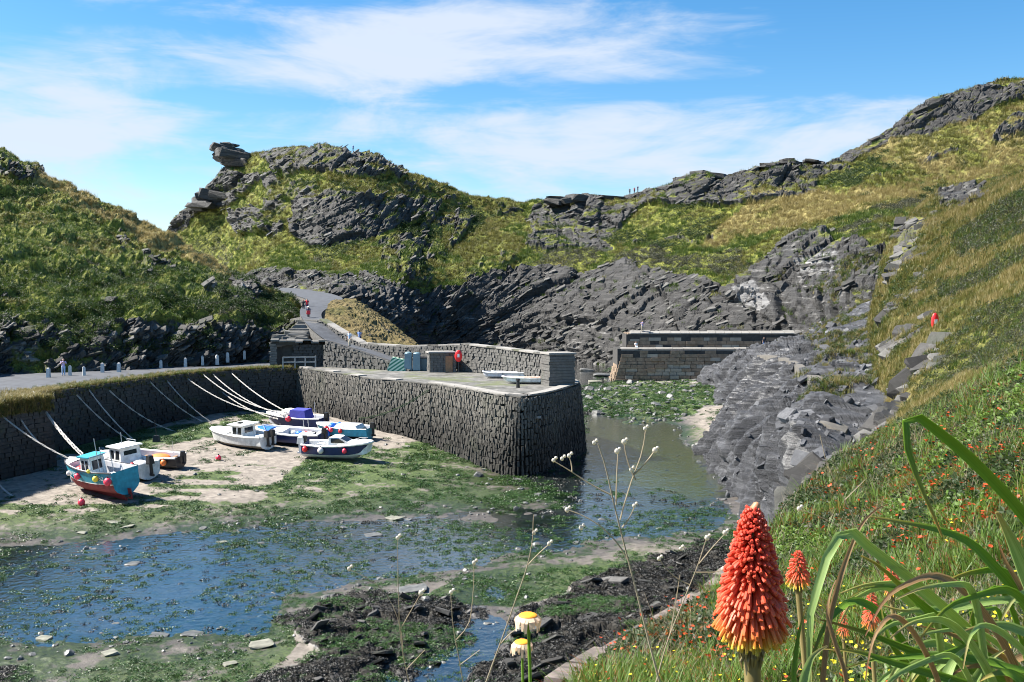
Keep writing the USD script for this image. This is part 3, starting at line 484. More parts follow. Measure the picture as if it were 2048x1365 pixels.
stone_mat('dry_stone', [(.1, (.06, .058, .054)), (.4, (.15, .145, .135)), (.65, (.27, .26, .24)), (.9, (.46, .44, .40))], -9, -8, 1.0, green=.18)
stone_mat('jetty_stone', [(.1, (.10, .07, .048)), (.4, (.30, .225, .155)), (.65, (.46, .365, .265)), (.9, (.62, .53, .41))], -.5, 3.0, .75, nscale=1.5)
stone_mat('jetty_pale', [(.1, (.2, .175, .14)), (.5, (.42, .37, .30)), (.9, (.62, .57, .48))], -.5, 3.0, .75, nscale=1.5)
stone_mat('pale_slab', [(.1, (.20, .19, .175)), (.5, (.32, .305, .28)), (.9, (.48, .46, .42))], -9, -8, 1.0, nscale=1.2)
simple('mortar', (.035, .033, .03), .95, noise=.4, scale=2.0)
mat('deck_stone', {'g': ('geometry', {}), 'n': ('noise_texture', {'scale': .9, 'detail': 8.0, 'roughness': .7}), 'v': ('voronoi_texture', {'scale': .8, 'feature': 'distance_to_edge'}), 'n2': ('noise_texture', {'scale': .22, 'detail': 4.0}),
    'r': ('rgb_ramp', {'ramp': [(.3, (.03, .03, .024)), (.45, (.08, .077, .068)), (.6, (.15, .143, .13)), (.75, (.27, .26, .245))]}), 'g2': ('rgb_ramp', {'ramp': [(.56, (0, 0, 0)), (.68, (.75, .75, .75))]}), 'mx': ('mix', {'color2': (.08, .095, .025)}),
    'b': ('bump', {'strength': .7, 'distance': .08}), 'p': ('principled_bsdf', {'roughness': .8})},
    [('g.position', 'n.vector'), ('g.position', 'n2.vector'), ('n.fac', 'r.fac'), ('n2.fac', 'g2.fac'), ('g2.color', 'mx.fac'), ('r.color', 'mx.color1'), ('mx.color', 'p.base_color'), ('n.fac', 'b.height'), ('b.normal', 'p.normal')])
simple('path_stone', (.05, .054, .062), .8, noise=.35, scale=1.2, bump=.5)  # tone darkened to stand in for the hill's shadow missing on the quay path

def polyline(pts, n):
    p = np.asarray(pts, float); s = np.r_[0, np.cumsum(np.linalg.norm(np.diff(p[:, :2], axis=0), axis=1))]
    f = PchipInterpolator(s, p, axis=0); return f(np.linspace(0, s[-1], n)), s[-1]
def stones(path, zb, zt, sw, sh, depth, batter, seed, jit=.06, side=1, course=True):
    "face stones along a wall line; side=+1 puts them to the right of the walking direction. zb, zt: functions of arc 0..1"
    r = np.random.default_rng(seed); P, Ltot = polyline(path, 400); t = np.gradient(P, axis=0)[:, :2]; t /= np.linalg.norm(t, axis=1, keepdims=True)
    mb = MB(); zmin = min(zb(q) for q in np.linspace(0, 1, 30)); zmax = max(zt(q) for q in np.linspace(0, 1, 30)); zz = zmin
    while zz < zmax:
        h = sh * r.uniform(.75, 1.3); x = -r.uniform(0, sw)
        while x < Ltot:
            w = sw * r.uniform(.6, 1.6); q = min(max((x + w / 2) / Ltot, 0), 1); k = int(q * 399)
            b, tp = zb(q), zt(q)
            if zz + h * .4 > b and zz < tp - .02:
                hh = min(h, tp - zz) ; zc = zz + hh / 2 + (0 if course else r.uniform(-.3, .3) * h)
                if hh > .05:
                    nx = np.array([t[k, 1], -t[k, 0], 0]) * side; c = np.array([P[k, 0], P[k, 1], 0]) + nx * (batter * (tp - zc) + r.uniform(-jit, jit)); c[2] = min(zc, tp - hh / 2)
                    R = np.stack([[t[k, 0], t[k, 1], 0], nx, [0, 0, 1]], 1) @ rotz(r.normal(0, .05)) @ roty(r.normal(0, .05 if course else .18))
                    mb.box(c, (w * .95, depth * 2, hh * .94), R, taper=r.uniform(.86, 1.0))
            x += w
        zz += h
    return mb.mesh()
def prism(poly, z0, z1, batter=None):
    m = trimesh.creation.extrude_polygon(Polygon(poly).buffer(0), z1 - z0); m.apply_translation([0, 0, z0]); return m
def wallcore(path, zb, zt, thick, side=1, batter=0.0):
    P, _ = polyline(path, 60); t = np.gradient(P, axis=0)[:, :2]; t /= np.linalg.norm(t, axis=1, keepdims=True); nx = np.stack([t[:, 1], -t[:, 0]], 1) * side
    qs = np.linspace(0, 1, 60); v = []
    for i, q in enumerate(qs):
        b, tp = zb(q), zt(q)
        v += [[*(P[i, :2] + nx[i] * batter * (tp - b)), b], [*P[i, :2], tp], [*(P[i, :2] - nx[i] * thick), tp], [*(P[i, :2] - nx[i] * thick), b]]
    f = []
    for i in range(59):
        a, c = 4 * i, 4 * i + 4
        for k in range(4): f.append([a + k, c + k, c + (k + 1) % 4, a + (k + 1) % 4])
    f += [[0, 1, 2, 3], [4 * 59, 4 * 59 + 3, 4 * 59 + 2, 4 * 59 + 1]]
    m = trimesh.Trimesh(np.array(v), np.vstack([np.array(f)[:, [0, 1, 2]], np.array(f)[:, [0, 2, 3]]]), process=False); m.fix_normals(); return m

ZQ = 6.2
PT = [G(px, py, ZQ)[:2] for px, py in [(600, 735), (680, 746), (750, 757), (820, 763), (882, 769), (950, 780), (999, 789), (1043, 792.5), (1087, 787), (1128, 776)]]
PT += [np.array(q) for q in [(6.1, 92), (4.2, 100), (-1, 107.5), (-9, 114), (-14, 121)]]
pier = thing('harbour_pier', 'curved stone harbour pier with a rounded nose, weed-dark at its foot', 'pier')
deckpoly = [tuple(p) for p in PT] + [(-22, 126), (-30, 122)]
obj('core', prism(Polygon(deckpoly).buffer(-.1).exterior.coords, -2.5, ZQ - .12), 'mortar', pier)
obj('deck', prism(Polygon(deckpoly).buffer(.1).exterior.coords, ZQ - .115, ZQ), 'deck_stone', pier)
flatz = lambda q: -1.2
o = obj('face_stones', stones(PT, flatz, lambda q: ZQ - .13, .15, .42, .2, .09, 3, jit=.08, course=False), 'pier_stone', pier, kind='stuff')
sec, _ = polyline(PT, 42)
for i in range(40):   # pale coping stones along the edge of the deck
    if 13 <= i <= 40 and i < 31 or i % 3 == 0 and i < 13:
        a, b = sec[i], sec[i + 1]; t = (b - a) / np.linalg.norm(b - a); nx = np.array([t[1], -t[0]]); c = (a + b) / 2 - nx * .35
        obj('coping_stone', MB().box((*c, ZQ + .035), (np.linalg.norm(b - a) * .96, .9, .12), np.stack([[*t, 0], [*nx, 0], [0, 0, 1]], 1)).mesh(), 'pale_slab', pier)
mb = MB(); mb.box((*G(1063, 836, 4.4)[:2], 4.45), (1.5, .35, .16)); obj('ledge_stone', mb.mesh(), 'pale_slab', pier)

QW = [(-43, 52), (-39, 63), (-36.9, 71), (-35.4, 76), (-38.0, 79.2), (-37.8, 86.5), (-36, 93.7), (-34.7, 100), (-32.7, 105), (-28.7, 109.6), (-24.2, 113.2)]
quay = thing('quay_wall', 'dark shaded stone quay wall with grassy top below the left hillside', 'wall')
def seg(pts, seed):
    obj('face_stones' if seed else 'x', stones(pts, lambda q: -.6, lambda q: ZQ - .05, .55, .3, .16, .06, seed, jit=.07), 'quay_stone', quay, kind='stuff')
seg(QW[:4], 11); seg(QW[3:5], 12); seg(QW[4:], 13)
cor = QW + [(-34, 124), (-60, 112), (-70, 60)]
obj('core', prism(Polygon(cor).buffer(-.05).exterior.coords, -2, ZQ - .1), 'mortar', quay)
pathp = [tuple(np.array(q) + np.array([-.6, .1])) for q in QW[2:]] + [(-27, 122), (-34, 132), (-64, 120), (-74, 70), (-60, 40), (-46, 50)]
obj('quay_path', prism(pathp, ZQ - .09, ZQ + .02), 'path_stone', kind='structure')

# ramp, upper path, steps and parapet at the landward end of the pier
A = G(822, 743, ZQ); Bp = G(652, 734, ZQ)
rw = thing('ramp_wall', 'sloping rubble wall holding up the ramp behind the pier deck', 'wall')
rpath = [(*A[:2],), (*(.5 * (A + Bp))[:2],), (*Bp[:2],)]
zr = lambda q: 6.3 + 2.9 * q ** .9
obj('core', wallcore(rpath, lambda q: 5.6, lambda q: zr(q) - .1, 1.0, side=-1), 'mortar', rw)
obj('face_stones', stones(rpath, lambda q: 6.1, zr, .24, .42, .2, .05, 21, jit=.09, side=-1, course=False), 'dry_stone', rw, kind='stuff')
BW = [(640, 640, 123), (680, 664, 120), (722, 688, 117), (808, 694, 112), (870, 692, 109), (930, 690, 106), (1010, 699, 100), (1100, 711, 91)]
bw3 = [W(*q) for q in BW]; bs = np.r_[0, np.cumsum([np.linalg.norm(b[:2] - a[:2]) for a, b in zip(bw3, bw3[1:])])]; bs /= bs[-1]
ztop = lambda q: float(np.interp(q, bs, [p[2] for p in bw3]))
par = thing('parapet_wall', 'tall lichen-grey parapet wall along the seaward side of the pier', 'wall')
obj('core', wallcore([p[:2] for p in bw3], lambda q: 5.0, lambda q: ztop(q) - .06, .9, side=1), 'mortar', par)
obj('face_stones', stones([p[:2] for p in bw3], lambda q: 6.0, ztop, .3, .26, .16, .03, 22, jit=.08, side=1, course=True), 'dry_stone', par, kind='stuff')
tw = [W(a, b - 1, c) for a, b, c in BW]
for i in range(26):
    q = (i + .5) / 26; k = np.interp(q, bs, range(len(bs))); i0 = min(int(k), len(bw3) - 2); p = bw3[i0] + (bw3[i0 + 1] - bw3[i0]) * (k - i0); d = bw3[i0 + 1] - bw3[i0]; d /= np.linalg.norm(d)
    n_ = np.cross(d, UP); n_ /= np.linalg.norm(n_)
    obj('coping_stone', MB().box(p - n_ * .45 + UP * .06, (bs[-1] * 45 / 26 * .97, 1.05, .16), np.stack([d, n_, np.cross(d, n_)], 1)).mesh(), 'pale_slab' if i % 3 else 'deck_stone', par)
pil = thing('stone_pillar', 'square pillar of layered slate ending the parapet at the pier nose', 'pillar', (*W(1116, 770, 89)[:2], ZQ))
rr = np.random.default_rng(5); zz = 0
while zz < 2.65:
    h = rr.uniform(.16, .32); obj('slate_course', MB().box((rr.normal(0, .03), rr.normal(0, .03), zz + h / 2), (2.45 + rr.normal(0, .06), 2.0 + rr.normal(0, .05), h * .93), rotz(.35)).mesh(), 'dry_stone', pil); zz += h
obj('cap_slab', MB().box((0, 0, zz + .08), (2.6, 2.15, .15), rotz(.35)).mesh(), 'pale_slab', pil)

strip = [((822, 743, 107), (838, 740, 108)), ((735, 708, 111), (760, 706, 114)), ((655, 683, 115.5), (700, 688, 118)), ((628, 664, 118.5), (668, 664, 121)), ((606, 640, 124), (648, 642, 124)), ((600, 622, 134), (648, 622, 138)), ((610, 607, 146), (672, 606, 150)), ((612, 600, 156), (684, 600, 158)), ((585, 590, 178), (668, 590, 180)), ((545, 576, 200), (588, 577, 204))]
LP = np.array([W(*a) for a, _ in strip]); RP = np.array([W(*b) for _, b in strip])
ups = sheet([LP, .5 * (LP + RP), RP], 60, 8); o = obj('upper_path', (ups.reshape(-1, 3) + UP * .05, gfaces(8, 60)), 'path_stone', kind='structure')
und = ups.copy(); und2 = und.copy(); und2[..., 2] -= 6
skirt = np.concatenate([ups[:1], und2[:1]]); skirt2 = np.concatenate([und2[-1:], ups[-1:]])
obj('path_bank', (np.vstack([skirt.reshape(-1, 3), skirt2.reshape(-1, 3)]) - UP * .02, np.vstack([gfaces(2, 60), gfaces(2, 60) + 120])), 'dry_stone', kind='structure')
steps = thing('stone_steps', 'rough slate steps climbing over the shed roof to the upper path', 'steps')
def rough_slab(c, size, seed, R):
    r = np.random.default_rng(seed); p = r.uniform(-.5, .5, (50, 3)); p = np.sign(p) * np.abs(p * 2) ** .4 / 2 * np.array(size); return trimesh.Trimesh(p @ R.T + c).convex_hull
for i in range(11):
    p = W(577 + i * 4.2, 682 - i * 4.3, 116.5 + i * .75)
    obj('step', rough_slab(p - UP * .35 + np.array([rr.normal(0, .15), 0, 0]), (rr.uniform(2.2, 3.2), 1.7, .62), 700 + i, rotz(rr.uniform(-.3, .3)) @ rotx(rr.normal(0, .04))), 'dry_stone', steps)
for i in range(9):
    p = W(rr.uniform(552, 650), rr.uniform(668, 686), 117.5); obj('step', rough_slab(p - UP * .3, (rr.uniform(1, 2.4), 1.5, .5), 730 + i, rotz(rr.uniform(-.6, .6))), 'dry_stone', steps)

sh = thing('stone_shed', 'low dark stone store built into the bank with a broken flat slab roof', 'shed')
s0, s1 = W(541, 735, 113.5), W(652, 734, 114.6); L_ = np.linalg.norm(s1 - s0); dr = (s1 - s0) / L_; sn = np.cross(dr, UP); R_ = np.stack([dr, sn, UP], 1)
mid_ = lambda f, off, zc: np.array([*(s0 + dr * L_ * f - sn * off)[:2], zc])
obj('back_wall', MB().box(mid_(.5, 3.2, 7.6), (L_, .5, 2.8), R_).mesh(), 'mortar', sh)
obj('front_wall', stones([mid_(.42, .4, 0)[:2], mid_(1.0, .4, 0)[:2]], lambda q: 6.2, lambda q: 8.7, .5, .28, .2, .02, 23, side=1), 'quay_stone', sh, kind='stuff')
obj('wall_core', MB().box(mid_(.71, .75, 7.4), (L_ * .57, .5, 2.5), R_).mesh(), 'mortar', sh)
for k in range(9): obj('pillar_stone', MB().box(mid_(.05 + rr.normal(0, .004), .3, 6.35 + k * .29), (.75 + rr.normal(0, .08), .8, .26), R_).mesh(), 'dry_stone', sh)
obj('lintel', MB().box(mid_(.25, .35, 8.85), (L_ * .5, .6, .3), R_).mesh(), 'quay_stone', sh)
obj('door', MB().box(mid_(.3, .7, 7.4), (L_ * .2, .08, 2.2), R_).mesh(), 'mortar', sh)
for k in range(7): obj('roof_slab', MB().box(mid_(.07 + .145 * k, 1.4 + rr.normal(0, .1), 9.12 + rr.normal(0, .06)), (L_ * .142, 3.4, .2), R_ @ rotz(rr.normal(0, .05)) @ rotx(rr.normal(0, .03))).mesh(), 'dry_stone', sh)
simple('grey_wood', (.24, .235, .225), .8, noise=.25, scale=8)
fn = thing('wooden_railing', 'pale two-rail wooden railing in front of the dark shed', 'railing')
f0, f1 = W(566, 737, 112), W(612, 734, 112.6)
for q in (0, .52, .97, 1.42):
    p = f0 + (f1 - f0) * q; obj('post', MB().box(p + UP * .55, (.14, .14, 1.25)).mesh(), 'grey_wood', fn)
for zz in (.55, 1.1):
    p, q = f0 + UP * zz, f0 + (f1 - f0) * 1.45 + UP * (zz + .06); obj('rail', MB().box((p + q) / 2 - np.array([0, .09, 0]), (np.linalg.norm(q - p), .07, .15), rotz(math.atan2((q - p)[1], (q - p)[0]))).mesh(), 'grey_wood', fn)

# grassy mound behind the parapet
mr = [[W(648, 640, 126), W(690, 664, 122.5), W(730, 688, 119.5), W(770, 700, 118), W(826, 704, 117)], [W(652, 622, 129), W(690, 628, 128), W(735, 655, 125), W(785, 690, 122), W(836, 694, 122)], [W(660, 606, 136), W(703, 600, 138), W(744, 622, 136), W(788, 656, 132), W(830, 692, 128)]]
mr = [[p - np.array([0, 1, 3]) for p in mr[0]]] + mr + [[p + np.array([1.5, 2.5, -1.2]) for p in mr[2]], [p + np.array([5.5, 5, -9]) for p in mr[2]]]
Pm = sheet(mr, 120, 110); pm = Pm.reshape(-1, 3); nm = gnormals(Pm).reshape(-1, 3)
if nm[:, 2].mean() < 0: nm = -nm
qm = pm + nm * (.35 * N3(pm, 1.6, 301, 3) + .3 * N3(pm, .5, 302, 2))[:, None]
mo = obj('grass_mound', (qm, gfaces(110, 120)), 'mound_ground', kind='structure')
colmask(mo, np.stack([np.clip(.27 + .3 * N3(pm, 2, 303, 2), 0, 1), np.full(len(pm), .6), np.zeros(len(pm))], 1))

# ---------------------------------------------------------------- outer jetty of big coursed blocks
JY, JZ = 165.0, lambda py: 13.6 - (py - 604) * 165 / 2000
jet = thing('outer_jetty', 'two-tier jetty of big dark coursed blocks with pale ledges across the harbour mouth', 'jetty')
obj('core', MB().box((33, JY + 4.6, 2.5), (31, 7.6, 6.6)).box((33.6, JY + 5.2, 6.6), (29, 6.2, 3.1)).mesh(), 'mortar', jet)
rj = np.random.default_rng(9)
def coping(z0, x0, x1, y, w0):
    x = x0
    while x < x1:
        w = min(w0 * rj.uniform(.7, 1.3), x1 - x + .3); a = x + .02; b = x + w - .04; q = rj.normal(0, .03)
        v = np.array([[a, y, z0], [b, y, z0], [b, y + 1.3, z0], [a, y + 1.3, z0], [a, y, z0 + .12], [b, y, z0 + .12], [b, y + .55, z0 + .46 + q], [a, y + .55, z0 + .46 + q], [b, y + 1.3, z0 + .48 + q], [a, y + 1.3, z0 + .48 + q]])
        obj('coping_block', (v, np.array([[0, 1, 5, 4], [4, 5, 6, 7], [7, 6, 8, 9], [1, 2, 8, 8], [1, 8, 6, 5], [0, 4, 7, 7], [0, 7, 9, 3], [3, 9, 8, 2]])), 'pale_slab', jet); x += w
def course(z0, h, x0, x1, y, mats, w0=1.5, dz=0):
    x = x0; pp_ = rj.choice([.08, .5])
    while x < x1:
        w = min(w0 * rj.uniform(.6, 1.5), x1 - x + .3)
        m_ = MB().box((0, 0, 0), (w * .965, 1.0, h * .92), roty(rj.normal(0, .006)), taper=.985).mesh()
        obj('stone_block', (m_[0] + np.array([x + w / 2, y + .45 + rj.normal(0, .09), z0 + h / 2]), m_[1]), 'jetty_pale' if mats == 'jetty_stone' and rj.random() < pp_ else mats, jet); x += w
z_ = -.1
for c in range(9):
    h = .58 + rj.uniform(-.04, .05); t = c / 9
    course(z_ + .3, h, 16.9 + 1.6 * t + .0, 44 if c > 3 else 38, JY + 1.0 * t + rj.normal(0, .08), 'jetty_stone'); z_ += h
zl = z_ + .3
coping(zl, 18.1, 43.5, JY + .75, 2.4)
z_ = zl + .3
for c in range(4):
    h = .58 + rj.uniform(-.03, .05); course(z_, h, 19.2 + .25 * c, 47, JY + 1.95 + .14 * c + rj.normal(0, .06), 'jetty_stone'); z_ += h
coping(z_, 19.8, 47, JY + 2.2, 1.7)
JTOP, JLED = z_ + .46, zl + .46
course(-.9, 1.1, 16.2, 34, JY - .5, 'pale_slab', 3.2)
for c in range(14):   # blocks on the seaward end
    z0 = .2 + c * .58; y0 = JY + 1.5 + (.5 if c < 9 else 1.7)
    for k in range(4): obj('end_block', MB().box((16.9 + 1.5 * min(c, 9) / 9 + (1.2 if c >= 9 else 0) + .4 + rj.normal(0, .05), y0 + k * 1.7, z0 + .29), (1.0, 1.6, .54)).mesh(), 'jetty_stone', jet)

stone_mat('loose_rock', [(.1, (.010, .0098, .0095)), (.4, (.028, .0268, .0255)), (.65, (.062, .0595, .056)), (.95, (.15, .145, .136))], -9, -8, 1.0, nscale=1.6, green=.2, inst=True)
stone_mat('shore_slate', [(.1, (.013, .0135, .0155)), (.4, (.034, .035, .039)), (.65, (.068, .07, .076)), (.95, (.16, .161, .166))], -.3, 1.2, .6, nscale=2.5, inst=True)

# ---------------------------------------------------------------- finding the ground under a picture point
_surf = [Pl.reshape(-1, 3), Pn.reshape(-1, 3), Pg.reshape(-1, 3), Pq.reshape(-1, 3)]
def surf_at(px, py, which=None):
    best = None
    for i, s in enumerate(_surf):
        if which is not None and i != which: continue
        q = proj(s); d = np.hypot(q[:, 0] - px, q[:, 1] - py); k = np.where((d < 6) & (s[:, 1] > 2))[0]
        if len(k):
            j = k[np.argmin(s[k, 1])]
            if best is None or s[j, 1] < best[1]: best = s[j]
    return best

# ---------------------------------------------------------------- boats
simple('white_gel', (.66, .66, .64), .45, noise=.28, scale=2.6)
simple('teal_paint', (.02, .25, .34), .5, noise=.3, scale=3)
simple('navy_paint', (.012, .022, .075), .35, noise=.2, scale=3)
simple('black_paint', (.012, .012, .014), .4, noise=.2, scale=3)
simple('red_antifoul', (.22, .028, .026), .75, noise=.35, scale=2.5)
simple('grey_antifoul', (.16, .14, .12), .8, noise=.35, scale=2.5)
simple('grey_deck', (.42, .43, .46), .7, noise=.15, scale=4)
simple('pale_deck', (.55, .55, .54), .65, noise=.12, scale=4)
simple('dark_rubber', (.018, .018, .02), .55)
simple('dark_window', (.015, .018, .022), .08)
simple('blue_canvas', (.03, .035, .26), .8, noise=.2, scale=5)
simple('orange_cover', (.85, .16, .02), .7, noise=.15, scale=4)
simple('red_plastic', (.72, .02, .022), .4)
simple('pink_buoy', (.85, .05, .09), .4, noise=.1, scale=6)
simple('orange_buoy', (.85, .22, .05), .4)
simple('yellow_plastic', (.75, .62, .06), .5)
simple('pale_buoy', (.7, .62, .58), .5)
simple('bright_blue', (.02, .14, .55), .5)
simple('steel_pole', (.5, .5, .5), .35, metal=.6)
simple('dark_metal', (.03, .03, .03), .5, metal=.4)
simple('wood_trim', (.25, .14, .07), .6, noise=.2, scale=8)

def hull_lines(L, B, D, tr=.8, rake=.12, flare=.25, sheer=.28, keel=0.0, ns=26):
    "rings of section points from keel to gunwale (starboard half): x forward from the transom"
    s = np.linspace(0, 1, ns); x = s * L
    hb = B / 2 * np.where(s < .4, tr + (1 - tr) * sst(s, 0, .4), np.sqrt(np.clip(1 - ((s - .4) / .6) ** 2.6, 0, 1)))
    zs = D * (1 + sheer * np.clip((s - .25) / .75, 0, 1) ** 1.7 + .06 * (1 - s) ** 2)
    zk = .02 + D * .55 * np.clip((s - .72) / .28, 0, 1) ** 2.4
    out = []
    for i in range(ns):
        ring = []
        for t in (0, .12, .3, .45, .6, .8, 1.0):
            w = (np.sin(min(t / .5, 1) * np.pi / 2) ** .8) * (1 - flare * s[i] * (1 - t)) * (.90 + .10 * t) if t > 0 else 0
            zt = zk[i] + (zs[i] - zk[i]) * (t ** 1.25)
            ring.append((x[i] + rake * L * s[i] ** 3 * t, w * hb[i], zt))
        out.append(ring)
    return np.array(out)                              # ns x 7 x 3
def strip_mesh(a):
    n, k = a.shape[:2]; return a.reshape(-1, 3), gfaces(n, k)
def both(a):
    b = a * np.array([1, -1, 1]); va, fa = strip_mesh(a); vb, fb = strip_mesh(b)
    return MB().add(va, fa[:, ::-1]).add(vb, fb)
def boat(name, label, at, heading, L, B, D, top, bottom, rail, inside, roll=0, pitch=0, deck=None, fore=.0, keel=0, tr=.8, group='boats lying aground on the harbour sand', build=None, railr=.045, rake=.12, wl=3):
    t = thing(name, label, 'boat', at, rot=(roll, pitch, heading), group=group)
    H = hull_lines(L, B, D, tr=tr, rake=rake)
    H = H.copy()
    obj('hull', both(H[:, wl:]).mesh(), top, t, smooth=35)
    bt = both(H[:, :wl + 1])
    if keel: bt.box((L * .45, 0, -.5 * keel + .06), (L * .8, .1, keel))
    obj('hull_bottom', bt.mesh(), bottom, t, smooth=35)
    a = H[0]; ring = np.vstack([a, (a * [1, -1, 1])[::-1]]); c = ring.mean(0); nR = len(ring)
    obj('transom', (np.vstack([ring - [.002, 0, 0], c - [.002, 0, 0]]), np.array([[i, (i + 1) % nR, nR] for i in range(nR)])), top, t)
    g = np.vstack([(H[:, -1] * [1, -1, 1]), H[::-1, -1]])
    obj('gunwale', MB().tube(g, railr, 6).mesh(), rail, t, smooth=40)
    fz = D * .42; ii = H[:, -1].copy(); inn = ii * [1, .86, 1]; flr = ii * [.97, .72, 0] + [0, 0, fz]; flr[:, 2] = np.maximum(fz, H[:, 0, 2] + .1)
    col = np.stack([ii, inn, flr, flr * [1, 0, 1]], 1)
    obj('inside', both(col).mesh(), inside, t)
    if fore:
        k = int(len(H) * (1 - fore)); e = H[k:, -1] - [0, 0, .03]; cen = e * [1, 0, 1] + [0, 0, .10]; d_ = np.stack([e, e * [1, .5, 1] + [0, 0, .07], cen], 1)
        mb = both(d_); mb.box((H[k, -1, 0] + .02, 0, (fz + H[k, -1, 2]) / 2), (.05, H[k, -1, 1] * 1.7, H[k, -1, 2] - fz)); obj('foredeck', mb.mesh(), deck or rail, t)
    if build: build(t, H, fz)
    return t
def outboard(t, H, y=0, m='black_paint', s=1.0):
    z = H[0, -1, 2]
    o = obj('outboard_motor', MB().box((-.25 * s, y, z + .22 * s), (.42 * s, .34 * s, .5 * s), taper=.8).box((-.28 * s, y, z - .35 * s), (.18 * s, .12 * s, .8 * s)).box((-.3 * s, y, z - .7 * s), (.4 * s, .1 * s, .14 * s)).mesh(), m, t)
    return o
def cabin(t, x0, x1, w, z0, z1, m='white_gel', roof='white_gel', lean=.12, win=True, over=.12, nside=2):
    xm, zc = (x0 + x1) / 2, (z0 + z1) / 2; l = x1 - x0; h = z1 - z0
    v = np.array([[x0, -w / 2, z0], [x1, -w / 2, z0], [x1, w / 2, z0], [x0, w / 2, z0], [x0 + lean * .3, -w / 2 * .9, z1], [x1 - lean * 1.6, -w / 2 * .9, z1], [x1 - lean * 1.6, w / 2 * .9, z1], [x0 + lean * .3, w / 2 * .9, z1]])
    c = obj('cabin', (v, np.array([[0, 1, 5, 4], [1, 2, 6, 5], [2, 3, 7, 6], [3, 0, 4, 7], [4, 5, 6, 7]])), m, t)
    r = trimesh.creation.box((l - lean + 2 * over, w + 2 * over * .6, .08)); r.apply_translation((xm - lean * .6, 0, z1 + .04)); obj('roof', r, roof, t)
    if win:
        for sgn in (-1, 1):
            for k in range(nside):
                a = x0 + l * (.12 + .76 * k / nside); b = a + l * .76 / nside * .8
                q = lambda x, f: (x, sgn * (w / 2 * (1 - .1 * f) + .006), z0 + h * f)
                obj('side_window', (np.array([q(a, .5), q(b, .5), q(b - lean * .6, .88), q(a, .88)]), np.array([[0, 1, 2, 3]])), 'dark_window', t)
        for k in range(2):
            y0, y1 = (-w * .41, -.03) if k == 0 else (.03, w * .41)
            f = lambda y, f_: (x1 - lean * 1.6 * f_ + .008, y * (1 - .1 * f_), z0 + h * f_)
            obj('windscreen', (np.array([f(y0, .45), f(y1, .45), f(y1, .9), f(y0, .9)]), np.array([[0, 1, 2, 3]])), 'dark_window', t)
        obj('rear_window', (np.array([(x0 + lean * .2 - .008, -w * .3, z0 + h * .5), (x0 + lean * .2 - .008, w * .3, z0 + h * .5), (x0 + lean * .28 - .008, w * .3, z0 + h * .86), (x0 + lean * .28 - .008, -w * .3, z0 + h * .86)]), np.array([[0, 1, 2, 3]])), 'dark_window', t)
    return c
def ball(name, label, p, r, m, group=None, cat='buoy'):
    t = thing(name, label, cat, p, group=group)
    obj('body', MB().ball((0, 0, r), r, 2, (1, 1, 1.12)).mesh(), m, t, smooth=True)
    obj('eye', MB().tube([(0, 0, r * 2.05), (0, 0, r * 2.45)], r * .22, 6).mesh(), 'dark_rubber', t)
    return t
def local(at, rot, p):
    r, q, h = [math.radians(x) for x in rot]; return np.array(at) + rotz(h) @ roty(q) @ rotx(r) @ np.array(p)
def mast(t, x, y, z0, z1, r=.03, m='steel_pole', name='mast'):
    return obj(name, MB().tube([(x, y, z0), (x, y, z1)], r, 5).mesh(), m, t)

# teal fishing boat, nearest
def b1(t, H, fz):
    cabin(t, 3.1, 4.3, 1.25, fz, fz + 1.75, roof='teal_paint', lean=.08)
    obj('stripe', both(np.stack([H[:, 4] * [1, 1.01, 1], H[:, 4] * [1, 1.012, 1] + [0, 0, .06]], 1)).mesh(), 'white_gel', t)
    mast(t, 2.8, .1, fz, fz + 3.0); mast(t, 3.0, -.3, fz, fz + 2.3)
    obj('gantry', MB().tube([(2.6, -.8, fz), (2.6, -.75, fz + 1.9), (2.6, .75, fz + 1.9), (2.6, .8, fz)], .04, 5).mesh(), 'steel_pole', t)
    obj('engine_box', MB().box((1.7, 0, fz + .3), (1.1, .9, .6)).mesh(), 'white_gel', t)
    obj('fish_box', MB().box((.8, .4, fz + .2), (.7, .45, .35)).box((.8, -.35, fz + .2), (.7, .45, .3)).mesh(), 'grey_deck', t)
    obj('net_heap', MB().ball((4.95, .15, fz + .75), .42, 2, (1, 1, .6)).mesh(), 'red_plastic', t)
    obj('rudder', MB().box((-.15, 0, .12), (.4, .06, .7)).mesh(), 'red_antifoul', t)
    obj('fender_tyre', MB().tm(trimesh.creation.torus(.2, .08)).mesh(), 'dark_rubber', t)
    for s in (-1, 1):
        for word, x in (('PW 52', 4.4), ('52', .9)):
            w_ = meshkit.text_mesh(word, .28, depth=.01); w_ = w_.copy(); w_.apply_transform(trimesh.transformations.rotation_matrix(math.pi / 2, [1, 0, 0]))
            k = int(x / 5.6 * 25); wdt = np.interp(x, H[:, -2, 0], H[:, -2, 1]) + .05
            if s > 0: w_.vertices[:, 0] *= -1; w_.invert()
            ang = math.atan2(H[min(k + 3, 25), -2, 1] - H[max(k - 3, 0), -2, 1], H[min(k + 3, 25), -2, 0] - H[max(k - 3, 0), -2, 0])
            v = w_.vertices @ rotz(ang * s * 1.0).T
            obj('registration_mark', (v + [x - (.0 if s < 0 else -.5), s * (wdt + .02), H[k, -1, 2] - .52], w_.faces), 'white_gel', t)
AT1 = bed_at(258, 1003) + UP * .42; ROT1 = (-9, 1.5, 144)
boat('fishing_boat', 'teal and red fishing boat with small white wheelhouse, nearest of the grounded boats', AT1, ROT1[2], 6.2, 2.35, 1.65, 'teal_paint', 'red_antifoul', 'dark_rubber', 'grey_deck', roll=ROT1[0], pitch=ROT1[1], keel=.5, fore=.16, deck='white_gel', build=b1, rake=.05, tr=.85, wl=4)
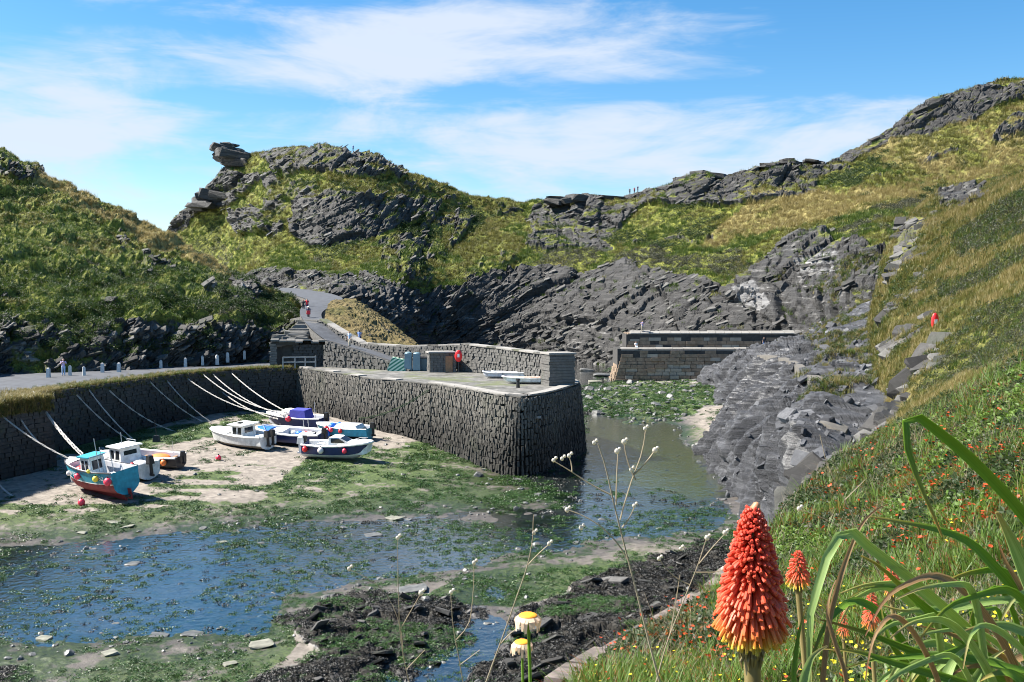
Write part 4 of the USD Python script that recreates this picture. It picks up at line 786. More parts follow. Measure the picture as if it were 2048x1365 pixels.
# white cabin boat behind it
def b2(t, H, fz):
    cabin(t, 2.2, 4.1, 1.7, fz, fz + 1.75, lean=.22, nside=2)
    outboard(t, H, 0, s=1.2); mast(t, 2.4, .5, fz + 1.7, fz + 2.9)
    obj('roof_rail', MB().tube([(2.4, -.6, fz + 1.8), (2.4, -.6, fz + 2.1), (3.6, -.6, fz + 2.1), (3.6, -.6, fz + 1.8)], .025, 5).mesh(), 'steel_pole', t)
    obj('canvas_heap', MB().ball((1.0, .1, fz + .5), .55, 2, (1.2, 1.1, .7)).mesh(), 'pale_deck', t)
    obj('seat_box', MB().box((1.7, -.4, fz + .25), (.5, .6, .5)).mesh(), 'white_gel', t)
AT2 = bed_at(300, 962) + UP * .05
boat('cabin_boat', 'white cabin boat tucked close behind the teal fishing boat', AT2, 141, 5.8, 2.3, 1.2, 'white_gel', 'grey_antifoul', 'white_gel', 'white_gel', roll=-6, fore=.3, deck='white_gel', build=b2)
# open boat with orange cover
def b3(t, H, fz):
    obj('orange_tarpaulin', MB().ball((1.9, 0, fz + .34), .66, 2, (1.4, .9, .5)).mesh(), 'orange_cover', t)
    for x in (.8, 2.4, 3.3): obj('thwart', MB().box((x, 0, H[0, -1, 2] * .78), (.24, 1.25 if x < 3 else .8, .05)).mesh(), 'wood_trim', t)
    outboard(t, H, 0, s=.8); mast(t, 1.2, -.75, H[5, -1, 2], H[5, -1, 2] + .9, .02)
AT3 = bed_at(364, 938) + UP * .03
boat('open_dinghy', 'open white dinghy with black hull and an orange tarpaulin inside', AT3, 163, 4.6, 1.75, .95, 'black_paint', 'grey_antifoul', 'white_gel', 'grey_deck', roll=-8, build=b3, railr=.085)
# white boat with wheelhouse, left of the cluster
def b4(t, H, fz):
    cabin(t, 2.3, 3.9, 1.55, fz, fz + 1.55, lean=.18, over=.3)
    outboard(t, H, -.25, 'dark_metal', 1.1); outboard(t, H, .3, 'dark_metal', 1.1)
    obj('console', MB().box((1.2, 0, fz + .35), (.6, .7, .7)).mesh(), 'white_gel', t)
    obj('hatch', MB().box((3.2, .2, fz + 1.68), (.45, .4, .07)).mesh(), 'dark_window', t)
AT4 = bed_at(538, 901) + UP * .03
boat('cabin_boat', 'all-white boat with overhanging cabin roof, left of the boat cluster', AT4, 146, 6.4, 2.35, 1.15, 'white_gel', 'grey_antifoul', 'white_gel', 'pale_deck', roll=-5, fore=.36, deck='white_gel', build=b4, railr=.07)
# dark boat with white gunwale
def b5(t, H, fz):
    obj('engine_casing', MB().box((1.6, 0, fz + .3), (1.2, 1.0, .6)).mesh(), 'white_gel', t)
    obj('cuddy', MB().box((4.2, 0, fz + .45), (1.5, 1.5, .8), taper=.85).mesh(), 'grey_deck', t)
    for x in (.6, 1.2, 1.9, 2.6, 3.2): obj('gear_heap', MB().ball((x, .5 * (-1) ** int(x * 3), fz + .4), .3, 1, (1.1, 1, .8)).mesh(), ['bright_blue', 'pale_deck', 'dark_rubber', 'red_plastic', 'grey_deck'][int(x * 2) % 5], t)
    outboard(t, H, .2); mast(t, 1.0, .6, fz, fz + 2.1); mast(t, 2.2, -.7, fz, fz + 1.7)
    obj('bow_rail', MB().tube([(5.2, -.7, 1.45), (5.9, 0, 1.75), (5.2, .7, 1.45)], .03, 5).mesh(), 'steel_pole', t)
AT5 = bed_at(648, 893) + UP * .03
boat('work_boat', 'dark navy work boat with broad white gunwale in the middle of the boat cluster', AT5, 163, 5.8, 2.3, 1.15, 'navy_paint', 'black_paint', 'white_gel', 'grey_deck', roll=-9, fore=.22, deck='bright_blue', build=b5, railr=.1)
def b6(t, H, fz):
    obj('canopy', MB().box((2.6, 0, fz + 1.0), (2.0, 1.5, .9), taper=.82).mesh(), 'blue_canvas', t)
    obj('canopy_top', MB().ball((3.8, 0, fz + 1.05), .75, 2, (1.3, 1, .6)).mesh(), 'pale_deck', t)
    outboard(t, H, 0); mast(t, 1.0, 0, fz, fz + 2.2)
    obj('life_ring', MB().tm(trimesh.creation.torus(.26, .07)).mesh(), 'red_plastic', t)
AT6 = bed_at(650, 862) + UP * .03
boat('work_boat', 'boat under a purple-blue canvas cover, farthest back in the boat cluster', AT6, 158, 5.8, 2.2, 1.2, 'navy_paint', 'black_paint', 'white_gel', 'grey_deck', roll=-5, fore=.3, deck='grey_deck', build=b6, railr=.07)
def b7(t, H, fz):
    obj('boat_cover', MB().box((2.2, 0, fz + .72), (2.6, 1.6, .35), taper=.8).mesh(), 'grey_deck', t)
    outboard(t, H, 0, 'dark_metal'); obj('bow_heap', MB().ball((3.9, .1, fz + .6), .4, 1).ball((3.4, -.35, fz + .7), .28, 1).mesh(), 'bright_blue', t)
AT7 = bed_at(742, 880) + UP * .03
boat('covered_boat', 'teal-sided boat with grey cover, rightmost of the cluster by the pier', AT7, 160, 5.0, 2.0, 1.05, 'teal_paint', 'black_paint', 'white_gel', 'grey_deck', roll=-6, fore=.25, deck='pale_deck', build=b7)
def b8(t, H, fz):
    x0, w = 2.5, 1.5
    v = np.array([[x0 - .2, -w / 2, fz + .1], [x0 + 2.0, -w / 2 * .7, fz + .75], [x0 + 2.0, w / 2 * .7, fz + .75], [x0 - .2, w / 2, fz + .1], [x0 - .1, -w / 2 * .85, fz + 1.35], [x0 + .7, -w / 2 * .7, fz + 1.35], [x0 + .7, w / 2 * .7, fz + 1.35], [x0 - .1, w / 2 * .85, fz + 1.35]])
    obj('cuddy_cabin', (v, np.array([[0, 1, 5, 4], [1, 2, 6, 5], [2, 3, 7, 6], [3, 0, 4, 7], [4, 5, 6, 7]])), 'white_gel', t)
    for s in (-1, 1):
        y = lambda f: s * (w / 2 * (1 - .25 * f) + .012)
        obj('windscreen', (np.array([(x0 + .1, y(.1), fz + .95), (x0 + 1.3, y(.75), fz + .95), (x0 + .72, y(.75), fz + 1.3), (x0 + .1, y(.3), fz + 1.3)]), np.array([[0, 1, 2, 3]])), 'dark_window', t)
    obj('windscreen', (np.array([(x0 + 1.62, -w / 2 * .68, fz + .92), (x0 + 1.62, w / 2 * .68, fz + .92), (x0 + .82, w / 2 * .66, fz + 1.31), (x0 + .82, -w / 2 * .66, fz + 1.31)]), np.array([[0, 1, 2, 3]])), 'dark_window', t)
    outboard(t, H, -.35, 'white_gel', 1.1); outboard(t, H, .35, 'dark_metal', 1.0)
    obj('seat', MB().box((1.2, -.4, fz + .3), (.5, .5, .6)).mesh(), 'pale_deck', t); obj('seat', MB().box((1.2, .4, fz + .3), (.5, .5, .6)).mesh(), 'pale_deck', t)
    obj('bow_rail', MB().tube([(3.6, -.75, 1.3), (4.6, -.5, 1.65), (5.5, 0, 1.8), (4.6, .5, 1.65), (3.6, .75, 1.3)], .022, 5).mesh(), 'steel_pole', t)
AT8 = bed_at(612, 915) + UP * .03
boat('motor_cruiser', 'white-topped motor cruiser with navy hull, nearest of the boat cluster', AT8, -14, 5.3, 2.15, 1.15, 'navy_paint', 'pale_deck', 'white_gel', 'white_gel', roll=5, fore=.45, deck='white_gel', build=b8, railr=.09, wl=3)

# buoys and fenders
def fender(bt, rot, dims, x, dz, r, m, lab, side=1, name='fender_ball'):
    L, B, D, tr, rake = dims; H = hull_lines(L, B, D, tr=tr, rake=rake); y = np.interp(x, H[:, 5, 0], H[:, 5, 1]); z = np.interp(x, H[:, -1, 0], H[:, -1, 2])
    ball(name, lab, local(bt, rot, (x, side * (y + r * .85), z + dz)) - UP * r, r, m)
d1, d3, d8, d6, d7, d2 = (6.2, 2.35, 1.65, .85, .05), (4.6, 1.75, .95, .8, .12), (5.3, 2.15, 1.15, .8, .12), (5.8, 2.2, 1.2, .8, .12), (5.0, 2.0, 1.05, .8, .12), (5.8, 2.3, 1.2, .8, .12)
R3, R8, R6, R7, R2 = (-8, 0, 163), (5, 0, -14), (-5, 0, 158), (-6, 0, 160), (-6, 0, 141)
fender(AT1, ROT1, d1, 3.6, -.42, .2, 'pink_buoy', 'pink ball fender amidships on the teal fishing boat'); fender(AT1, ROT1, d1, .2, -.5, .25, 'pink_buoy', 'larger pink ball fender at the stern corner of the teal fishing boat')
fender(AT1, ROT1, d1, 1.5, -.36, .19, 'yellow_plastic', 'mustard ball fender between two pink ones on the teal boat'); fender(AT1, ROT1, d1, 5.0, -.5, .16, 'pale_buoy', 'pale fender near the bow of the teal boat'); fender(AT1, ROT1, d1, 2.2, .1, .12, 'yellow_plastic', 'small yellow float on the rail of the teal boat', name='float')
fender(AT3, R3, d3, 3.3, -.2, .24, 'red_plastic', 'red ball fender toward the bow of the open dinghy'); fender(AT3, R3, d3, .9, -.3, .22, 'orange_buoy', 'orange ball fender on the side of the open dinghy'); fender(AT2, R2, d2, .3, .05, .18, 'red_plastic', 'small red fender on the stern of the white cabin boat')
fender(AT8, R8, d8, .45, -.3, .22, 'red_plastic', 'red ball fender near the stern of the motor cruiser', -1); fender(AT8, R8, d8, 1.9, -.3, .24, 'pale_buoy', 'pale ball fender amidships on the motor cruiser', -1); fender(AT8, R8, d8, 3.9, -.4, .19, 'pink_buoy', 'pink ball fender near the bow of the motor cruiser', -1)
fender(AT6, R6, d6, 3.2, -.05, .26, 'pink_buoy', 'pink ball fender against the purple-blue canvas boat'); fender(AT7, R7, d7, 4.0, -.15, .24, 'red_plastic', 'red ball fender on the bow of the covered boat'); fender(AT7, R7, d7, 3.5, -.2, .19, 'pink_buoy', 'pinkish fender beside the red one on the covered boat'); fender(AT7, R7, d7, 2.5, -.2, .18, 'red_plastic', 'small red fender amidships on the covered boat'); fender(AT7, R7, d7, 3.9, -.6, .3, 'bright_blue', 'big blue ball fender below the bow of the covered boat')
for (px, py, r, m, lab) in [(163, 1011, .22, 'pink_buoy', 'red buoy lying on the sand below the teal fishing boat'), (437, 921, .22, 'pink_buoy', 'red mooring buoy alone on the open sand left of the boat cluster')]:
    p = bed_at(px, py); ball('mooring_buoy', lab, p - UP * .03, r, m)
t = thing('mooring_post', 'black weedy mooring weight with upright stick at the sand edge', 'mooring', bed_at(313, 884)); obj('weight', MB().box((0, 0, .25), (.6, .5, .6), taper=.7).mesh(), 'dark_rubber', t); obj('stick', MB().tube([(0, 0, .4), (-.15, 0, 1.9)], .04, 5).mesh(), 'dark_metal', t)

# ---------------------------------------------------------------- mooring chains
simple('chain_iron', (.45, .43, .40), .6, noise=.2, scale=6)
simple('weedy_rope', (.10, .12, .05), .9, noise=.4, scale=3)
def chain(p, q, sag, m, label, r=.062, link=.5):
    n = max(6, int(np.linalg.norm(q - p) / link)); s = np.linspace(0, 1, n + 1); pts = p + (q - p) * s[:, None] - UP * (sag * 4 * s * (1 - s))[:, None]
    mb = MB()
    for i in range(n):
        a, b = pts[i], pts[i + 1]; d = b - a; l = np.linalg.norm(d); d /= l; sd = np.cross(d, UP); sd /= np.linalg.norm(sd); up = np.cross(sd, d)
        u, w = (sd, up) if i % 2 else (up, sd); hw = r
        for sg in (-1, 1): mb.box((a + b) / 2 + u * hw * sg * .55, (l * 1.1, hw * .62, hw * .62), np.stack([d, u, w], 1))
        for e in (a, b): mb.box(e, (hw * .6, hw * 1.5, hw * .62), np.stack([d, u, w], 1))
    o = obj('mooring_chain', mb.mesh(), m); return tag(o, label, 'chain', 'mooring chains hung from the quay')
def wall_at(px, z):
    P, _ = polyline(QW, 300); q = proj(np.column_stack([P, np.full(300, z)])); k = np.argmin(np.abs(q[:, 0] - px) + (P[:, 1] > 200) * 1e3); return np.array([P[k, 0] + .15, P[k, 1] - .15, z])
def zat(px, py):
    P, _ = polyline(QW, 300); best = None
    for z in np.arange(1.5, 6.6, .1):
        p = wall_at(px, z); e = abs(proj(p)[1] - py)
        if best is None or e < best[0]: best = (e, p)
    return best[1]
bow1 = local(AT1, ROT1, (6.3, 0, 2.0))
for s, e, sag, lab in [((4, 834), bow1, .25, 'pale mooring chain from the near bastion to the bow of the teal fishing boat'), ((40, 842), W(78, 886, 72.0), .1, 'short mooring chain joining the long one left of the teal boat'),
    ((64, 782), W(166, 908, 68), .35, 'mooring chain from the bastion corner to the wheelhouse of the teal boat'), ((90, 825), W(164, 912, 69), .2, 'lower mooring chain beside the bastion corner'),
    ((152, 790), bed_at(268, 886), .35, 'mooring chain ending on sand behind the white cabin boat, left strand'), ((178, 781), bed_at(272, 884), .3, 'mooring chain ending on sand behind the white cabin boat, right strand'),
    ((218, 783), bed_at(350, 863), .5, 'mooring chain ending beside the black mooring weight'), ((298, 764), bed_at(404, 843), .35, 'mooring chain slanting down mid-quay, left of two'), ((331, 762), bed_at(424, 846), .35, 'mooring chain slanting down mid-quay, right of two'),
    ((374, 757), W(566, 832, 92), .8, 'long sagging mooring chain running to the boat cluster, lowest at the quay'), ((405, 748), W(574, 826, 92), .8, 'long sagging mooring chain running to the boat cluster, second strand'), ((425, 749), W(576, 832, 91.5), .7, 'long sagging mooring chain running to the boat cluster, third strand'),
    ((462, 746), W(570, 822, 92), .3, 'taut mooring chain ending at the bow of the canvas covered boat'), ((443, 785), W(556, 838, 92), .4, 'mooring chain starting low on the wall behind the boat cluster')]:
    chain(zat(*s), e, sag, 'chain_iron', lab)
pp = np.array([*(G(868, 780, 5.6)[:2]), 5.6]); chain(pp + np.array([-.5, -.5, 0]), W(718, 838, 90), .5, 'weedy_rope', 'weed-hung mooring chain running up to the pier wall', r=.11)
chain(np.array([-36.4, 69, 2.0]), bed_at(24, 992), .2, 'chain_iron', 'slack mooring chain at the picture edge below the bastion')

# ---------------------------------------------------------------- quayside posts, fence posts, pole, railing
simple('pale_granite', (.42, .41, .40), .8, noise=.2, scale=10)
pproto = None
plab = iter(['pale stone post just right of the person with the camera', 'third quay post from the left', 'fourth quay post from the left, before the thin white pole', 'fifth quay post, just left of the thin white pole', 'sixth quay post, first one right of the thin white pole', 'seventh quay post from the left', 'eighth quay post from the left', 'ninth quay post from the left', 'fourth quay post from the shed', 'third quay post from the shed', 'quay post nearest the dark shed'])
for px, pb in [(97, 756), (140, 752), (168, 752), (205, 746), (238, 745), (283, 737), (322, 737), (371, 733), (405, 729), (434, 728), (455, 723), (489, 717)]:
    d = 14800 / (pb - 604) if pb > 735 else 112 + (735 - pb) * .4
    p = W(px, pb, d)
    if pproto is None:
        pproto = thing('quay_post', 'pale stone post just left of the person with the camera', 'post', p, group='stone posts along the quay path')
        obj('shaft', MB().box((0, 0, .38), (.34, .34, 1.0), taper=.85).mesh(), 'pale_granite', pproto); obj('cap', MB().box((0, 0, .93), (.25, .25, .12), taper=.5).mesh(), 'pale_granite', pproto)
    else:
        dup(pproto, p, (0, 0, rng.uniform(0, 40)), rng.uniform(.9, 1.08), label=next(plab))
t = thing('sign_pole', 'thin taller white pole among the quay posts', 'pole', W(251, 728, 112)); obj('pole', MB().tube([(0, 0, 0), (0, 0, 1.5)], .05, 6).mesh(), 'pale_granite', t); obj('plate', MB().box((0, -.06, 1.35), (.22, .03, .3)).mesh(), 'pale_granite', t)
flab = iter(['tallest second fence post on the left skyline', 'middle fence post on the left skyline', 'fourth fence post down the left skyline', 'lowest fence post on the left skyline'])
fproto = None
for px, py in [(86, 361), (109, 372), (125, 375), (140, 381), (151, 386)]:
    p = W(px, py + 6, 186)
    if fproto is None:
        fproto = thing('fence_post', 'highest fence post on the left skyline, nearest the rocky top', 'post', p, group='fence posts on the left skyline')
        obj('stake', MB().box((0, 0, .6), (.3, .3, 2.2)).mesh(), 'grey_wood', fproto); obj('top', MB().box((0, 0, 1.75), (.24, .24, .12), taper=.4).mesh(), 'grey_wood', fproto)
    else: dup(fproto, p, (0, rng.uniform(-6, 6), 0), (1, 1, rng.uniform(.8, 1.0)), label=next(flab))
t = thing('iron_railing', 'thin dark iron railing at the near end of the quay path', 'railing', (0, 0, 0))
ra, rb = np.array([-45.5, 74, ZQ]), np.array([-38.6, 75, ZQ])
for k in range(6): p = ra + (rb - ra) * k / 5; obj('post', MB().tube([p, p + UP * 1.1], .035, 5).mesh(), 'dark_metal', t)
for z_ in (.55, 1.08): obj('rail', MB().tube([ra + UP * z_, rb + UP * z_], .03, 5).mesh(), 'dark_metal', t)

# ---------------------------------------------------------------- things on the pier deck
hut = thing('stone_hut', 'small stone hut with overhanging slab roof on the pier deck', 'hut', (*G(881, 744, ZQ)[:2], ZQ), rotz=14)
obj('walls', MB().box((0, 0, 1.0), (2.45, 1.6, 2.0)).mesh(), 'mortar', hut)
hb = MB(); r_ = np.random.default_rng(31)
for z_ in np.arange(0, 2.0, .25):
    for x_ in np.arange(-1.2, 1.2, .34): hb.box((x_ + .17 + r_.normal(0, .02), -.82 + r_.normal(0, .015), z_ + .12), (.32, .1, .23))
    for y_ in np.arange(-.8, .8, .34):
        for s in (-1, 1): hb.box((s * 1.25 + r_.normal(0, .015), y_ + .17, z_ + .12), (.1, .32, .23))
obj('face_stones', hb.mesh(), 'dry_stone', hut, kind='stuff')
obj('roof_slab', MB().box((0, -.05, 2.1), (2.9, 2.1, .16)).mesh(), 'pale_slab', hut)
obj('door', MB().box((.75, -.885, .85), (.75, .06, 1.7)).mesh(), 'wood_trim', hut)
lb = thing('lifebuoy_case', 'bright red lifebuoy housing mounted beside the stone hut on the pier', 'lifebuoy housing', (*G(917, 746, ZQ)[:2], ZQ))
obj('stand', MB().box((0, .08, .7), (.12, .12, 1.4)).mesh(), 'dark_metal', lb); obj('case', MB().ball((0, 0, 1.75), .5, 3, (.78, .35, 1.25)).mesh(), 'red_plastic', lb, smooth=True); obj('emblem', MB().box((0, -.18, 1.8), (.22, .02, .34)).mesh(), 'white_gel', lb)
simple('tank_blue', (.12, .19, .22), .5, noise=.15, scale=3)
tk = thing('plastic_tank', 'tall grey-blue plastic tank with rounded shoulders beside the hut', 'tank', (*G(826, 742, ZQ)[:2], ZQ))
obj('body', MB().box((-.5, 0, .95), (.8, 1.1, 1.8), taper=.88).box((.42, 0, .95), (.8, 1.1, 1.75), taper=.88).mesh(), 'tank_blue', tk); obj('lid', MB().ball((-.5, 0, 1.85), .4, 2, (1, 1.2, .5)).ball((.42, 0, 1.8), .4, 2, (1, 1.2, .5)).mesh(), 'tank_blue', tk, smooth=True)
tk = thing('plastic_tank', 'lower flat-topped grey-blue tank between the tall tank and the hut', 'tank', (*G(846, 741, ZQ)[:2], ZQ)); obj('body', MB().box((0, 0, .65), (.95, 1.0, 1.3), taper=.95).mesh(), 'tank_blue', tk); obj('lid', MB().box((0, 0, 1.36), (1.02, 1.08, .12)).mesh(), 'dark_rubber', tk)
mat('striped_net', {'tc': ('texture_coordinate', {}), 'mp': ('mapping', {'rotation': (0, .6, 0)}), 'w': ('wave_texture', {'wave_type': 'bands', 'bands_direction': 'z', 'scale': .95, 'distortion': .6}), 'r': ('rgb_ramp', {'ramp': [(.4, (.03, .16, .10)), (.6, (.45, .55, .42))]}), 'p': ('principled_bsdf', {'roughness': .8})},
    [('tc.object', 'mp.vector'), ('mp.vector', 'w.vector'), ('w.fac', 'r.fac'), ('r.color', 'p.base_color')])
nt = thing('net_stack', 'green and white striped heap of covered nets leaning by the ramp wall', 'net stack', (*G(796, 742, ZQ)[:2], ZQ))
obj('cover', MB().box((0, 0, .6), (2.0, 1.2, 1.5), roty(.22), taper=.75).mesh(), 'striped_net', nt); obj('net_fold', MB().ball((.7, -.1, .3), .45, 2, (1.1, 1, .8)).mesh(), 'striped_net', nt)
boll = thing('bollard', 'black iron mooring bollard near the rounded pier nose', 'bollard', (*G(1036, 776, ZQ)[:2], ZQ)); obj('post', MB().tube([(0, 0, 0), (0, 0, .62)], [.17, .14], 8).mesh(), 'dark_metal', boll); obj('head', MB().tube([(0, 0, .62), (0, 0, .78)], [.2, .19], 8).mesh(), 'dark_metal', boll)
def dinghy(name, label, px, py, head, L, B, top, rail, inside, ex=None):
    p = np.array([*G(px, py, ZQ)[:2], ZQ + .02]); return boat(name, label, p, head, L, B, .5, top, top, rail, inside, group='small boats stored on the pier deck', build=ex, railr=.08, rake=.05)
def bx_(t, H, fz):
    obj('cover_stripe', MB().box((1.7, -.1, .55), (3.0, .5, .06)).mesh(), 'orange_cover', t); obj('seat', MB().box((1.0, 0, .4), (.3, .9, .06)).mesh(), 'white_gel', t)
dinghy('tender', 'white tender with an orange stripe, nearest small boat on the pier deck', 1088, 768, 176, 3.6, 1.4, 'white_gel', 'white_gel', 'pale_deck', bx_)
dinghy('tender', 'plain white tender lying along the parapet on the pier deck', 1052, 757, 172, 3.2, 1.3, 'white_gel', 'pale_deck', 'pale_deck')
dinghy('tender', 'grey inflatable tender, left end of the small boats on the pier', 1006, 757, 170, 1.9, 1.2, 'grey_deck', 'grey_deck', 'grey_deck')

# lifebuoy post on the right hillside
p = surf_at(1866, 662, 1); 
if p is None: p = W(1866, 662, 66)
s_ = p[1] / 2000 * 1.35
lb2 = thing('lifebuoy_case', 'lone red lifebuoy housing on the grassy right hillside', 'lifebuoy housing', p)
obj('stand', MB().box((0, .1 , 6 * s_), (6 * s_, .06, 14 * s_)).mesh(), 'dark_metal', lb2); obj('case', MB().ball((0, 0, 16 * s_), 14 * s_, 3, (.42, .25, 1.0)).mesh(), 'red_plastic', lb2, smooth=True); obj('emblem', MB().box((0, -3.6 * s_, 17 * s_), (5 * s_, .01, 7 * s_)).mesh(), 'white_gel', lb2)

# ---------------------------------------------------------------- bank wall, rock paths, overhanging crag
simple('brown_stone', (.13, .105, .09), .9, noise=.6, scale=5, bump=.6)
simple('pale_concrete', (.105, .096, .082), .9, noise=.3, scale=2.5, bump=.4)
bwp = [W(1120, 1420, 7.6), W(1180, 1365, 9), W(1310, 1277, 11.2), W(1440, 1190, 14), W(1560, 1062, 22), W(1640, 962, 32)]
bt = thing('bank_wall', 'weathered brown stone kerb along the edge of the flowery bank above the reef', 'kerb')
P, Lb = polyline(bwp, 60)
for i in range(0, 58, 2):
    a, b = P[i], P[i + 2]; d = b - a; l = np.linalg.norm(d); d /= l; s_ = np.cross(d, UP); s_ /= np.linalg.norm(s_)
    m_ = MB().box((0, 0, 0), (l * .99, .62 + rng.normal(0, .03), .5), taper=.93).mesh()
    obj('kerb_stone', (m_[0] @ np.stack([d, s_, np.cross(s_, d)], 1).T + (a + b) / 2 + UP * (-.20 + rng.normal(0, .035)) + s_ * rng.normal(0, .05), m_[1]), 'brown_stone', bt)
def shore_at(px, py):
    q = proj(SHORE_Q.reshape(-1, 3)); v = SHORE_Q.reshape(-1, 3); k = np.where(np.hypot(q[:, 0] - px, q[:, 1] - py) < 9)[0]
    if not len(k): k = [np.argmin(np.hypot(q[:, 0] - px, q[:, 1] - py))]
    d = np.sort(v[k, 1])[len(k) // 4]; return W(px, py, d)
def strip_path(name, pairs, up):
    Lq = np.array([shore_at(*a) for a, _ in pairs]); Rq = np.array([shore_at(*b) for _, b in pairs]); Lq[:, 2] = Rq[:, 2] = np.maximum(Lq[:, 2], Rq[:, 2]); g = sheet([Lq, Rq], 24, 4); g[..., 2] += up
    lo = g.copy(); lo[..., 2] -= 2.2
    mb = MB(); v, f = strip_mesh(g); mb.add(v, f)
    for r in (0, -1): v, f = strip_mesh(np.stack([g[r], lo[r]])); mb.add(v, f)
    v, f = strip_mesh(np.stack([g[:, 0], lo[:, 0]])); mb.add(v, f); v, f = strip_mesh(np.stack([g[:, -1], lo[:, -1]])); mb.add(v, f)
    obj(name, mb.mesh(), 'pale_concrete', kind='structure')
strip_path('rock_path', [((1530, 710), (1514, 715)), ((1580, 718), (1568, 726)), ((1628, 745), (1608, 753)), ((1650, 762), (1628, 770))], .02)
strip_path('rock_path', [((1608, 824), (1598, 830)), ((1655, 838), (1645, 849)), ((1698, 856), (1690, 867))], .02)
def slab(c, size, seed, R=None, ex=.55):
    r = np.random.default_rng(seed); p = r.uniform(-.5, .5, (60, 3)); p = np.sign(p) * np.abs(p * 2) ** ex / 2 * np.array(size)
    if R is not None: p = p @ R.T
    return trimesh.Trimesh(p + c).convex_hull
def crag(name, label, items, d0, seed):
    ms = []
    r = np.random.default_rng(seed)
    for k, (px, py, w, h) in enumerate(items):
        s_ = d0 / F
        for q in range(5):
            c = W(px + r.normal(0, w * .12), py + r.normal(0, h * .2), d0 + r.normal(0, 2)); ms.append(slab(c, (w * s_ * r.uniform(.6, 1.0), w * s_ * .9, h * s_ * r.uniform(.35, .9)), seed * 100 + k * 9 + q, roty(r.normal(.10, .08)) @ rotz(r.normal(0, .4))))
    m = trimesh.util.concatenate(ms); o = obj(name, m, 'headland_ground'); tag(o, label, 'rock outcrop')
    colmask(o, np.tile([1.0, .2, .05], (len(m.vertices), 1)))
crag('rock_crag', 'overhanging beak of dark layered rock on top of the headland', [(490, 350, 75, 26), (478, 332, 90, 24), (466, 314, 74, 22), (456, 300, 54, 18), (500, 322, 60, 20), (455, 292, 30, 9)], 325, 3)
crag('rock_crag', 'stepped shelf of dark rock halfway down the left edge of the headland', [(420, 402, 60, 24), (445, 390, 60, 22), (408, 415, 44, 20), (480, 380, 60, 24)], 321, 4)
crag('rock_crag', 'square-cut crag at the saddle where the skyline dips lowest', [(1120, 408, 60, 18), (1160, 403, 70, 20), (1210, 400, 60, 18)], 297, 5)
crag('rock_crag', 'flat-topped block stepping up the skyline right of the saddle', [(1365, 365, 46, 18), (1420, 354, 60, 16), (1330, 382, 40, 14)], 281, 6)
crag('rock_crag', 'pair of dark skyline boulders where the right ridge begins', [(1575, 328, 50, 16), (1625, 328, 40, 14), (1540, 336, 40, 12)], 275, 7)

# ---------------------------------------------------------------- plants
def leafmat(name, ramp, rough=.5, trans=.35, zramp=None, zlo=0, zhi=1):
    n = {'oi': ('object_info', {}), 'r': ('rgb_ramp', {'ramp': ramp}), 'p': ('principled_bsdf', {'roughness': rough, 'specular_ior_level': .35}), 't': ('translucent_bsdf', {}), 'mx': ('mix_closure', {'fac': trans}),
         'g': ('geometry', {}), 'n': ('noise_texture', {'scale': 2.5, 'detail': 3.0}), 'a': ('math', {'math_type': 'multiply_add', 'value2': .5, 'value3': 0.0}), 'b': ('math', {'math_type': 'multiply_add', 'value2': .5})}
    L = [('g.random_per_island', 'a.value1'), ('g.position', 'n.vector'), ('n.fac', 'b.value1'), ('a.value', 'b.value3'), ('b.value', 'r.fac'), ('r.color', 'p.base_color'), ('r.color', 't.color'), ('p.BSDF', 'mx.closure1'), ('t.BSDF', 'mx.closure2')]
    mat(name, n, L, surface='mx.closure')
leafmat('grass_green', [(.2, (.05, .085, .014)), (.5, (.125, .175, .03)), (.8, (.24, .28, .06))])
leafmat('grass_olive', [(.2, (.10, .10, .022)), (.5, (.21, .195, .05)), (.8, (.34, .29, .09))])
leafmat('grass_straw', [(.2, (.20, .16, .055)), (.5, (.34, .285, .12)), (.8, (.50, .43, .21))])
leafmat('herb_dark', [(.2, (.022, .042, .010)), (.5, (.06, .095, .022)), (.8, (.12, .16, .04))])
leafmat('herb_bright', [(.2, (.07, .13, .015)), (.5, (.16, .25, .03)), (.8, (.30, .37, .06))])
leafmat('heather_grey', [(.2, (.05, .055, .035)), (.5, (.11, .115, .065)), (.8, (.19, .185, .11))])
leafmat('autumn_leaf', [(.2, (.16, .05, .01)), (.5, (.42, .13, .02)), (.8, (.55, .28, .05))])
leafmat('orange_petal', [(.2, (.5, .06, .015)), (.5, (.75, .13, .03)), (.8, (.8, .25, .08))], trans=.25)
leafmat('yellow_petal', [(.2, (.7, .55, .02)), (.8, (.85, .75, .05))], trans=.25)
leafmat('dry_stem', [(.2, (.22, .17, .11)), (.5, (.42, .36, .26)), (.8, (.62, .56, .45))], trans=.1)
leafmat('pale_seed', [(.2, (.55, .5, .42)), (.8, (.85, .82, .74))], trans=.3)
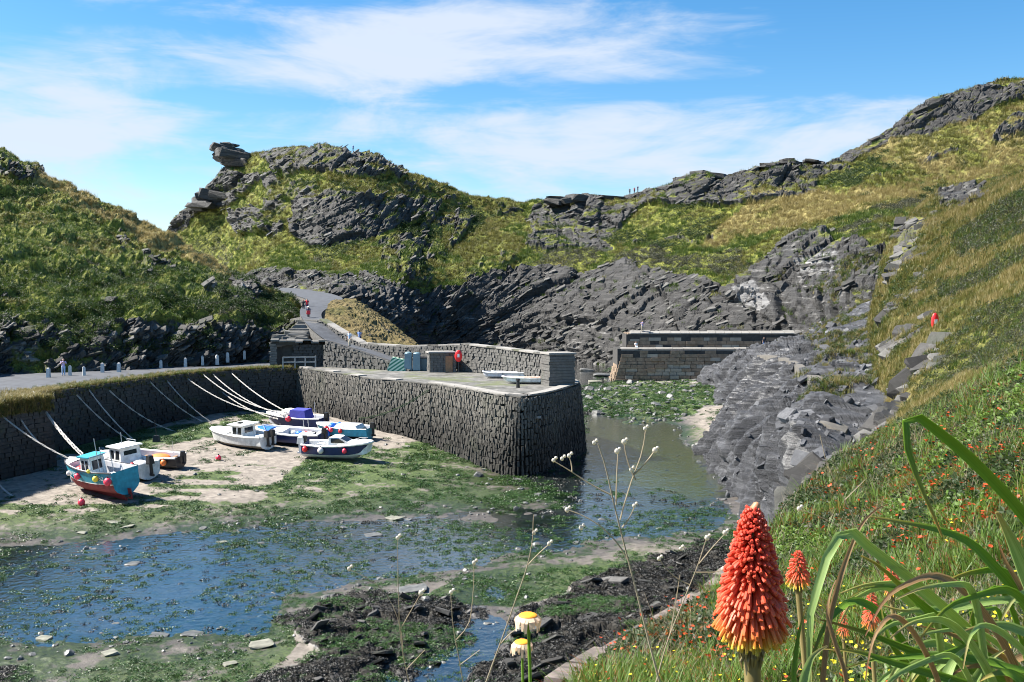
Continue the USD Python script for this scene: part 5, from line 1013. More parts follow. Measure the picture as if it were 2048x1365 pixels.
def strapmat(name, a, b, tipc):
    n = {'m': ('attribute', {'attribute': 'mask'}), 'sp': ('separate_color', {'color_type': 'rgb'}), 'cx': ('combine_xyz', {}), 'mx_': ('math', {'math_type': 'multiply', 'value2': 26.0}), 'my': ('math', {'math_type': 'multiply', 'value2': 1.5}), 'n': ('noise_texture', {'scale': 1.0, 'detail': 3.0, 'roughness': .6}),
         'r': ('rgb_ramp', {'ramp': [(.3, a), (.7, b)]}), 'g': ('geometry', {}), 'n2': ('noise_texture', {'scale': 22.0, 'detail': 4.0}), 'tr': ('map_range', {'range_type': 'smoothstep', 'from_min': .80, 'from_max': 1.02, 'clamp': True}), 'ta': ('math', {'math_type': 'multiply_add', 'value2': .25, 'value3': -.125}), 'tb': ('math', {'math_type': 'add'}), 'tm': ('mix', {'color2': tipc}),
         'b': ('bump', {'strength': .5, 'distance': .001}), 'p': ('principled_bsdf', {'roughness': .48, 'specular_ior_level': .3}), 't': ('translucent_bsdf', {}), 'mx': ('mix_closure', {'fac': .38})}
    L = [('m.color', 'sp.color'), ('sp.r', 'mx_.value1'), ('sp.g', 'my.value1'), ('mx_.value', 'cx.x'), ('my.value', 'cx.y'), ('sp.b', 'cx.z'), ('cx.vector', 'n.vector'), ('n.fac', 'r.fac'), ('g.position', 'n2.vector'), ('n2.fac', 'ta.value1'), ('ta.value', 'tb.value1'), ('sp.g', 'tb.value2'), ('tb.value', 'tr.value'), ('tr.result', 'tm.fac'), ('r.color', 'tm.color1'), ('tm.color', 'p.base_color'), ('tm.color', 't.color'), ('n.fac', 'b.height'), ('b.normal', 'p.normal'), ('p.BSDF', 'mx.closure1'), ('t.BSDF', 'mx.closure2')]
    mat(name, n, L, surface='mx.closure')
strapmat('strap_dark', (.085, .19, .014), (.22, .36, .045), (.34, .26, .07)); strapmat('strap_pale', (.19, .31, .07), (.40, .50, .19), (.38, .30, .12)); strapmat('strap_brown', (.20, .11, .04), (.48, .33, .17), (.2, .1, .04))
leafmat('weed_green', [(.2, (.02, .05, .008)), (.5, (.06, .13, .018)), (.8, (.15, .24, .04))], rough=.4, trans=.1)
leafmat('weed_dark', [(.2, (.008, .008, .006)), (.5, (.03, .027, .02)), (.8, (.075, .068, .05))], rough=.45, trans=.0)

def blades(nb, h, spread, w, seed, lean=.45, seg=3, mb=None):
    r = np.random.default_rng(seed); mb = mb or MB()
    for _ in range(nb):
        a = r.uniform(0, 2 * np.pi); b0 = np.array([math.cos(a), math.sin(a), 0]) * spread * math.sqrt(r.uniform(0, 1)); az = r.uniform(0, 2 * np.pi); dv = np.array([math.cos(az), math.sin(az), 0]); hh = h * r.uniform(.5, 1.1); ln = lean * r.uniform(.2, 1.3)
        sd = np.array([-dv[1], dv[0], 0]); pts = []
        for k in range(seg + 1):
            t = k / seg; c = b0 + dv * hh * ln * t * t + UP * hh * (t - .25 * ln * t * t); ww = w * (1 - t) ** .7 * .5 if k < seg else 0.0006
            pts += [c - sd * ww, c + sd * ww]
        mb.add(np.array(pts), np.array([[2 * k, 2 * k + 1, 2 * k + 3, 2 * k + 2] for k in range(seg)]))
    return mb
def leaves(nl, rad, h, size, seed, mb=None, el=.6):
    r = np.random.default_rng(seed); mb = mb or MB()
    for _ in range(nl):
        a = r.uniform(0, 2 * np.pi); q = rad * math.sqrt(r.uniform(0, 1)); c = np.array([q * math.cos(a), q * math.sin(a), h * r.uniform(.15, 1) * (1 - .5 * (q / rad) ** 2)])
        R = rotz(r.uniform(0, 6.28)) @ rotx(r.normal(0, el)) @ roty(r.normal(0, el)); s_ = size * r.uniform(.6, 1.3)
        v = np.array([[0, 0, 0], [.45, .28, .06], [1, 0, 0], [.45, -.28, .06]]) * s_
        mb.add(v @ R.T + c, np.array([[0, 1, 2], [0, 2, 3]]))
    return mb
def flowers(nf, rad, h0, h1, size, seed, petals=5):
    r = np.random.default_rng(seed); st, fl = MB(), MB()
    for _ in range(nf):
        a = r.uniform(0, 2 * np.pi); q = rad * math.sqrt(r.uniform(0, 1)); h = r.uniform(h0, h1); b = np.array([q * math.cos(a) * .6, q * math.sin(a) * .6, 0]); c = np.array([q * math.cos(a), q * math.sin(a), h])
        st.tube([b, (b + c) / 2 + UP * h * .1, c], .0025, 3, cap=False)
        R = rotx(r.normal(0, .5)) @ roty(r.normal(0, .5))
        for k in range(petals):
            an = 2 * np.pi * k / petals; d = np.array([math.cos(an), math.sin(an), .25]); s_ = np.array([-math.sin(an), math.cos(an), 0]) * .45
            v = np.array([[0, 0, 0], d * .6 + s_, d * 1.0, d * .6 - s_]) * size
            fl.add(v @ R.T + c, np.array([[0, 1, 2], [0, 2, 3]]))
    return st, fl
from scipy.spatial.transform import Rotation as Rot
def instancer(name, protos, pos, scl, idx, label=None, axis=None, yawr=math.pi, tilt=.10, seed=0):
    pi = UsdGeom.PointInstancer.Define(stage, numbered(name)); base = str(pi.GetPath()); paths = []
    for k, parts in enumerate(protos):
        x = UsdGeom.Xform.Define(stage, f'{base}/{parts[0]}'); paths.append(x.GetPath())
        for nm, ms, mt in parts[1]: usdkit.mesh(stage, f'{x.GetPath()}/{nm}', ms, M[mt], False)
    pi.CreatePrototypesRel().SetTargets(paths); N_ = len(pos); r = np.random.default_rng(N_ + seed)
    pi.CreateProtoIndicesAttr(Vt.IntArray.FromNumpy(np.asarray(idx, np.int32))); pi.CreatePositionsAttr(Vt.Vec3fArray.FromNumpy(np.asarray(pos, np.float32)))
    sc = np.asarray(scl, np.float32); sc = np.repeat(sc[:, None], 3, 1) if sc.ndim == 1 else sc
    pi.CreateScalesAttr(Vt.Vec3fArray.FromNumpy(sc))
    R = Rot.from_euler('ZXY', np.stack([r.uniform(-yawr, yawr, N_), r.normal(0, tilt, N_), r.normal(0, tilt, N_)], 1))
    if axis is not None: R = Rot.align_vectors([np.asarray(axis, float) / np.linalg.norm(axis)], [[0, 0, 1]])[0] * R
    q = R.as_quat(); pi.CreateOrientationsAttr(Vt.QuathArray([Gf.Quath(float(d), float(a), float(b), float(c)) for a, b, c, d in q]))
    return tag(pi.GetPrim(), label, kind='stuff')
def scatter(grid, n, dens, seed):
    "n random points on a displaced sheet, weighted by dens (per vertex) times the cell's true area"
    r = np.random.default_rng(seed); a = grid[1:, :-1] - grid[:-1, :-1]; b = grid[:-1, 1:] - grid[:-1, :-1]; ar = np.linalg.norm(np.cross(a, b), axis=-1)
    w = (ar * dens[:-1, :-1]).ravel(); k = r.choice(len(w), n, p=w / w.sum()); i, j = np.divmod(k, grid.shape[1] - 1); u, v = r.uniform(0, 1, (2, n))[..., None]
    return grid[i, j] * (1 - u) * (1 - v) + grid[i + 1, j] * u * (1 - v) + grid[i, j + 1] * (1 - u) * v + grid[i + 1, j + 1] * u * v, i, j

# right bank: near plants (true size), then tussocks up the hill
P_ = Qn; dist_ = np.linalg.norm(P_ - CAM, axis=-1); pj = proj(P_); inview = (pj[..., 0] > 950) & (pj[..., 0] < 2150) & (pj[..., 1] < 1500) & (P_[..., 1] > 1.2)
bankm = (edge_ > .78) & inview
near = bankm & (dist_ < 40) & (edge_ > .82)
protos = [('grass_clump', [('blades', blades(26, .17, .07, .006, 1, lean=.7).mesh(), 'grass_green')]), ('olive_clump', [('blades', blades(26, .15, .08, .005, 2, lean=.8).mesh(), 'grass_olive')]), ('straw_clump', [('blades', blades(16, .2, .07, .004, 3, lean=.8).mesh(), 'grass_straw')]),
          ('herb', [('leaves', leaves(46, .13, .14, .045, 4).mesh(), 'herb_dark')]), ('bright_herb', [('leaves', leaves(46, .12, .16, .04, 5).mesh(), 'herb_bright')]),
          ('sword_clump', [('blades', blades(12, .30, .07, .012, 6, lean=.7, seg=4).mesh(), 'herb_bright'), ('tips', blades(4, .28, .07, .011, 7, lean=.8, seg=4).mesh(), 'autumn_leaf')]),
          ('autumn_clump', [('leaves', leaves(34, .14, .15, .045, 8).mesh(), 'autumn_leaf'), ('blades', blades(14, .2, .1, .006, 9).mesh(), 'grass_olive')])]
f1, f2 = flowers(5, .12, .12, .24, .013, 11), flowers(6, .13, .16, .30, .016, 12, 6)
protos += [('yellow_flowers', [('stems', f1[0].mesh(), 'grass_green'), ('petals', f1[1].mesh(), 'yellow_petal')]), ('orange_flowers', [('stems', f2[0].mesh(), 'herb_bright'), ('petals', f2[1].mesh(), 'orange_petal')]), ('dry_clump', [('blades', blades(14, .3, .1, .003, 13, lean=.9).mesh(), 'dry_stem')]), ('grey_herb', [('leaves', leaves(60, .13, .16, .028, 14).mesh(), 'heather_grey')])]
pos, gi, gj = scatter(P_, 30000, np.where(near, 1 / np.maximum(dist_, 3.0) ** 1.75, 0), 61)
dn = np.linalg.norm(pos - CAM, axis=1); pq = proj(pos)
patch = N3(pos, 1.3, 401, 2); patch2 = N3(pos, 2.2, 402, 2); rr_ = np.random.default_rng(62).uniform(0, 1, len(pos))
orange_zone = (np.exp(-(((pq[:, 0] - 1900) / 190) ** 2 + ((pq[:, 1] - 1030) / 110) ** 2)) * (patch > .12) + .55 * np.exp(-(((pq[:, 0] - 1420) / 150) ** 2 + ((pq[:, 1] - 1330) / 70) ** 2)))
idx = np.zeros(len(pos), int)
for k in range(len(pos)):
    u = rr_[k]; oz = orange_zone[k]
    if u < .075 * oz + .001: idx[k] = 8
    elif u < .24 * oz + .02: idx[k] = 6
    elif u < .42 and patch[k] > .22: idx[k] = 5
    elif u < .52 and patch2[k] > .15: idx[k] = 4
    elif u < .60 and dn[k] < 9: idx[k] = 7 if u > .572 + .02 * (pq[k, 1] < 1200) else 0
    elif u < .70: idx[k] = 3
    elif u < .80: idx[k] = 0 if patch2[k] > .1 else 10
    elif u < .88: idx[k] = 2
    elif u < .91: idx[k] = 9
    else: idx[k] = 1
sc = np.random.default_rng(63).uniform(.6, 1.25, len(pos)) * np.clip(.62 + dn / 22, .7, 2.0)
instancer('bank_plants', protos, pos - UP * .02, sc, idx, 'mixed grass, orange and yellow flowers and leafy herbs covering the near bank')
far = (bankm | (inview & (far_ > 58))) & (dist_ >= 26) & (sst(np.clip(BANK_R, 0, 1), .3, .5) < .5)
pos, gi, gj = scatter(P_, 40000, np.where(far, 1 / np.maximum(dist_, 20) ** 1.1, 0), 64); pq = proj(pos); dn = np.linalg.norm(pos - CAM, axis=1)
hz = BANK_S[gi, gj]; pn = N3(pos, 5, 410, 3) + .5 * N3(pos, 1.5, 411, 2)
u = np.random.default_rng(65).uniform(0, 1, len(pos)); v_ = hz + .5 * pn + (u - .5) * .5
idx = np.where(hz < .06, np.where(u < .4, 3, np.where(u < .5, 4, np.where(u < .75, 1, 0))), np.where(v_ > .58, 2, np.where(v_ > .2, 1, np.where(u < .15, 4, 0))))
tprotos = [('grass_tussock', [('blades', blades(22, .34, .2, .028, 21, lean=.6, seg=2).mesh(), 'grass_green')]), ('olive_tussock', [('blades', blades(22, .34, .22, .028, 22, lean=.6, seg=2).mesh(), 'grass_olive')]), ('straw_tussock', [('blades', blades(20, .42, .2, .022, 23, lean=.6, seg=2).mesh(), 'grass_straw')]),
           ('heather_clump', [('leaves', leaves(44, .28, .3, .085, 24).mesh(), 'heather_grey')]), ('dark_clump', [('leaves', leaves(44, .28, .32, .09, 25).mesh(), 'herb_dark')])]
instancer('hillside_grass', tprotos, pos - UP * .04, np.random.default_rng(66).uniform(.6, 1.4, len(pos)) * np.clip(dn / 62, .75, 1.9), idx, 'rough grass and heather tussocks on the right hillside')

# strap-leaved plant at lower right
def ribbon(pts, w, seed, chan=.25, seg=26, tw=0.0, tipw=.15, rootw=.75):
    a = np.array([W(*p) for p in pts]); s = np.r_[0, np.cumsum(np.linalg.norm(np.diff(a, axis=0), axis=1))]; t = np.linspace(0, s[-1], seg); c = PchipInterpolator(s, a, axis=0)(t)
    tg = np.gradient(c, axis=0); tg /= np.linalg.norm(tg, axis=1, keepdims=True); vw = CAM - c; vw /= np.linalg.norm(vw, axis=1, keepdims=True)
    sd = np.cross(tg, vw); sd /= np.linalg.norm(sd, axis=1, keepdims=True); nn = np.cross(sd, tg)
    q = t / s[-1]; ang = tw * (q - .5) + .35 * np.sin(3 * q + seed); s2 = sd * np.cos(ang)[:, None] + nn * np.sin(ang)[:, None]; n2 = np.cross(s2, tg)
    ww = w * .5 * np.minimum(1, (1 - q) / .35 * (1 - tipw) + tipw) * np.minimum(1, rootw + q)
    rings = [c - s2 * ww[:, None] + n2 * (ww * chan)[:, None], c - s2 * (ww * .45)[:, None] + n2 * (ww * chan * .15)[:, None], c - n2 * (ww * chan * .15)[:, None], c + s2 * (ww * .45)[:, None] + n2 * (ww * chan * .15)[:, None], c + s2 * ww[:, None] + n2 * (ww * chan)[:, None]]
    g = np.stack(rings, 1); v, f = strip_mesh(g)
    v2 = v - np.repeat(n2, 5, 0) * .0006
    ml = np.stack([np.tile(np.linspace(0, 1, 5), seg), np.repeat(q, 5), np.full(5 * seg, (seed * .37) % 1)], 1)
    return MB().add(v, f).add(v2, f[:, ::-1]).mesh(), np.vstack([ml, ml])
sp = thing('strap_leaf_plant', 'clump of long arching green strap leaves filling the lower right corner', 'plant')
px_ = lambda wpx, d: wpx * d / F
LV = [([(2150, 1420, 1.1), (2080, 1080, 1.0), (1960, 935, .98), (1880, 866, .97), (1830, 834, .96), (1811, 838, .955), (1812, 880, .955), (1832, 950, .955), (1862, 1020, .955), (1885, 1075, .96)], 30, 'strap_dark', .4),
      ([(1640, 1500, .85), (1618, 1330, .85), (1620, 1240, .85), (1640, 1160, .86), (1665, 1090, .87), (1692, 1062, .88), (1740, 1096, .9), (1830, 1165, .92), (1900, 1225, .95), (1990, 1310, 1.0), (2090, 1420, 1.05)][::-1], 25, 'strap_pale', .3),
      ([(2150, 1400, 1.1), (2060, 1225, 1.02), (1990, 1135, 1.0), (1930, 1080, .99), (1860, 1056, .98), (1790, 1042, .97), (1738, 1034, .96)], 24, 'strap_dark', .2),
      ([(1640, 1480, .9), (1652, 1290, .9), (1668, 1200, .9), (1700, 1100, .91), (1732, 1038, .92), (1776, 1008, .93)], 13, 'strap_brown', .2), ([(1700, 1450, .84), (1690, 1350, .84), (1668, 1280, .84), (1655, 1225, .84), (1672, 1160, .85)], 11, 'strap_brown', .2),
      ([(2130, 1420, 1.1), (2000, 1325, 1.0), (1900, 1255, .98), (1810, 1180, .96), (1752, 1128, .95), (1722, 1112, .95)], 30, 'strap_dark', .3),
      ([(2150, 1420, 1.0), (1960, 1345, .93), (1820, 1300, .92), (1720, 1262, .92), (1640, 1240, .92)], 24, 'strap_dark', .3), ([(2140, 1450, .9), (1950, 1375, .86), (1800, 1330, .86), (1700, 1302, .86), (1648, 1298, .86)], 22, 'strap_dark', .2),
      ([(1600, 1520, .8), (1606, 1380, .8), (1622, 1318, .8), (1655, 1292, .8)], 24, 'strap_pale', .2), ([(2200, 1440, .95), (2110, 1260, .9), (2050, 1140, .88), (2018, 1070, .87), (1993, 1024, .86)], 54, 'strap_pale', .5),
      ([(2150, 1280, 1.05), (2060, 1200, 1.02), (1990, 1202, 1.0), (1900, 1216, .99), (1820, 1222, .98), (1762, 1210, .97)], 19, 'strap_pale', .3), ([(2160, 1400, 1.1), (2080, 1230, 1.05), (2030, 1165, 1.03), (1992, 1138, 1.02), (1940, 1146, 1.01), (1878, 1172, 1.0)], 25, 'strap_dark', .3),
      ([(1900, 1480, .95), (1830, 1350, .94), (1780, 1280, .93), (1762, 1215, .93)], 18, 'strap_dark', .4), ([(2100, 1420, 1.0), (2000, 1310, .97), (1920, 1275, .96), (1838, 1252, .95)], 15, 'strap_brown', .4),
      ([(1840, 1500, .86), (1880, 1380, .86), (1910, 1318, .87), (1945, 1290, .88)], 24, 'strap_pale', .3), ([(1900, 1500, .9), (1935, 1390, .9), (1980, 1320, .9), (2010, 1300, .9)], 22, 'strap_pale', .3),
      ([(2160, 1380, .9), (2020, 1335, .88), (1880, 1312, .88), (1760, 1318, .88), (1690, 1338, .88)], 16, 'strap_dark', .5), ([(2150, 1330, .9), (2060, 1270, .9), (2000, 1250, .9), (1930, 1262, .9)], 22, 'strap_pale', .3),
      ([(2140, 1450, 1.0), (2090, 1260, 1.0), (2040, 1170, 1.0), (2010, 1120, 1.0), (1996, 1080, 1.0)], 20, 'strap_brown', .3), ([(2150, 1420, .92), (2040, 1350, .9), (1960, 1320, .9), (1870, 1318, .9), (1800, 1345, .9), (1770, 1400, .9)], 26, 'strap_pale', .3),
      ([(1600, 1500, .9), (1588, 1360, .9), (1594, 1290, .9), (1612, 1215, .9)], 12, 'strap_dark', .2), ([(2150, 1500, .86), (2080, 1400, .84), (2010, 1345, .84), (1960, 1362, .84)], 30, 'strap_dark', .3),
      ([(2180, 1300, 1.1), (2100, 1180, 1.1), (2060, 1060, 1.1), (2044, 970, 1.1)], 18, 'strap_dark', .3)]
r_ = np.random.default_rng(45)
for k in range(30):
    x0, d0 = r_.uniform(1880, 2160), r_.uniform(.85, 1.2); y1 = r_.uniform(1150, 1330); x1 = x0 - r_.uniform(30, 220); x2 = x1 - r_.uniform(20, 170); y2 = y1 + r_.uniform(0, 170)
    LV.append(([(x0, 1500, d0), ((x0 * .7 + x1 * .3), 1500 - (1500 - y1) * .6, d0 - .02), (x1, y1, d0 - .05), (.5 * (x1 + x2), y1 + .25 * (y2 - y1) - 4, d0 - .07), (x2, y2, d0 - .08)], r_.uniform(11, 22), r_.choice(['strap_dark', 'strap_dark', 'strap_pale', 'strap_pale', 'strap_brown']), r_.uniform(.2, .6)))
for k, (pts, w, m_, tw) in enumerate(LV):
    d_ = np.mean([p[2] for p in pts]); lm_, mk_ = ribbon(pts, px_(w * .82, d_), k, tw=tw); lf_ = obj('leaf', lm_, m_, sp, smooth=True, label='withered brown strap leaf' if m_ == 'strap_brown' else ('pale green strap leaf' if m_ == 'strap_pale' else None)); colmask(lf_, mk_)

# red-hot poker flower spikes
mat('poker_floret', {'m': ('attribute', {'attribute': 'mask'}), 'sp': ('separate_color', {'color_type': 'rgb'}), 'r': ('rgb_ramp', {'ramp': [(0, (.42, .42, .04)), (.10, (.78, .50, .03)), (.2, (.88, .25, .03)), (.3, (.92, .15, .045)), (.6, (.90, .10, .04)), (1, (.84, .07, .035))]}),
    'g': ('geometry', {}), 'hv': ('hsv', {'hue': .5, 'saturation': 1.0}), 'mr': ('map_range', {'from_min': 0, 'from_max': 1, 'to_min': .75, 'to_max': 1.2}), 'p': ('principled_bsdf', {'roughness': .55, 'subsurface_weight': .15, 'subsurface_radius': (.004, .0015, .001), 'subsurface_scale': 1.0}), 't': ('translucent_bsdf', {}), 'mx': ('mix_closure', {'fac': .2})},
    [('m.color', 'sp.color'), ('sp.r', 'r.fac'), ('r.color', 'hv.color'), ('g.random_per_island', 'mr.value'), ('mr.result', 'hv.value'), ('hv.color', 'p.base_color'), ('hv.color', 't.color'), ('p.BSDF', 'mx.closure1'), ('t.BSDF', 'mx.closure2')], surface='mx.closure')
leafmat('poker_stem', [(.2, (.14, .11, .04)), (.5, (.24, .19, .07)), (.8, (.33, .26, .12))], trans=.05)
leafmat('poker_tip', [(.2, (.35, .16, .08)), (.8, (.5, .26, .14))], trans=.05)
def poker(label, px, ytop, ybot, wmax, d, nfl, seed, tip=True, shape=1.0, faded=0.0):
    r = np.random.default_rng(seed); s = d / F; H = (ybot - ytop) * s; Rm = wmax * .5 * s; base = W(px, ybot, d)
    t = thing('red_hot_poker', label, 'flower', base)
    prof = lambda q: Rm * np.interp(q, [0, .07, .16, .27, .45, .65, .82, .94, 1.0], [.40, .66, .88, 1.0, .96, .78, .56, .36, .2])
    mb, ms = MB(), []
    for i in range(nfl):
        q = (i + .5) / nfl; q = q ** .92; az = i * 2.39996 + r.normal(0, .08); rad = prof(q); zc = q * H
        inner = rad * .30; outv = np.array([math.cos(az), math.sin(az), 0]); droop = np.interp(q, [0, .15, .35, .7, 1], [-3.0, -1.9, -.85, -.3, .4]) + r.normal(0, .2)
        L_ = max(rad - inner, Rm * .16) * r.uniform(.84, 1.08) / max(.55, math.cos(min(abs(math.atan(droop)), 1.0))) * .93
        d0 = outv + UP * (droop * .55 + .25); d0 /= np.linalg.norm(d0); d1 = outv + UP * droop; d1 /= np.linalg.norm(d1)
        p0 = outv * inner * .6 + UP * (zc + (.10 * H if q < .35 else .03 * H)); p1 = p0 + d0 * L_ * .5; p2 = p1 + d1 * L_ * .5; p3 = p2 + d1 * L_ * .1
        fr = Rm * np.interp(q, [0, .3, .8, 1], [.046, .062, .058, .048]); n0 = mb.n
        mb.tube([p0, p1, p2, p3], [fr * .5, fr * .8, fr * 1.0, fr * .72], 6)
        ms += [np.clip(q * 1.35 + .06 * r.normal() - .02, .0, 1)] * (mb.n - n0)
    o = obj('florets', mb.mesh(), 'poker_floret', t, smooth=45, kind='stuff')
    v_, _, _ = meshkit.arrays(mb.mesh(), 45); zz = v_[:, 2] / H
    colmask(o, np.stack([np.clip(zz * 1.25 + .06 + .05 * N3(v_, Rm * .3, 5, 1), 0, 1)] * 3, 1))
    obj('core', MB().tube([(0, 0, -.05 * H), (0, 0, H * .5), (0, 0, H * .97)], [Rm * .26, Rm * .32, Rm * .1], 8).mesh(), 'poker_stem', t, smooth=True)
    if tip: obj('tip_bract', MB().tube([(0, 0, H * .96), (Rm * .06, 0, H * 1.03), (Rm * .12, 0, H * 1.075), (Rm * .14, 0, H * 1.085)], [Rm * .14, Rm * .16, Rm * .1, Rm * .03], 7).mesh(), 'poker_tip', t, smooth=True)
    mbw = MB()
    for k in range(26):
        az = k * 2.4; o_ = np.array([math.cos(az), math.sin(az), 0]); z0 = -r.uniform(.0, .16) * H; mbw.tube([o_ * Rm * .2 + UP * (z0 + .08 * H), o_ * Rm * .34 + UP * (z0 + .02 * H), o_ * Rm * .3 + UP * (z0 - .05 * H)], [Rm * .04, Rm * .055, Rm * .015], 4)
    obj('withered_florets', mbw.mesh(), 'poker_stem', t)
    g = surf_at(px, 1500, 1); gz = base[2] - .55 * d - .1
    obj('stem', MB().tube([(0, 0, .0), (.01 * d, 0, -.2), (.0, .01, gz - base[2])], [Rm * .26, Rm * .2, Rm * .24], 8).mesh(), 'poker_stem', t, smooth=True)
    return t
poker('big coral-red poker flower in the near foreground, yellow at its base', 1503, 1022, 1290, 140, .93, 980, 1)
poker('short squat red poker flower just right of the big one', 1596, 1104, 1172, 52, 1.9, 150, 2, tip=False)
poker('slim red poker flower half hidden behind the strap leaves, farther right', 1783, 1116, 1192, 38, 2.0, 130, 3, tip=False)
poker('dull red poker flower with a withered top, between the leaves', 1742, 1180, 1262, 38, 1.7, 130, 4)
poker('small dark red fading poker flower low among the leaves', 1687, 1224, 1276, 26, 1.8, 90, 5)

# spent daisies and dry stalks
leafmat('daisy_petal', [(.2, (.7, .52, .36)), (.8, (.85, .76, .66))], trans=.3)
simple('daisy_disc', (.85, .27, .01), .7, noise=.2, scale=200)
def daisy(label, px, py, w, d, foot, seed):
    s = d / F; r = np.random.default_rng(seed); c = W(px, py, d); R = w * s * .5; t = thing('spent_daisy', label, 'flower', c)
    obj('disc', MB().ball((0, 0, 0), R, 2, (.92, .92, .3)).mesh(), 'daisy_disc', t, smooth=True)
    mb = MB()
    for k in range(22):
        a = k / 22 * 6.283 + r.normal(0, .1); o = np.array([math.cos(a), math.sin(a), 0]); sd = np.array([-o[1], o[0], 0]) * R * .2; l = R * r.uniform(.8, 1.5)
        p = [o * R * .92, o * (R * 1.3) - UP * l * .3, o * R * r.uniform(1.0, 1.45) - UP * l]
        mb.add(np.array([p[0] - sd, p[0] + sd, p[1] + sd, p[1] - sd, p[2] + sd * .5, p[2] - sd * .5]), np.array([[0, 1, 2, 3], [3, 2, 4, 5]]))
    obj('petals', mb.mesh(), 'daisy_petal', t)
    f_ = W(*foot, d) - c; obj('stem', MB().tube([(0, 0, -R * .2), f_ * .35 + [R * .1, 0, 0], f_], [R * .16, R * .18, R * .24], 7).mesh(), 'strap_dark', t, smooth=True)
daisy('spent orange-centred daisy with drooping pale petals, taller of two', 1056, 1232, 42, .95, (1074, 1900), 1); daisy('lower spent daisy leaning beside the taller one', 1044, 1285, 34, 1.0, (1052, 1900), 2)
def stalk(label, d, trunk, branches, pods, r0=.0019):
    t = thing('dry_stalk', label, 'plant'); s = d / F
    tp = np.array([W(x, y, d) for x, y in trunk]); obj('stem', MB().tube(polyline3(tp, 18), np.linspace(r0, r0 * .5, 18), 5).mesh(), 'dry_stem', t)
    for b in branches: obj('branch', MB().tube(polyline3(np.array([W(x, y, d + .02) for x, y in b]), 8), np.linspace(r0 * .65, r0 * .4, 8), 4).mesh(), 'dry_stem', t)
    r = np.random.default_rng(len(pods))
    for x, y in pods: obj('seed_head', MB().ball(W(x, y, d + .01), 5.0 * s * r.uniform(.7, 1.1), 1, (1, .8, 1.15)).ball(W(x + 5, y - 5, d + .015), 3.5 * s, 1).mesh(), 'pale_seed', t)
def polyline3(p, n):
    s = np.r_[0, np.cumsum(np.linalg.norm(np.diff(p, axis=0), axis=1))]; return PchipInterpolator(s, p, axis=0)(np.linspace(0, s[-1], n))
stalk('tall branching dry stalk with white seed heads left of the big poker', 1.5, [(1352, 1480), (1310, 1330), (1272, 1180), (1246, 1080), (1226, 1000), (1210, 930), (1196, 888)],
      [[(1240, 1040), (1262, 965), (1285, 900), (1291, 862)], [(1268, 950), (1292, 925), (1309, 902)], [(1222, 990), (1180, 968), (1140, 942), (1110, 924)], [(1144, 944), (1142, 925), (1138, 915)], [(1256, 1120), (1222, 1072), (1190, 1045), (1135, 1020)], [(1244, 1055), (1262, 1030), (1268, 1015)], [(1272, 960), (1256, 925), (1248, 886)], [(1232, 1010), (1234, 940), (1236, 905)]],
      [(1290, 858), (1310, 901), (1107, 921), (1124, 918), (1138, 912), (1188, 886), (1134, 1020), (1268, 1012), (1248, 884), (1234, 903), (1262, 940), (1162, 1056)])
stalk('dry stalk leaning right, low between the tall stalk and the big poker', 1.7, [(1290, 1480), (1330, 1300), (1368, 1200), (1396, 1130), (1412, 1080)], [[(1396, 1130), (1425, 1095), (1448, 1070)], [(1392, 1145), (1425, 1145), (1445, 1140)], [(1380, 1170), (1345, 1150), (1320, 1120)], [(1340, 1270), (1352, 1200), (1360, 1150)]], [(1414, 1076), (1450, 1066), (1447, 1138), (1318, 1118), (1361, 1098)], .0016)
stalk('pale dry stalk leaning right beside the two daisies', 1.6, [(930, 1480), (985, 1330), (1028, 1210), (1060, 1110), (1066, 1070), (1067, 1030)], [[(1056, 1130), (1080, 1105), (1097, 1090)], [(1000, 1290), (1030, 1260), (1060, 1245)]], [(1068, 1066), (1098, 1088)], .0015)
stalk('thin dry stalk left of the daisies, crossing the dark reef', 1.9, [(945, 1480), (920, 1330), (905, 1240), (902, 1190)], [[(912, 1280), (940, 1240), (948, 1130)], [(920, 1330), (960, 1300)]], [(902, 1185), (948, 1126)], .0013)
stalk('leftmost thin dry stalk over the reef', 2.0, [(870, 1500), (822, 1380), (800, 1260), (796, 1160), (795, 1080)], [[(806, 1300), (780, 1200), (700, 1140)], [(800, 1260), (840, 1190)], [(812, 1340), (850, 1300)]], [(795, 1076), (698, 1138), (842, 1186)], .0013)
stalk('fine dark dry stalk rising among the bank flowers right of the big poker', 2.1, [(1860, 1600), (1800, 1250), (1730, 1090), (1690, 1000), (1655, 930), (1640, 870)], [[(1750, 1130), (1700, 1070), (1600, 1020)], [(1690, 1000), (1730, 960)]], [(1598, 1018)], .0016)

# ---------------------------------------------------------------- people
import manifold3d as mf
simple('skin', (.48, .29, .21), .6)
for n_, c_ in (('lilac_cloth', (.42, .36, .6)), ('white_cloth', (.75, .75, .75)), ('blue_cloth', (.16, .24, .46)), ('pale_blue_cloth', (.38, .48, .62)), ('red_cloth', (.6, .02, .03)), ('dark_cloth', (.02, .022, .03)), ('navy_cloth', (.025, .035, .09)), ('beige_cloth', (.42, .36, .27)), ('hair_brown', (.06, .035, .02)), ('shoe_dark', (.02, .018, .016))):
    simple(n_, c_, .8)
def hull_limb(pts, rad):
    out = mf.Manifold()
    for (a, b), (ra, rb) in zip(zip(pts, pts[1:]), zip(rad, rad[1:])):
        s1 = mf.Manifold.sphere(ra, 10).translate(list(map(float, a))); s2 = mf.Manifold.sphere(rb, 10).translate(list(map(float, b)))
        out += (s1 + s2).hull()
    return out
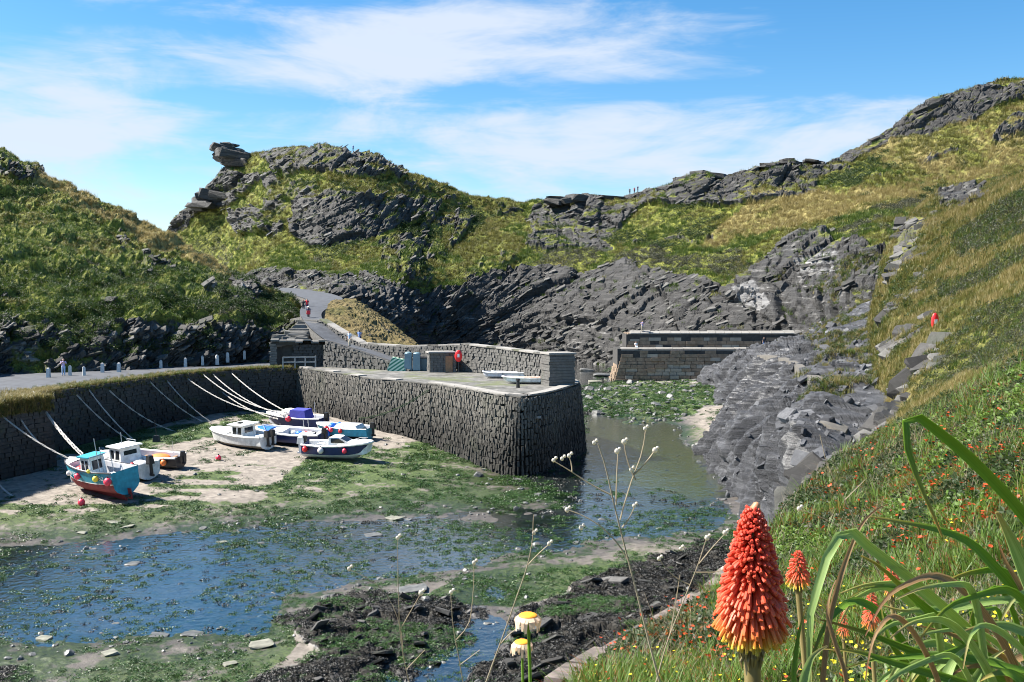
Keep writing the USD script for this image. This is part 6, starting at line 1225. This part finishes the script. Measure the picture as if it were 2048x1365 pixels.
def person(label, at, yaw, top, legs, pose='stand', hair='hair_brown', h=1.72, group=None, hat=None):
    t = thing('person', label, 'person', at, rotz=yaw, group=group); k = h / 1.72
    J = dict(pel=(0, 0, .94), chest=(0, -.01, 1.30), neck=(0, 0, 1.47), head=(0, -.02, 1.60))
    if pose == 'sit': dz = -.70
    elif pose == 'walk': dz = -.02
    else: dz = 0
    hip = [(.09, 0, .92), (-.09, 0, .92)]
    if pose == 'sit': knee = [(.12, -.42, .95), (-.12, -.42, .93)]; ank = [(.12, -.55, .79 - .02), (-.12, -.60, .79)]
    elif pose == 'walk': knee = [(.1, -.16, .52), (-.09, .02, .50)]; ank = [(.1, -.20, .1), (-.09, .28, .16)]
    else: knee = [(.1, -.02, .5), (-.1, -.01, .5)]; ank = [(.11, .01, .08), (-.11, .02, .08)]
    sh_ = [(.19, 0, 1.41), (-.19, 0, 1.41)]
    if pose == 'arms': elb = [(.28, -.12, 1.2), (-.28, -.1, 1.2)]; wr = [(.1, -.26, 1.33), (-.1, -.27, 1.34)]
    elif pose == 'sit': elb = [(.25, -.1, 1.15), (-.25, -.08, 1.15)]; wr = [(.16, -.34, 1.06), (-.16, -.34, 1.05)]
    else: elb = [(.25, .03, 1.14), (-.25, .02, 1.14)]; wr = [(.25, -.08, .90), (-.26, -.06, .90)]
    def Z(p): return np.array(p) * k + np.array([0, 0, dz * k])
    def lm(ps, rs): return hull_limb([Z(p) for p in ps], [r * k for r in rs])
    tor = lm([J['pel'], (0, 0, 1.08), J['chest'], (0, 0, 1.40)], [.125, .115, .14, .10]) + lm([sh_[0], sh_[1]], [.06, .06])
    body = tor + lm([J['neck'], (0, -.01, 1.54)], [.05, .05]) + lm([J['head'], (0, -.03, 1.55)], [.095, .07]) + lm([(0, -.105, 1.59), (0, -.125, 1.575)], [.016, .014]) + lm([(.09, 0, 1.59), (.1, 0, 1.585)], [.02, .018]) + lm([(-.09, 0, 1.59), (-.1, 0, 1.585)], [.02, .018])
    shirt, tr, shoes = tor.translate([0, 0, 0]), mf.Manifold(), mf.Manifold()
    for i in range(2):
        leg = [hip[i], knee[i], ank[i]]; body += lm(leg, [.085, .055, .04]); tr += lm(leg, [.10, .07, .055])
        ft = (ank[i][0], ank[i][1] - .15, ank[i][2] - .04); body += lm([ank[i], ft], [.04, .032]); shoes += lm([(ank[i][0], ank[i][1] + .03, ank[i][2] - .03), ft], [.05, .042])
        arm = [sh_[i], elb[i], wr[i]]; body += lm(arm, [.05, .04, .028]); shirt += lm([sh_[i], tuple(.35 * np.array(sh_[i]) + .65 * np.array(elb[i]))], [.072, .062])
        w = np.array(wr[i]); dr = w - np.array(elb[i]); dr /= np.linalg.norm(dr); pc = w + dr * .06; body += lm([w, pc], [.028, .034])
        sd = np.cross(dr, [0, 1, 0.3]); sd /= np.linalg.norm(sd); nb_ = np.cross(sd, dr)
        for f in range(4):
            o = pc + sd * (f - 1.5) * .018; l = (.06, .075, .07, .052)[f]; body += lm([o, o + dr * l * .6, o + dr * l * .95 + nb_ * .02], [.010, .009, .008])
        body += lm([w + dr * .02 + sd * .03, w + dr * .05 + sd * .055, w + dr * .08 + sd * .055 + nb_ * .012], [.011, .010, .009])
    shirt = mf.Manifold.batch_boolean([shirt, lm([(0, 0, .90), (0, 0, 1.08), (0, -.01, 1.30), (0, 0, 1.40)], [.14, .13, .153, .115])], mf.OpType.Add)
    tr += lm([(0, 0, .98), (0, 0, .9)], [.135, .125])
    obj('body', body, 'skin', t, smooth=50); obj('shirt', shirt, top, t, smooth=50); obj('trousers', tr, legs, t, smooth=50); obj('shoes', shoes, 'shoe_dark', t, smooth=50)
    obj('hair', lm([(0, .012, 1.625), (0, .03, 1.57)], [.1, .085]), hair, t, smooth=50)
    if hat: obj('hat', lm([(0, 0, 1.67), (0, -.01, 1.66)], [.10, .10]) + lm([(0, -.06, 1.66), (0, -.14, 1.65)], [.07, .04]), hat, t, smooth=50)
    return t
person('person in a lilac top and pale blue trousers photographing by the quay posts', W(127, 752, 100), 20, 'lilac_cloth', 'pale_blue_cloth', 'arms')
p = W(608, 632, 131); person('person in dark clothes descending from the upper path, half hidden by another', W(607, 624, 137), 10, 'dark_cloth', 'dark_cloth', 'walk')
person('person in a bright red top, highest on the path bend', W(614, 622, 141), 10, 'red_cloth', 'navy_cloth', 'walk')
bp = W(617, 640, 126.5); person('person in a white cap and navy top carrying a red bag on the path bend', bp, 0, 'navy_cloth', 'dark_cloth', 'walk', hat='white_cloth')
tb = thing('shoulder_bag', 'red shoulder bag carried at the side of the white-capped walker', 'bag', bp + np.array([.05, -.28, .72])); obj('body', MB().box((0, 0, .2), (.48, .24, .46), taper=.85).mesh(), 'red_cloth', tb); obj('strap', MB().tube([(-.15, .05, .42), (-.05, .16, .74), (.1, .18, .74), (.15, .05, .42)], .02, 5).mesh(), 'dark_cloth', tb)
person('person in a blue-white shirt and pale trousers walking down the ramp', W(699, 694, 113.5) + UP * .05, -30, 'pale_blue_cloth', 'beige_cloth', 'walk')
person('person in a blue top standing behind the ramp, partly hidden by the parapet', W(719, 684, 119) - UP * .3, 160, 'blue_cloth', 'navy_cloth')
person('person in a dark top and pale blue trousers standing before the ramp wall', np.array([*G(730, 737, ZQ)[:2], ZQ]), 170, 'dark_cloth', 'pale_blue_cloth')
person('person in a white and blue top sitting on the pier deck by the tenders', np.array([*G(1015, 748, ZQ)[:2], ZQ + .05]), 30, 'white_cloth', 'blue_cloth', 'sit')
person('person in a lilac top and beige trousers on top of the outer jetty', np.array([(1285 - 1024) / F * 167.5, 167.6, JTOP]), 10, 'lilac_cloth', 'beige_cloth', 'arms')
person('person in a dark top and blue trousers on the lower jetty ledge near the rocks', np.array([(1528 - 1024) / F * 166, 165.9, JLED]), 10, 'dark_cloth', 'blue_cloth')
person('person in pale clothes sitting on the lower jetty ledge at its seaward end', np.array([(1272 - 1024) / F * 166, 165.8, JLED]), 10, 'white_cloth', 'pale_blue_cloth', 'sit')
def sky_at(px, py, d=None):
    q = proj(_gh.reshape(-1, 3)); k = np.where(np.abs(q[:, 0] - px) < 3)[0]; j = k[np.argmin(q[k, 1])]; return _gh.reshape(-1, 3)[j]
_gh = HEAD_Q
for px, top_, lab in ((1258, 'dark_cloth', 'leftmost of three distant walkers on the saddle skyline'), (1266, 'red_cloth', 'middle of three distant walkers on the saddle skyline, reddish top'), (1274, 'navy_cloth', 'rightmost of three distant walkers on the saddle skyline')):
    person(lab, sky_at(px, 390) - UP * .1, rng.uniform(-40, 40), top_, 'dark_cloth', 'stand', group='walkers on the saddle skyline')
person('lone tiny figure standing on the headland top against the sky', sky_at(707, 300) - UP * .1, 0, 'blue_cloth', 'navy_cloth')

# green gorse tuft by the sitting person
g_ = thing('gorse_bush', 'small bright yellow-green bush against the parapet beside the sitting person', 'bush', np.array([*G(1030, 744, ZQ)[:2], ZQ])); obj('foliage', leaves(160, .5, .95, .2, 77, el=.9).mesh(), 'herb_bright', g_); obj('stem', MB().tube([(0, 0, 0), (.03, 0, .5)], .03, 5).mesh(), 'dry_stem', g_)

# ---------------------------------------------------------------- weed, stones and boulders on the harbour bed
rs_ = np.random.default_rng(88)
def bed_points(n, w, seed):
    r = np.random.default_rng(seed); ar = (np.gradient(Y, axis=0) * np.gradient(X, axis=1)); q = (w * ar).ravel(); k = r.choice(len(q), n, p=q / q.sum()); i, j = np.divmod(k, X.shape[1])
    p = np.stack([X[i, j], Y[i, j], Bz[i, j]], 1); p[:, :2] += r.normal(0, .05, (n, 2)) * p[:, 1:2] / 40; return p
fall = 1 / np.maximum(Y, 30) ** 1.0
vis = (bxy[..., 0] > -60) & (bxy[..., 0] < 1700)
shal = vis & (Bz < -.01) & (Bz > -.30)
weedp = [('weed_mat', [('fronds', leaves(44, .34, .07, .10, 91, el=.25).mesh(), 'weed_green')]), ('weed_clump', [('fronds', leaves(50, .22, .12, .085, 92, el=.6).mesh(), 'weed_green')]), ('dark_weed', [('fronds', leaves(50, .26, .12, .09, 93, el=.6).mesh(), 'weed_dark')])]
wfield = np.clip(wm * 1.2 + .28, 0, 1.3) * sst(N3(B0.reshape(-1, 3), 2.2, 93, 3).reshape(X.shape) + .45 * wm + .12 * shal, -.08, .5)
p1 = bed_points(24000, np.where(vis & (Bz > -.3) & (pool < .25), wfield, 0) * fall, 94); p1[:, 2] = np.maximum(p1[:, 2], -.03)
p2 = bed_points(16000, np.where(vis, (dm > .5) * 1.0 + .04 * (shal & (pool < .25)), 0) * fall, 95); p2[:, 2] = np.maximum(p2[:, 2], -.03)
pos = np.vstack([p1, p2]); idx = np.r_[rs_.integers(0, 2, len(p1)), np.where(N3(p2, 2.5, 98, 2) > .12, rs_.integers(0, 2, len(p2)), 2)]
instancer('seaweed', weedp, pos, rs_.uniform(.35, 1.25, len(pos)) * np.clip(pos[:, 1] / 60, .7, 1.5), idx, 'green and brown seaweed strewn over the tidal mud and reef')
simple('wet_stone', (.09, .09, .084), .5, noise=.5, scale=3); simple('pale_stone', (.15, .148, .115), .7, noise=.4, scale=3)
def pebble(seed, flat=.45):
    r = np.random.default_rng(seed); p = r.normal(0, 1, (24, 3)); p /= np.linalg.norm(p, axis=1, keepdims=True); return trimesh.Trimesh(p * np.array([1, .75, flat]) * .5).convex_hull
sp_ = [('stone_a', [('stone', pebble(1), 'wet_stone')]), ('stone_b', [('stone', pebble(2), 'pale_stone')]), ('stone_c', [('stone', pebble(3, .7), 'wet_stone')])]
p3 = bed_points(3600, np.where(vis & (Bz > -.35), .15 + 1.0 * (np.abs(Bz) < .12) + 2 * algae, 0) * fall, 96)
instancer('shore_stones', sp_, p3 + UP * .02, np.clip(rs_.lognormal(-1.6, .5, len(p3)), .08, .9) * np.clip(p3[:, 1] / 70, .7, 2.2), rs_.choice(3, len(p3), p=[.6, .04, .36]), 'loose stones strewn along the waterline')
stonelist = [(523, 1290, 52, 20, 'pale_stone', 'large pale flat slab in the shallows near the dark reef'), (226, 1043, 26, 8, 'pale_stone', 'pale flat stone in the weed below the fishing boat, left of two'), (256, 1052, 26, 9, 'pale_stone', 'pale greenish flat stone in the weed, right of two'), (164, 1064, 20, 8, 'pale_stone', 'whitish stone at the left edge of the water'),
    (266, 1132, 30, 12, 'wet_stone', 'dark low stone alone in the blue water on the left'), (442, 1085, 26, 7, 'pale_stone', 'long pale stone at the water edge below the sand'), (522, 1090, 16, 10, 'wet_stone', 'small dark upright stone in the water beside the long pale one'), (790, 1036, 34, 12, 'pale_stone', 'mossy pale slab at the far water edge'),
    (643, 1106, 10, 10, 'wet_stone', 'tiny dark stone standing in mid water'), (745, 1071, 40, 9, 'wet_stone', 'flat dark rock breaking the far shallows'), (825, 1178, 62, 14, 'wet_stone', 'dark weed-edged rock beside the green reef'), (318, 1270, 38, 10, 'wet_stone', 'low mossy stone in the near shallows, left of the large slab'), (385, 1267, 44, 12, 'wet_stone', 'flat dark stone in the near shallows beside a mossy one'),
    (460, 1327, 30, 10, 'pale_stone', 'pale stone among bright weed below the large slab'), (220, 1305, 36, 12, 'pale_stone', 'pale yellowish stone in bright weed at lower left'), (88, 1275, 32, 10, 'pale_stone', 'whitish stone in the weed at the left edge'),
    (985, 932, 12, 14, 'pale_stone', 'tan boulder at the foot of the pier, right of two'), (968, 938, 9, 10, 'pale_stone', 'smaller pale boulder at the foot of the pier, left of two'), (1034, 958, 18, 10, 'wet_stone', 'grey boulder under the rounded pier nose'),
    (1190, 765, 28, 12, 'pale_stone', 'ochre boulder left of the outer jetty foot'), (1205, 752, 40, 16, 'wet_stone', 'dark boulder at the seaward end of the outer jetty'), (1175, 745, 30, 12, 'wet_stone', 'dark rock in the sea channel left of the jetty boulder')]
for i, (px, py, w, h, m_, lab) in enumerate(stonelist):
    p = bed_at(px, py + 3); p[2] = max(p[2], -.06); s = p[1] / F; sz = (w * s, w * s * .8, max(h * s * .5, .10))
    t = thing('harbour_stone', lab, 'stone', p); m0 = slab((0, 0, sz[2] * .3), sz, 500 + i, roty(rs_.normal(0, .08)) @ rotz(rs_.normal(0, .4)), .9); m0 = trimesh.Trimesh(m0.vertices, m0.faces).subdivide(); m0.vertices += m0.vertex_normals * (N3(m0.vertices, sz[0] * .25, 5 + i, 2) * sz[2] * .09)[:, None]
    obj('stone', m0, m_, t, smooth=35)

# ---------------------------------------------------------------- grass on the quay top and the two hills
qp, ql = polyline(QW[1:], 300); r_ = np.random.default_rng(120); k = r_.choice(300, 6500, p=(lambda w: w / w.sum())(np.where(qp[:, 1] < 84, 3.0, 1.0)))
tq = np.gradient(qp, axis=0); tq /= np.linalg.norm(tq, axis=1, keepdims=True); nq = np.stack([tq[:, 1], -tq[:, 0]], 1)
off = np.where(r_.uniform(0, 1, len(k)) < .4, r_.normal(-.1, .25, len(k)), -np.abs(r_.normal(0, 1.3, len(k)))); pos = np.column_stack([qp[k] + nq[k] * np.minimum(off, .22)[:, None], ZQ + .02 - np.where(off > .1, r_.uniform(0, .7, len(k)), 0)])
instancer('quay_grass', tprotos[:3], pos, r_.uniform(.4, 1.1, len(k)), np.where(qp[k, 1] < 84, r_.choice([1, 2, 2], len(k)), r_.choice([0, 1, 2], len(k), p=[.3, .45, .25])), 'yellowing grass fringe along the top of the quay wall')
bast = bed_points  # bastion cap of long yellow grass
r_ = np.random.default_rng(121); n_b = 900; tt = r_.uniform(0, 1, n_b); qq = np.array(QW[:4]); s_q = np.r_[0, np.cumsum(np.linalg.norm(np.diff(qq, axis=0), axis=1))]; f_ = PchipInterpolator(s_q, qq, axis=0)
pb = f_(s_q[-1] * (.45 + .55 * tt)); pos = np.column_stack([pb + np.array([.25, -.1]) - np.outer(r_.uniform(0, 1.8, n_b), [1, .1]), ZQ + r_.uniform(-.9, .35, n_b)]); hang = r_.uniform(0, 1, n_b) < .5; pos[hang, :2] = pb[hang] + np.array([.2, -.05]); pos[~hang, 2] = ZQ + .05
instancer('bastion_grass', tprotos[1:3], pos, r_.uniform(.9, 1.8, n_b), r_.choice([0, 1], n_b), 'long yellow grass hanging over the near bastion of the quay')
for grid, rk_, st_, n_, seed, smin, smax, nm, lab in ((LEFT_Q, LEFT_R, LEFT_S, 30000, 130, .8, 2.2, 'left_hill_plants', 'grass, bracken and heather tussocks on the left hill'), (HEAD_Q, HEAD_R, HEAD_S, 60000, 131, 1.6, 3.8, 'headland_grass', 'coarse grass tussocks over the headland and saddle')):
    pj = proj(grid); ok = (pj[..., 0] > -40) & (pj[..., 0] < 2090) & (grid[..., 1] > 5); nrm_ = gnormals(grid); up_ = np.abs(nrm_[..., 2])
    pos, gi, gj = scatter(grid, n_, np.where(ok, (1 - sst(rk_, .30, .50)) * (.25 + up_) + .10 * sst(up_, .55, .9), 0), seed); u = np.random.default_rng(seed).uniform(0, 1, len(pos)); pn = N3(pos, 7, seed + 2, 3); pn2 = N3(pos, 12, seed + 3, 3)
    v_ = st_[gi, gj] + .16 + .5 * pn + (u - .5) * .5
    idx = np.where(v_ > .62, 2, np.where(v_ > .28, 1, 0)); idx = np.where((pn2 > .2) & (u < .4), np.where(u < .2, 3, 4), idx)
    if nm == 'left_hill_plants': idx = np.where((pn2 < -.1) & (u > .55) & (v_ < .5), 5, idx)
    instancer(nm, tprotos + [('bracken', [('leaves', leaves(44, .3, .36, .1, 26).mesh(), 'herb_bright')])], pos - UP * .1, np.random.default_rng(seed + 1).uniform(smin, smax, len(pos)), idx, lab)

# ---------------------------------------------------------------- loose slabs and boulders on the cliffs and the shore
def rockprotos(m, lf=1.0): return [('slab_%s' % n_, [('rock', slab((0, 0, 0), (sz[0] * lf, sz[1], sz[2]), 900 + k), m)]) for k, (n_, sz) in enumerate((('long', (1.5, .7, .2)), ('thick', (1.1, .75, .34)), ('thin', (1.3, .9, .13)), ('block', (.9, .8, .55))))]
def rocks(name, grid, dens, n, axis, lo, hi, m, lab, seed, tilt=.15, yawr=.7, sink=.1, p=(.4, .25, .25, .1), lf=1.0):
    pos, gi, gj = scatter(grid, n, dens, seed); r = np.random.default_rng(seed + 1); sc = np.exp(r.uniform(math.log(lo), math.log(hi), n))
    instancer(name, rockprotos(m, lf), pos - UP * (sc * sink)[:, None], sc, r.choice(4, n, p=p), lab, axis=axis, yawr=yawr, tilt=tilt, seed=seed)
pj = proj(HEAD_Q); ok = (pj[..., 0] > 250) & (pj[..., 0] < 2080) & (HEAD_Q[..., 2] > -.5)
rocks('cliff_slabs', HEAD_Q, np.where(ok, sst(HEAD_R, .42, .75) * np.where(pj[..., 0] > 1440, .3, 1.0), 0), 6500, (-.42, -.35, .84), .35, 1.7, 'loose_rock', 'broken slate slabs bedded in the headland cliffs', 140, tilt=.10, yawr=.4, lf=1.6)
pj = proj(LEFT_Q); ok = (pj[..., 0] > -60) & (pj[..., 0] < 640)
rocks('hill_slabs', LEFT_Q, np.where(ok, sst(LEFT_R, .42, .75), 0), 2600, (-.25, -.5, .8), .35, 1.5, 'loose_rock', 'broken slate slabs in the left hillside cliff', 141)
okq = np.ones(SHORE_Q.shape[:2]) * (SHORE_Q[..., 2] > -.3); okq[:, 250:] *= 2.5
rocks('shore_boulders', SHORE_Q, okq, 2200, (-.45, -.4, .8), .08, .5, 'shore_slate', 'tumbled grey slate blocks on the rocky shore', 142, tilt=.35, yawr=3.1, sink=.02, p=(.3, .3, .2, .2))
dr_ = np.where((edge_ < .8) & (Qn[..., 1] > 28) & (Qn[..., 1] < 58), 1.0, 0) + np.where((Qn[..., 1] > 30) & (Qn[..., 1] < 160), .5 * sst(BANK_R, .5, .75) * (edge_ > .75), 0)
rocks('bank_rocks', Qn, dr_, 800, (-.4, -.3, .85), .25, 1.3, 'loose_rock', 'rock outcrops along the edge of the right bank', 143, tilt=.25, yawr=3.1)
p4_ = bed_points(420, np.where(vis & (reef > .4), 1.0, 0) * fall, 144)
instancer('reef_rocks', rockprotos('loose_rock'), p4_ + UP * .02, np.clip(rs_.lognormal(-1.1, .6, len(p4_)), .1, 1.0), rs_.choice(4, len(p4_), p=[.3, .1, .6, 0]), 'small dark rocks of the weedy reef', axis=(-.2, .3, .9), yawr=3.1, tilt=.25)

pj = proj(LEFT_Q); ivy = sst(N3(LEFT_Q.reshape(-1, 3), 6, 150, 3).reshape(LEFT_Q.shape[:2]), -.15, .25) * np.where((pj[..., 0] > 120) & (pj[..., 0] < 600) & (pj[..., 1] > 540) & (pj[..., 1] < 705), 1, 0) + .25 * np.where((pj[..., 0] > -60) & (pj[..., 0] < 150) & (pj[..., 1] > 540) & (pj[..., 1] < 700), 1, 0)
pos, gi, gj = scatter(LEFT_Q, 9000, ivy, 151)
instancer('cliff_ivy', [tprotos[4], ('ivy', [('leaves', leaves(50, .34, .4, .1, 27, el=1.0).mesh(), 'herb_dark')]), tprotos[0]], pos, np.random.default_rng(152).uniform(.9, 2.4, len(pos)), np.random.default_rng(153).choice(3, len(pos), p=[.45, .4, .15]), 'dark ivy and shrubs hanging over the quayside cliff')

okr = np.zeros(SHORE_Q.shape[:2]); okr[:, 190:] = 1.0; okr *= sst(N3(SHORE_Q.reshape(-1, 3), 5, 160, 2).reshape(okr.shape), -.1, .4)
rocks('edge_boulders', SHORE_Q, okr, 420, (-.45, -.35, .82), .35, 1.5, 'shore_slate', 'broken slate blocks where the rocky shore meets the grass', 161, tilt=.3, yawr=2.0, sink=.1, p=(.3, .3, .2, .2))
okg = np.zeros(SHORE_Q.shape[:2]); okg[:, 170:] = np.linspace(0, 1, okg.shape[1] - 170)[None, :] ** 1.3; okg *= sst(N3(SHORE_Q.reshape(-1, 3), 4.5, 162, 3).reshape(okg.shape), .0, .3) * (SHORE_Q[..., 1] > 60)
pos, gi, gj = scatter(SHORE_Q, 5200, okg, 163)
instancer('shore_edge_grass', tprotos, pos - UP * .05, np.random.default_rng(164).uniform(.7, 1.9, len(pos)), np.random.default_rng(165).choice(5, len(pos), p=[.25, .35, .15, .15, .1]), 'grass creeping down onto the slate shore below the right hillside')
okh = np.where((pj_ := proj(HEAD_Q))[..., 0] > 1440, 1.0, 0) * (pj_[..., 0] < 1800) * (pj_[..., 1] > 440) * (pj_[..., 1] < 700) * sst(N3(HEAD_Q.reshape(-1, 3), 9, 166, 3).reshape(HEAD_R.shape), .02, .3)
pos, gi, gj = scatter(HEAD_Q, 3600, okh, 167)
instancer('cove_grass', tprotos, pos - UP * .1, np.random.default_rng(168).uniform(1.2, 3.0, len(pos)), np.random.default_rng(169).choice(5, len(pos), p=[.3, .35, .1, .15, .1]), 'grass patches on the pale rocks of the cove')

oke = ((edge_ > .70) & (edge_ < 1.7) & (Qn[..., 1] > 58) & (Qn[..., 1] < 150)) * sst(N3(Qn.reshape(-1, 3), 6, 170, 2).reshape(edge_.shape), .0, .35)
rocks('slope_outcrops', Qn, oke, 300, (-.4, -.3, .85), .4, 2.4, 'loose_rock', 'scattered dark outcrops where the right hillside drops to the cove', 171, tilt=.2, yawr=1.5, sink=.12)
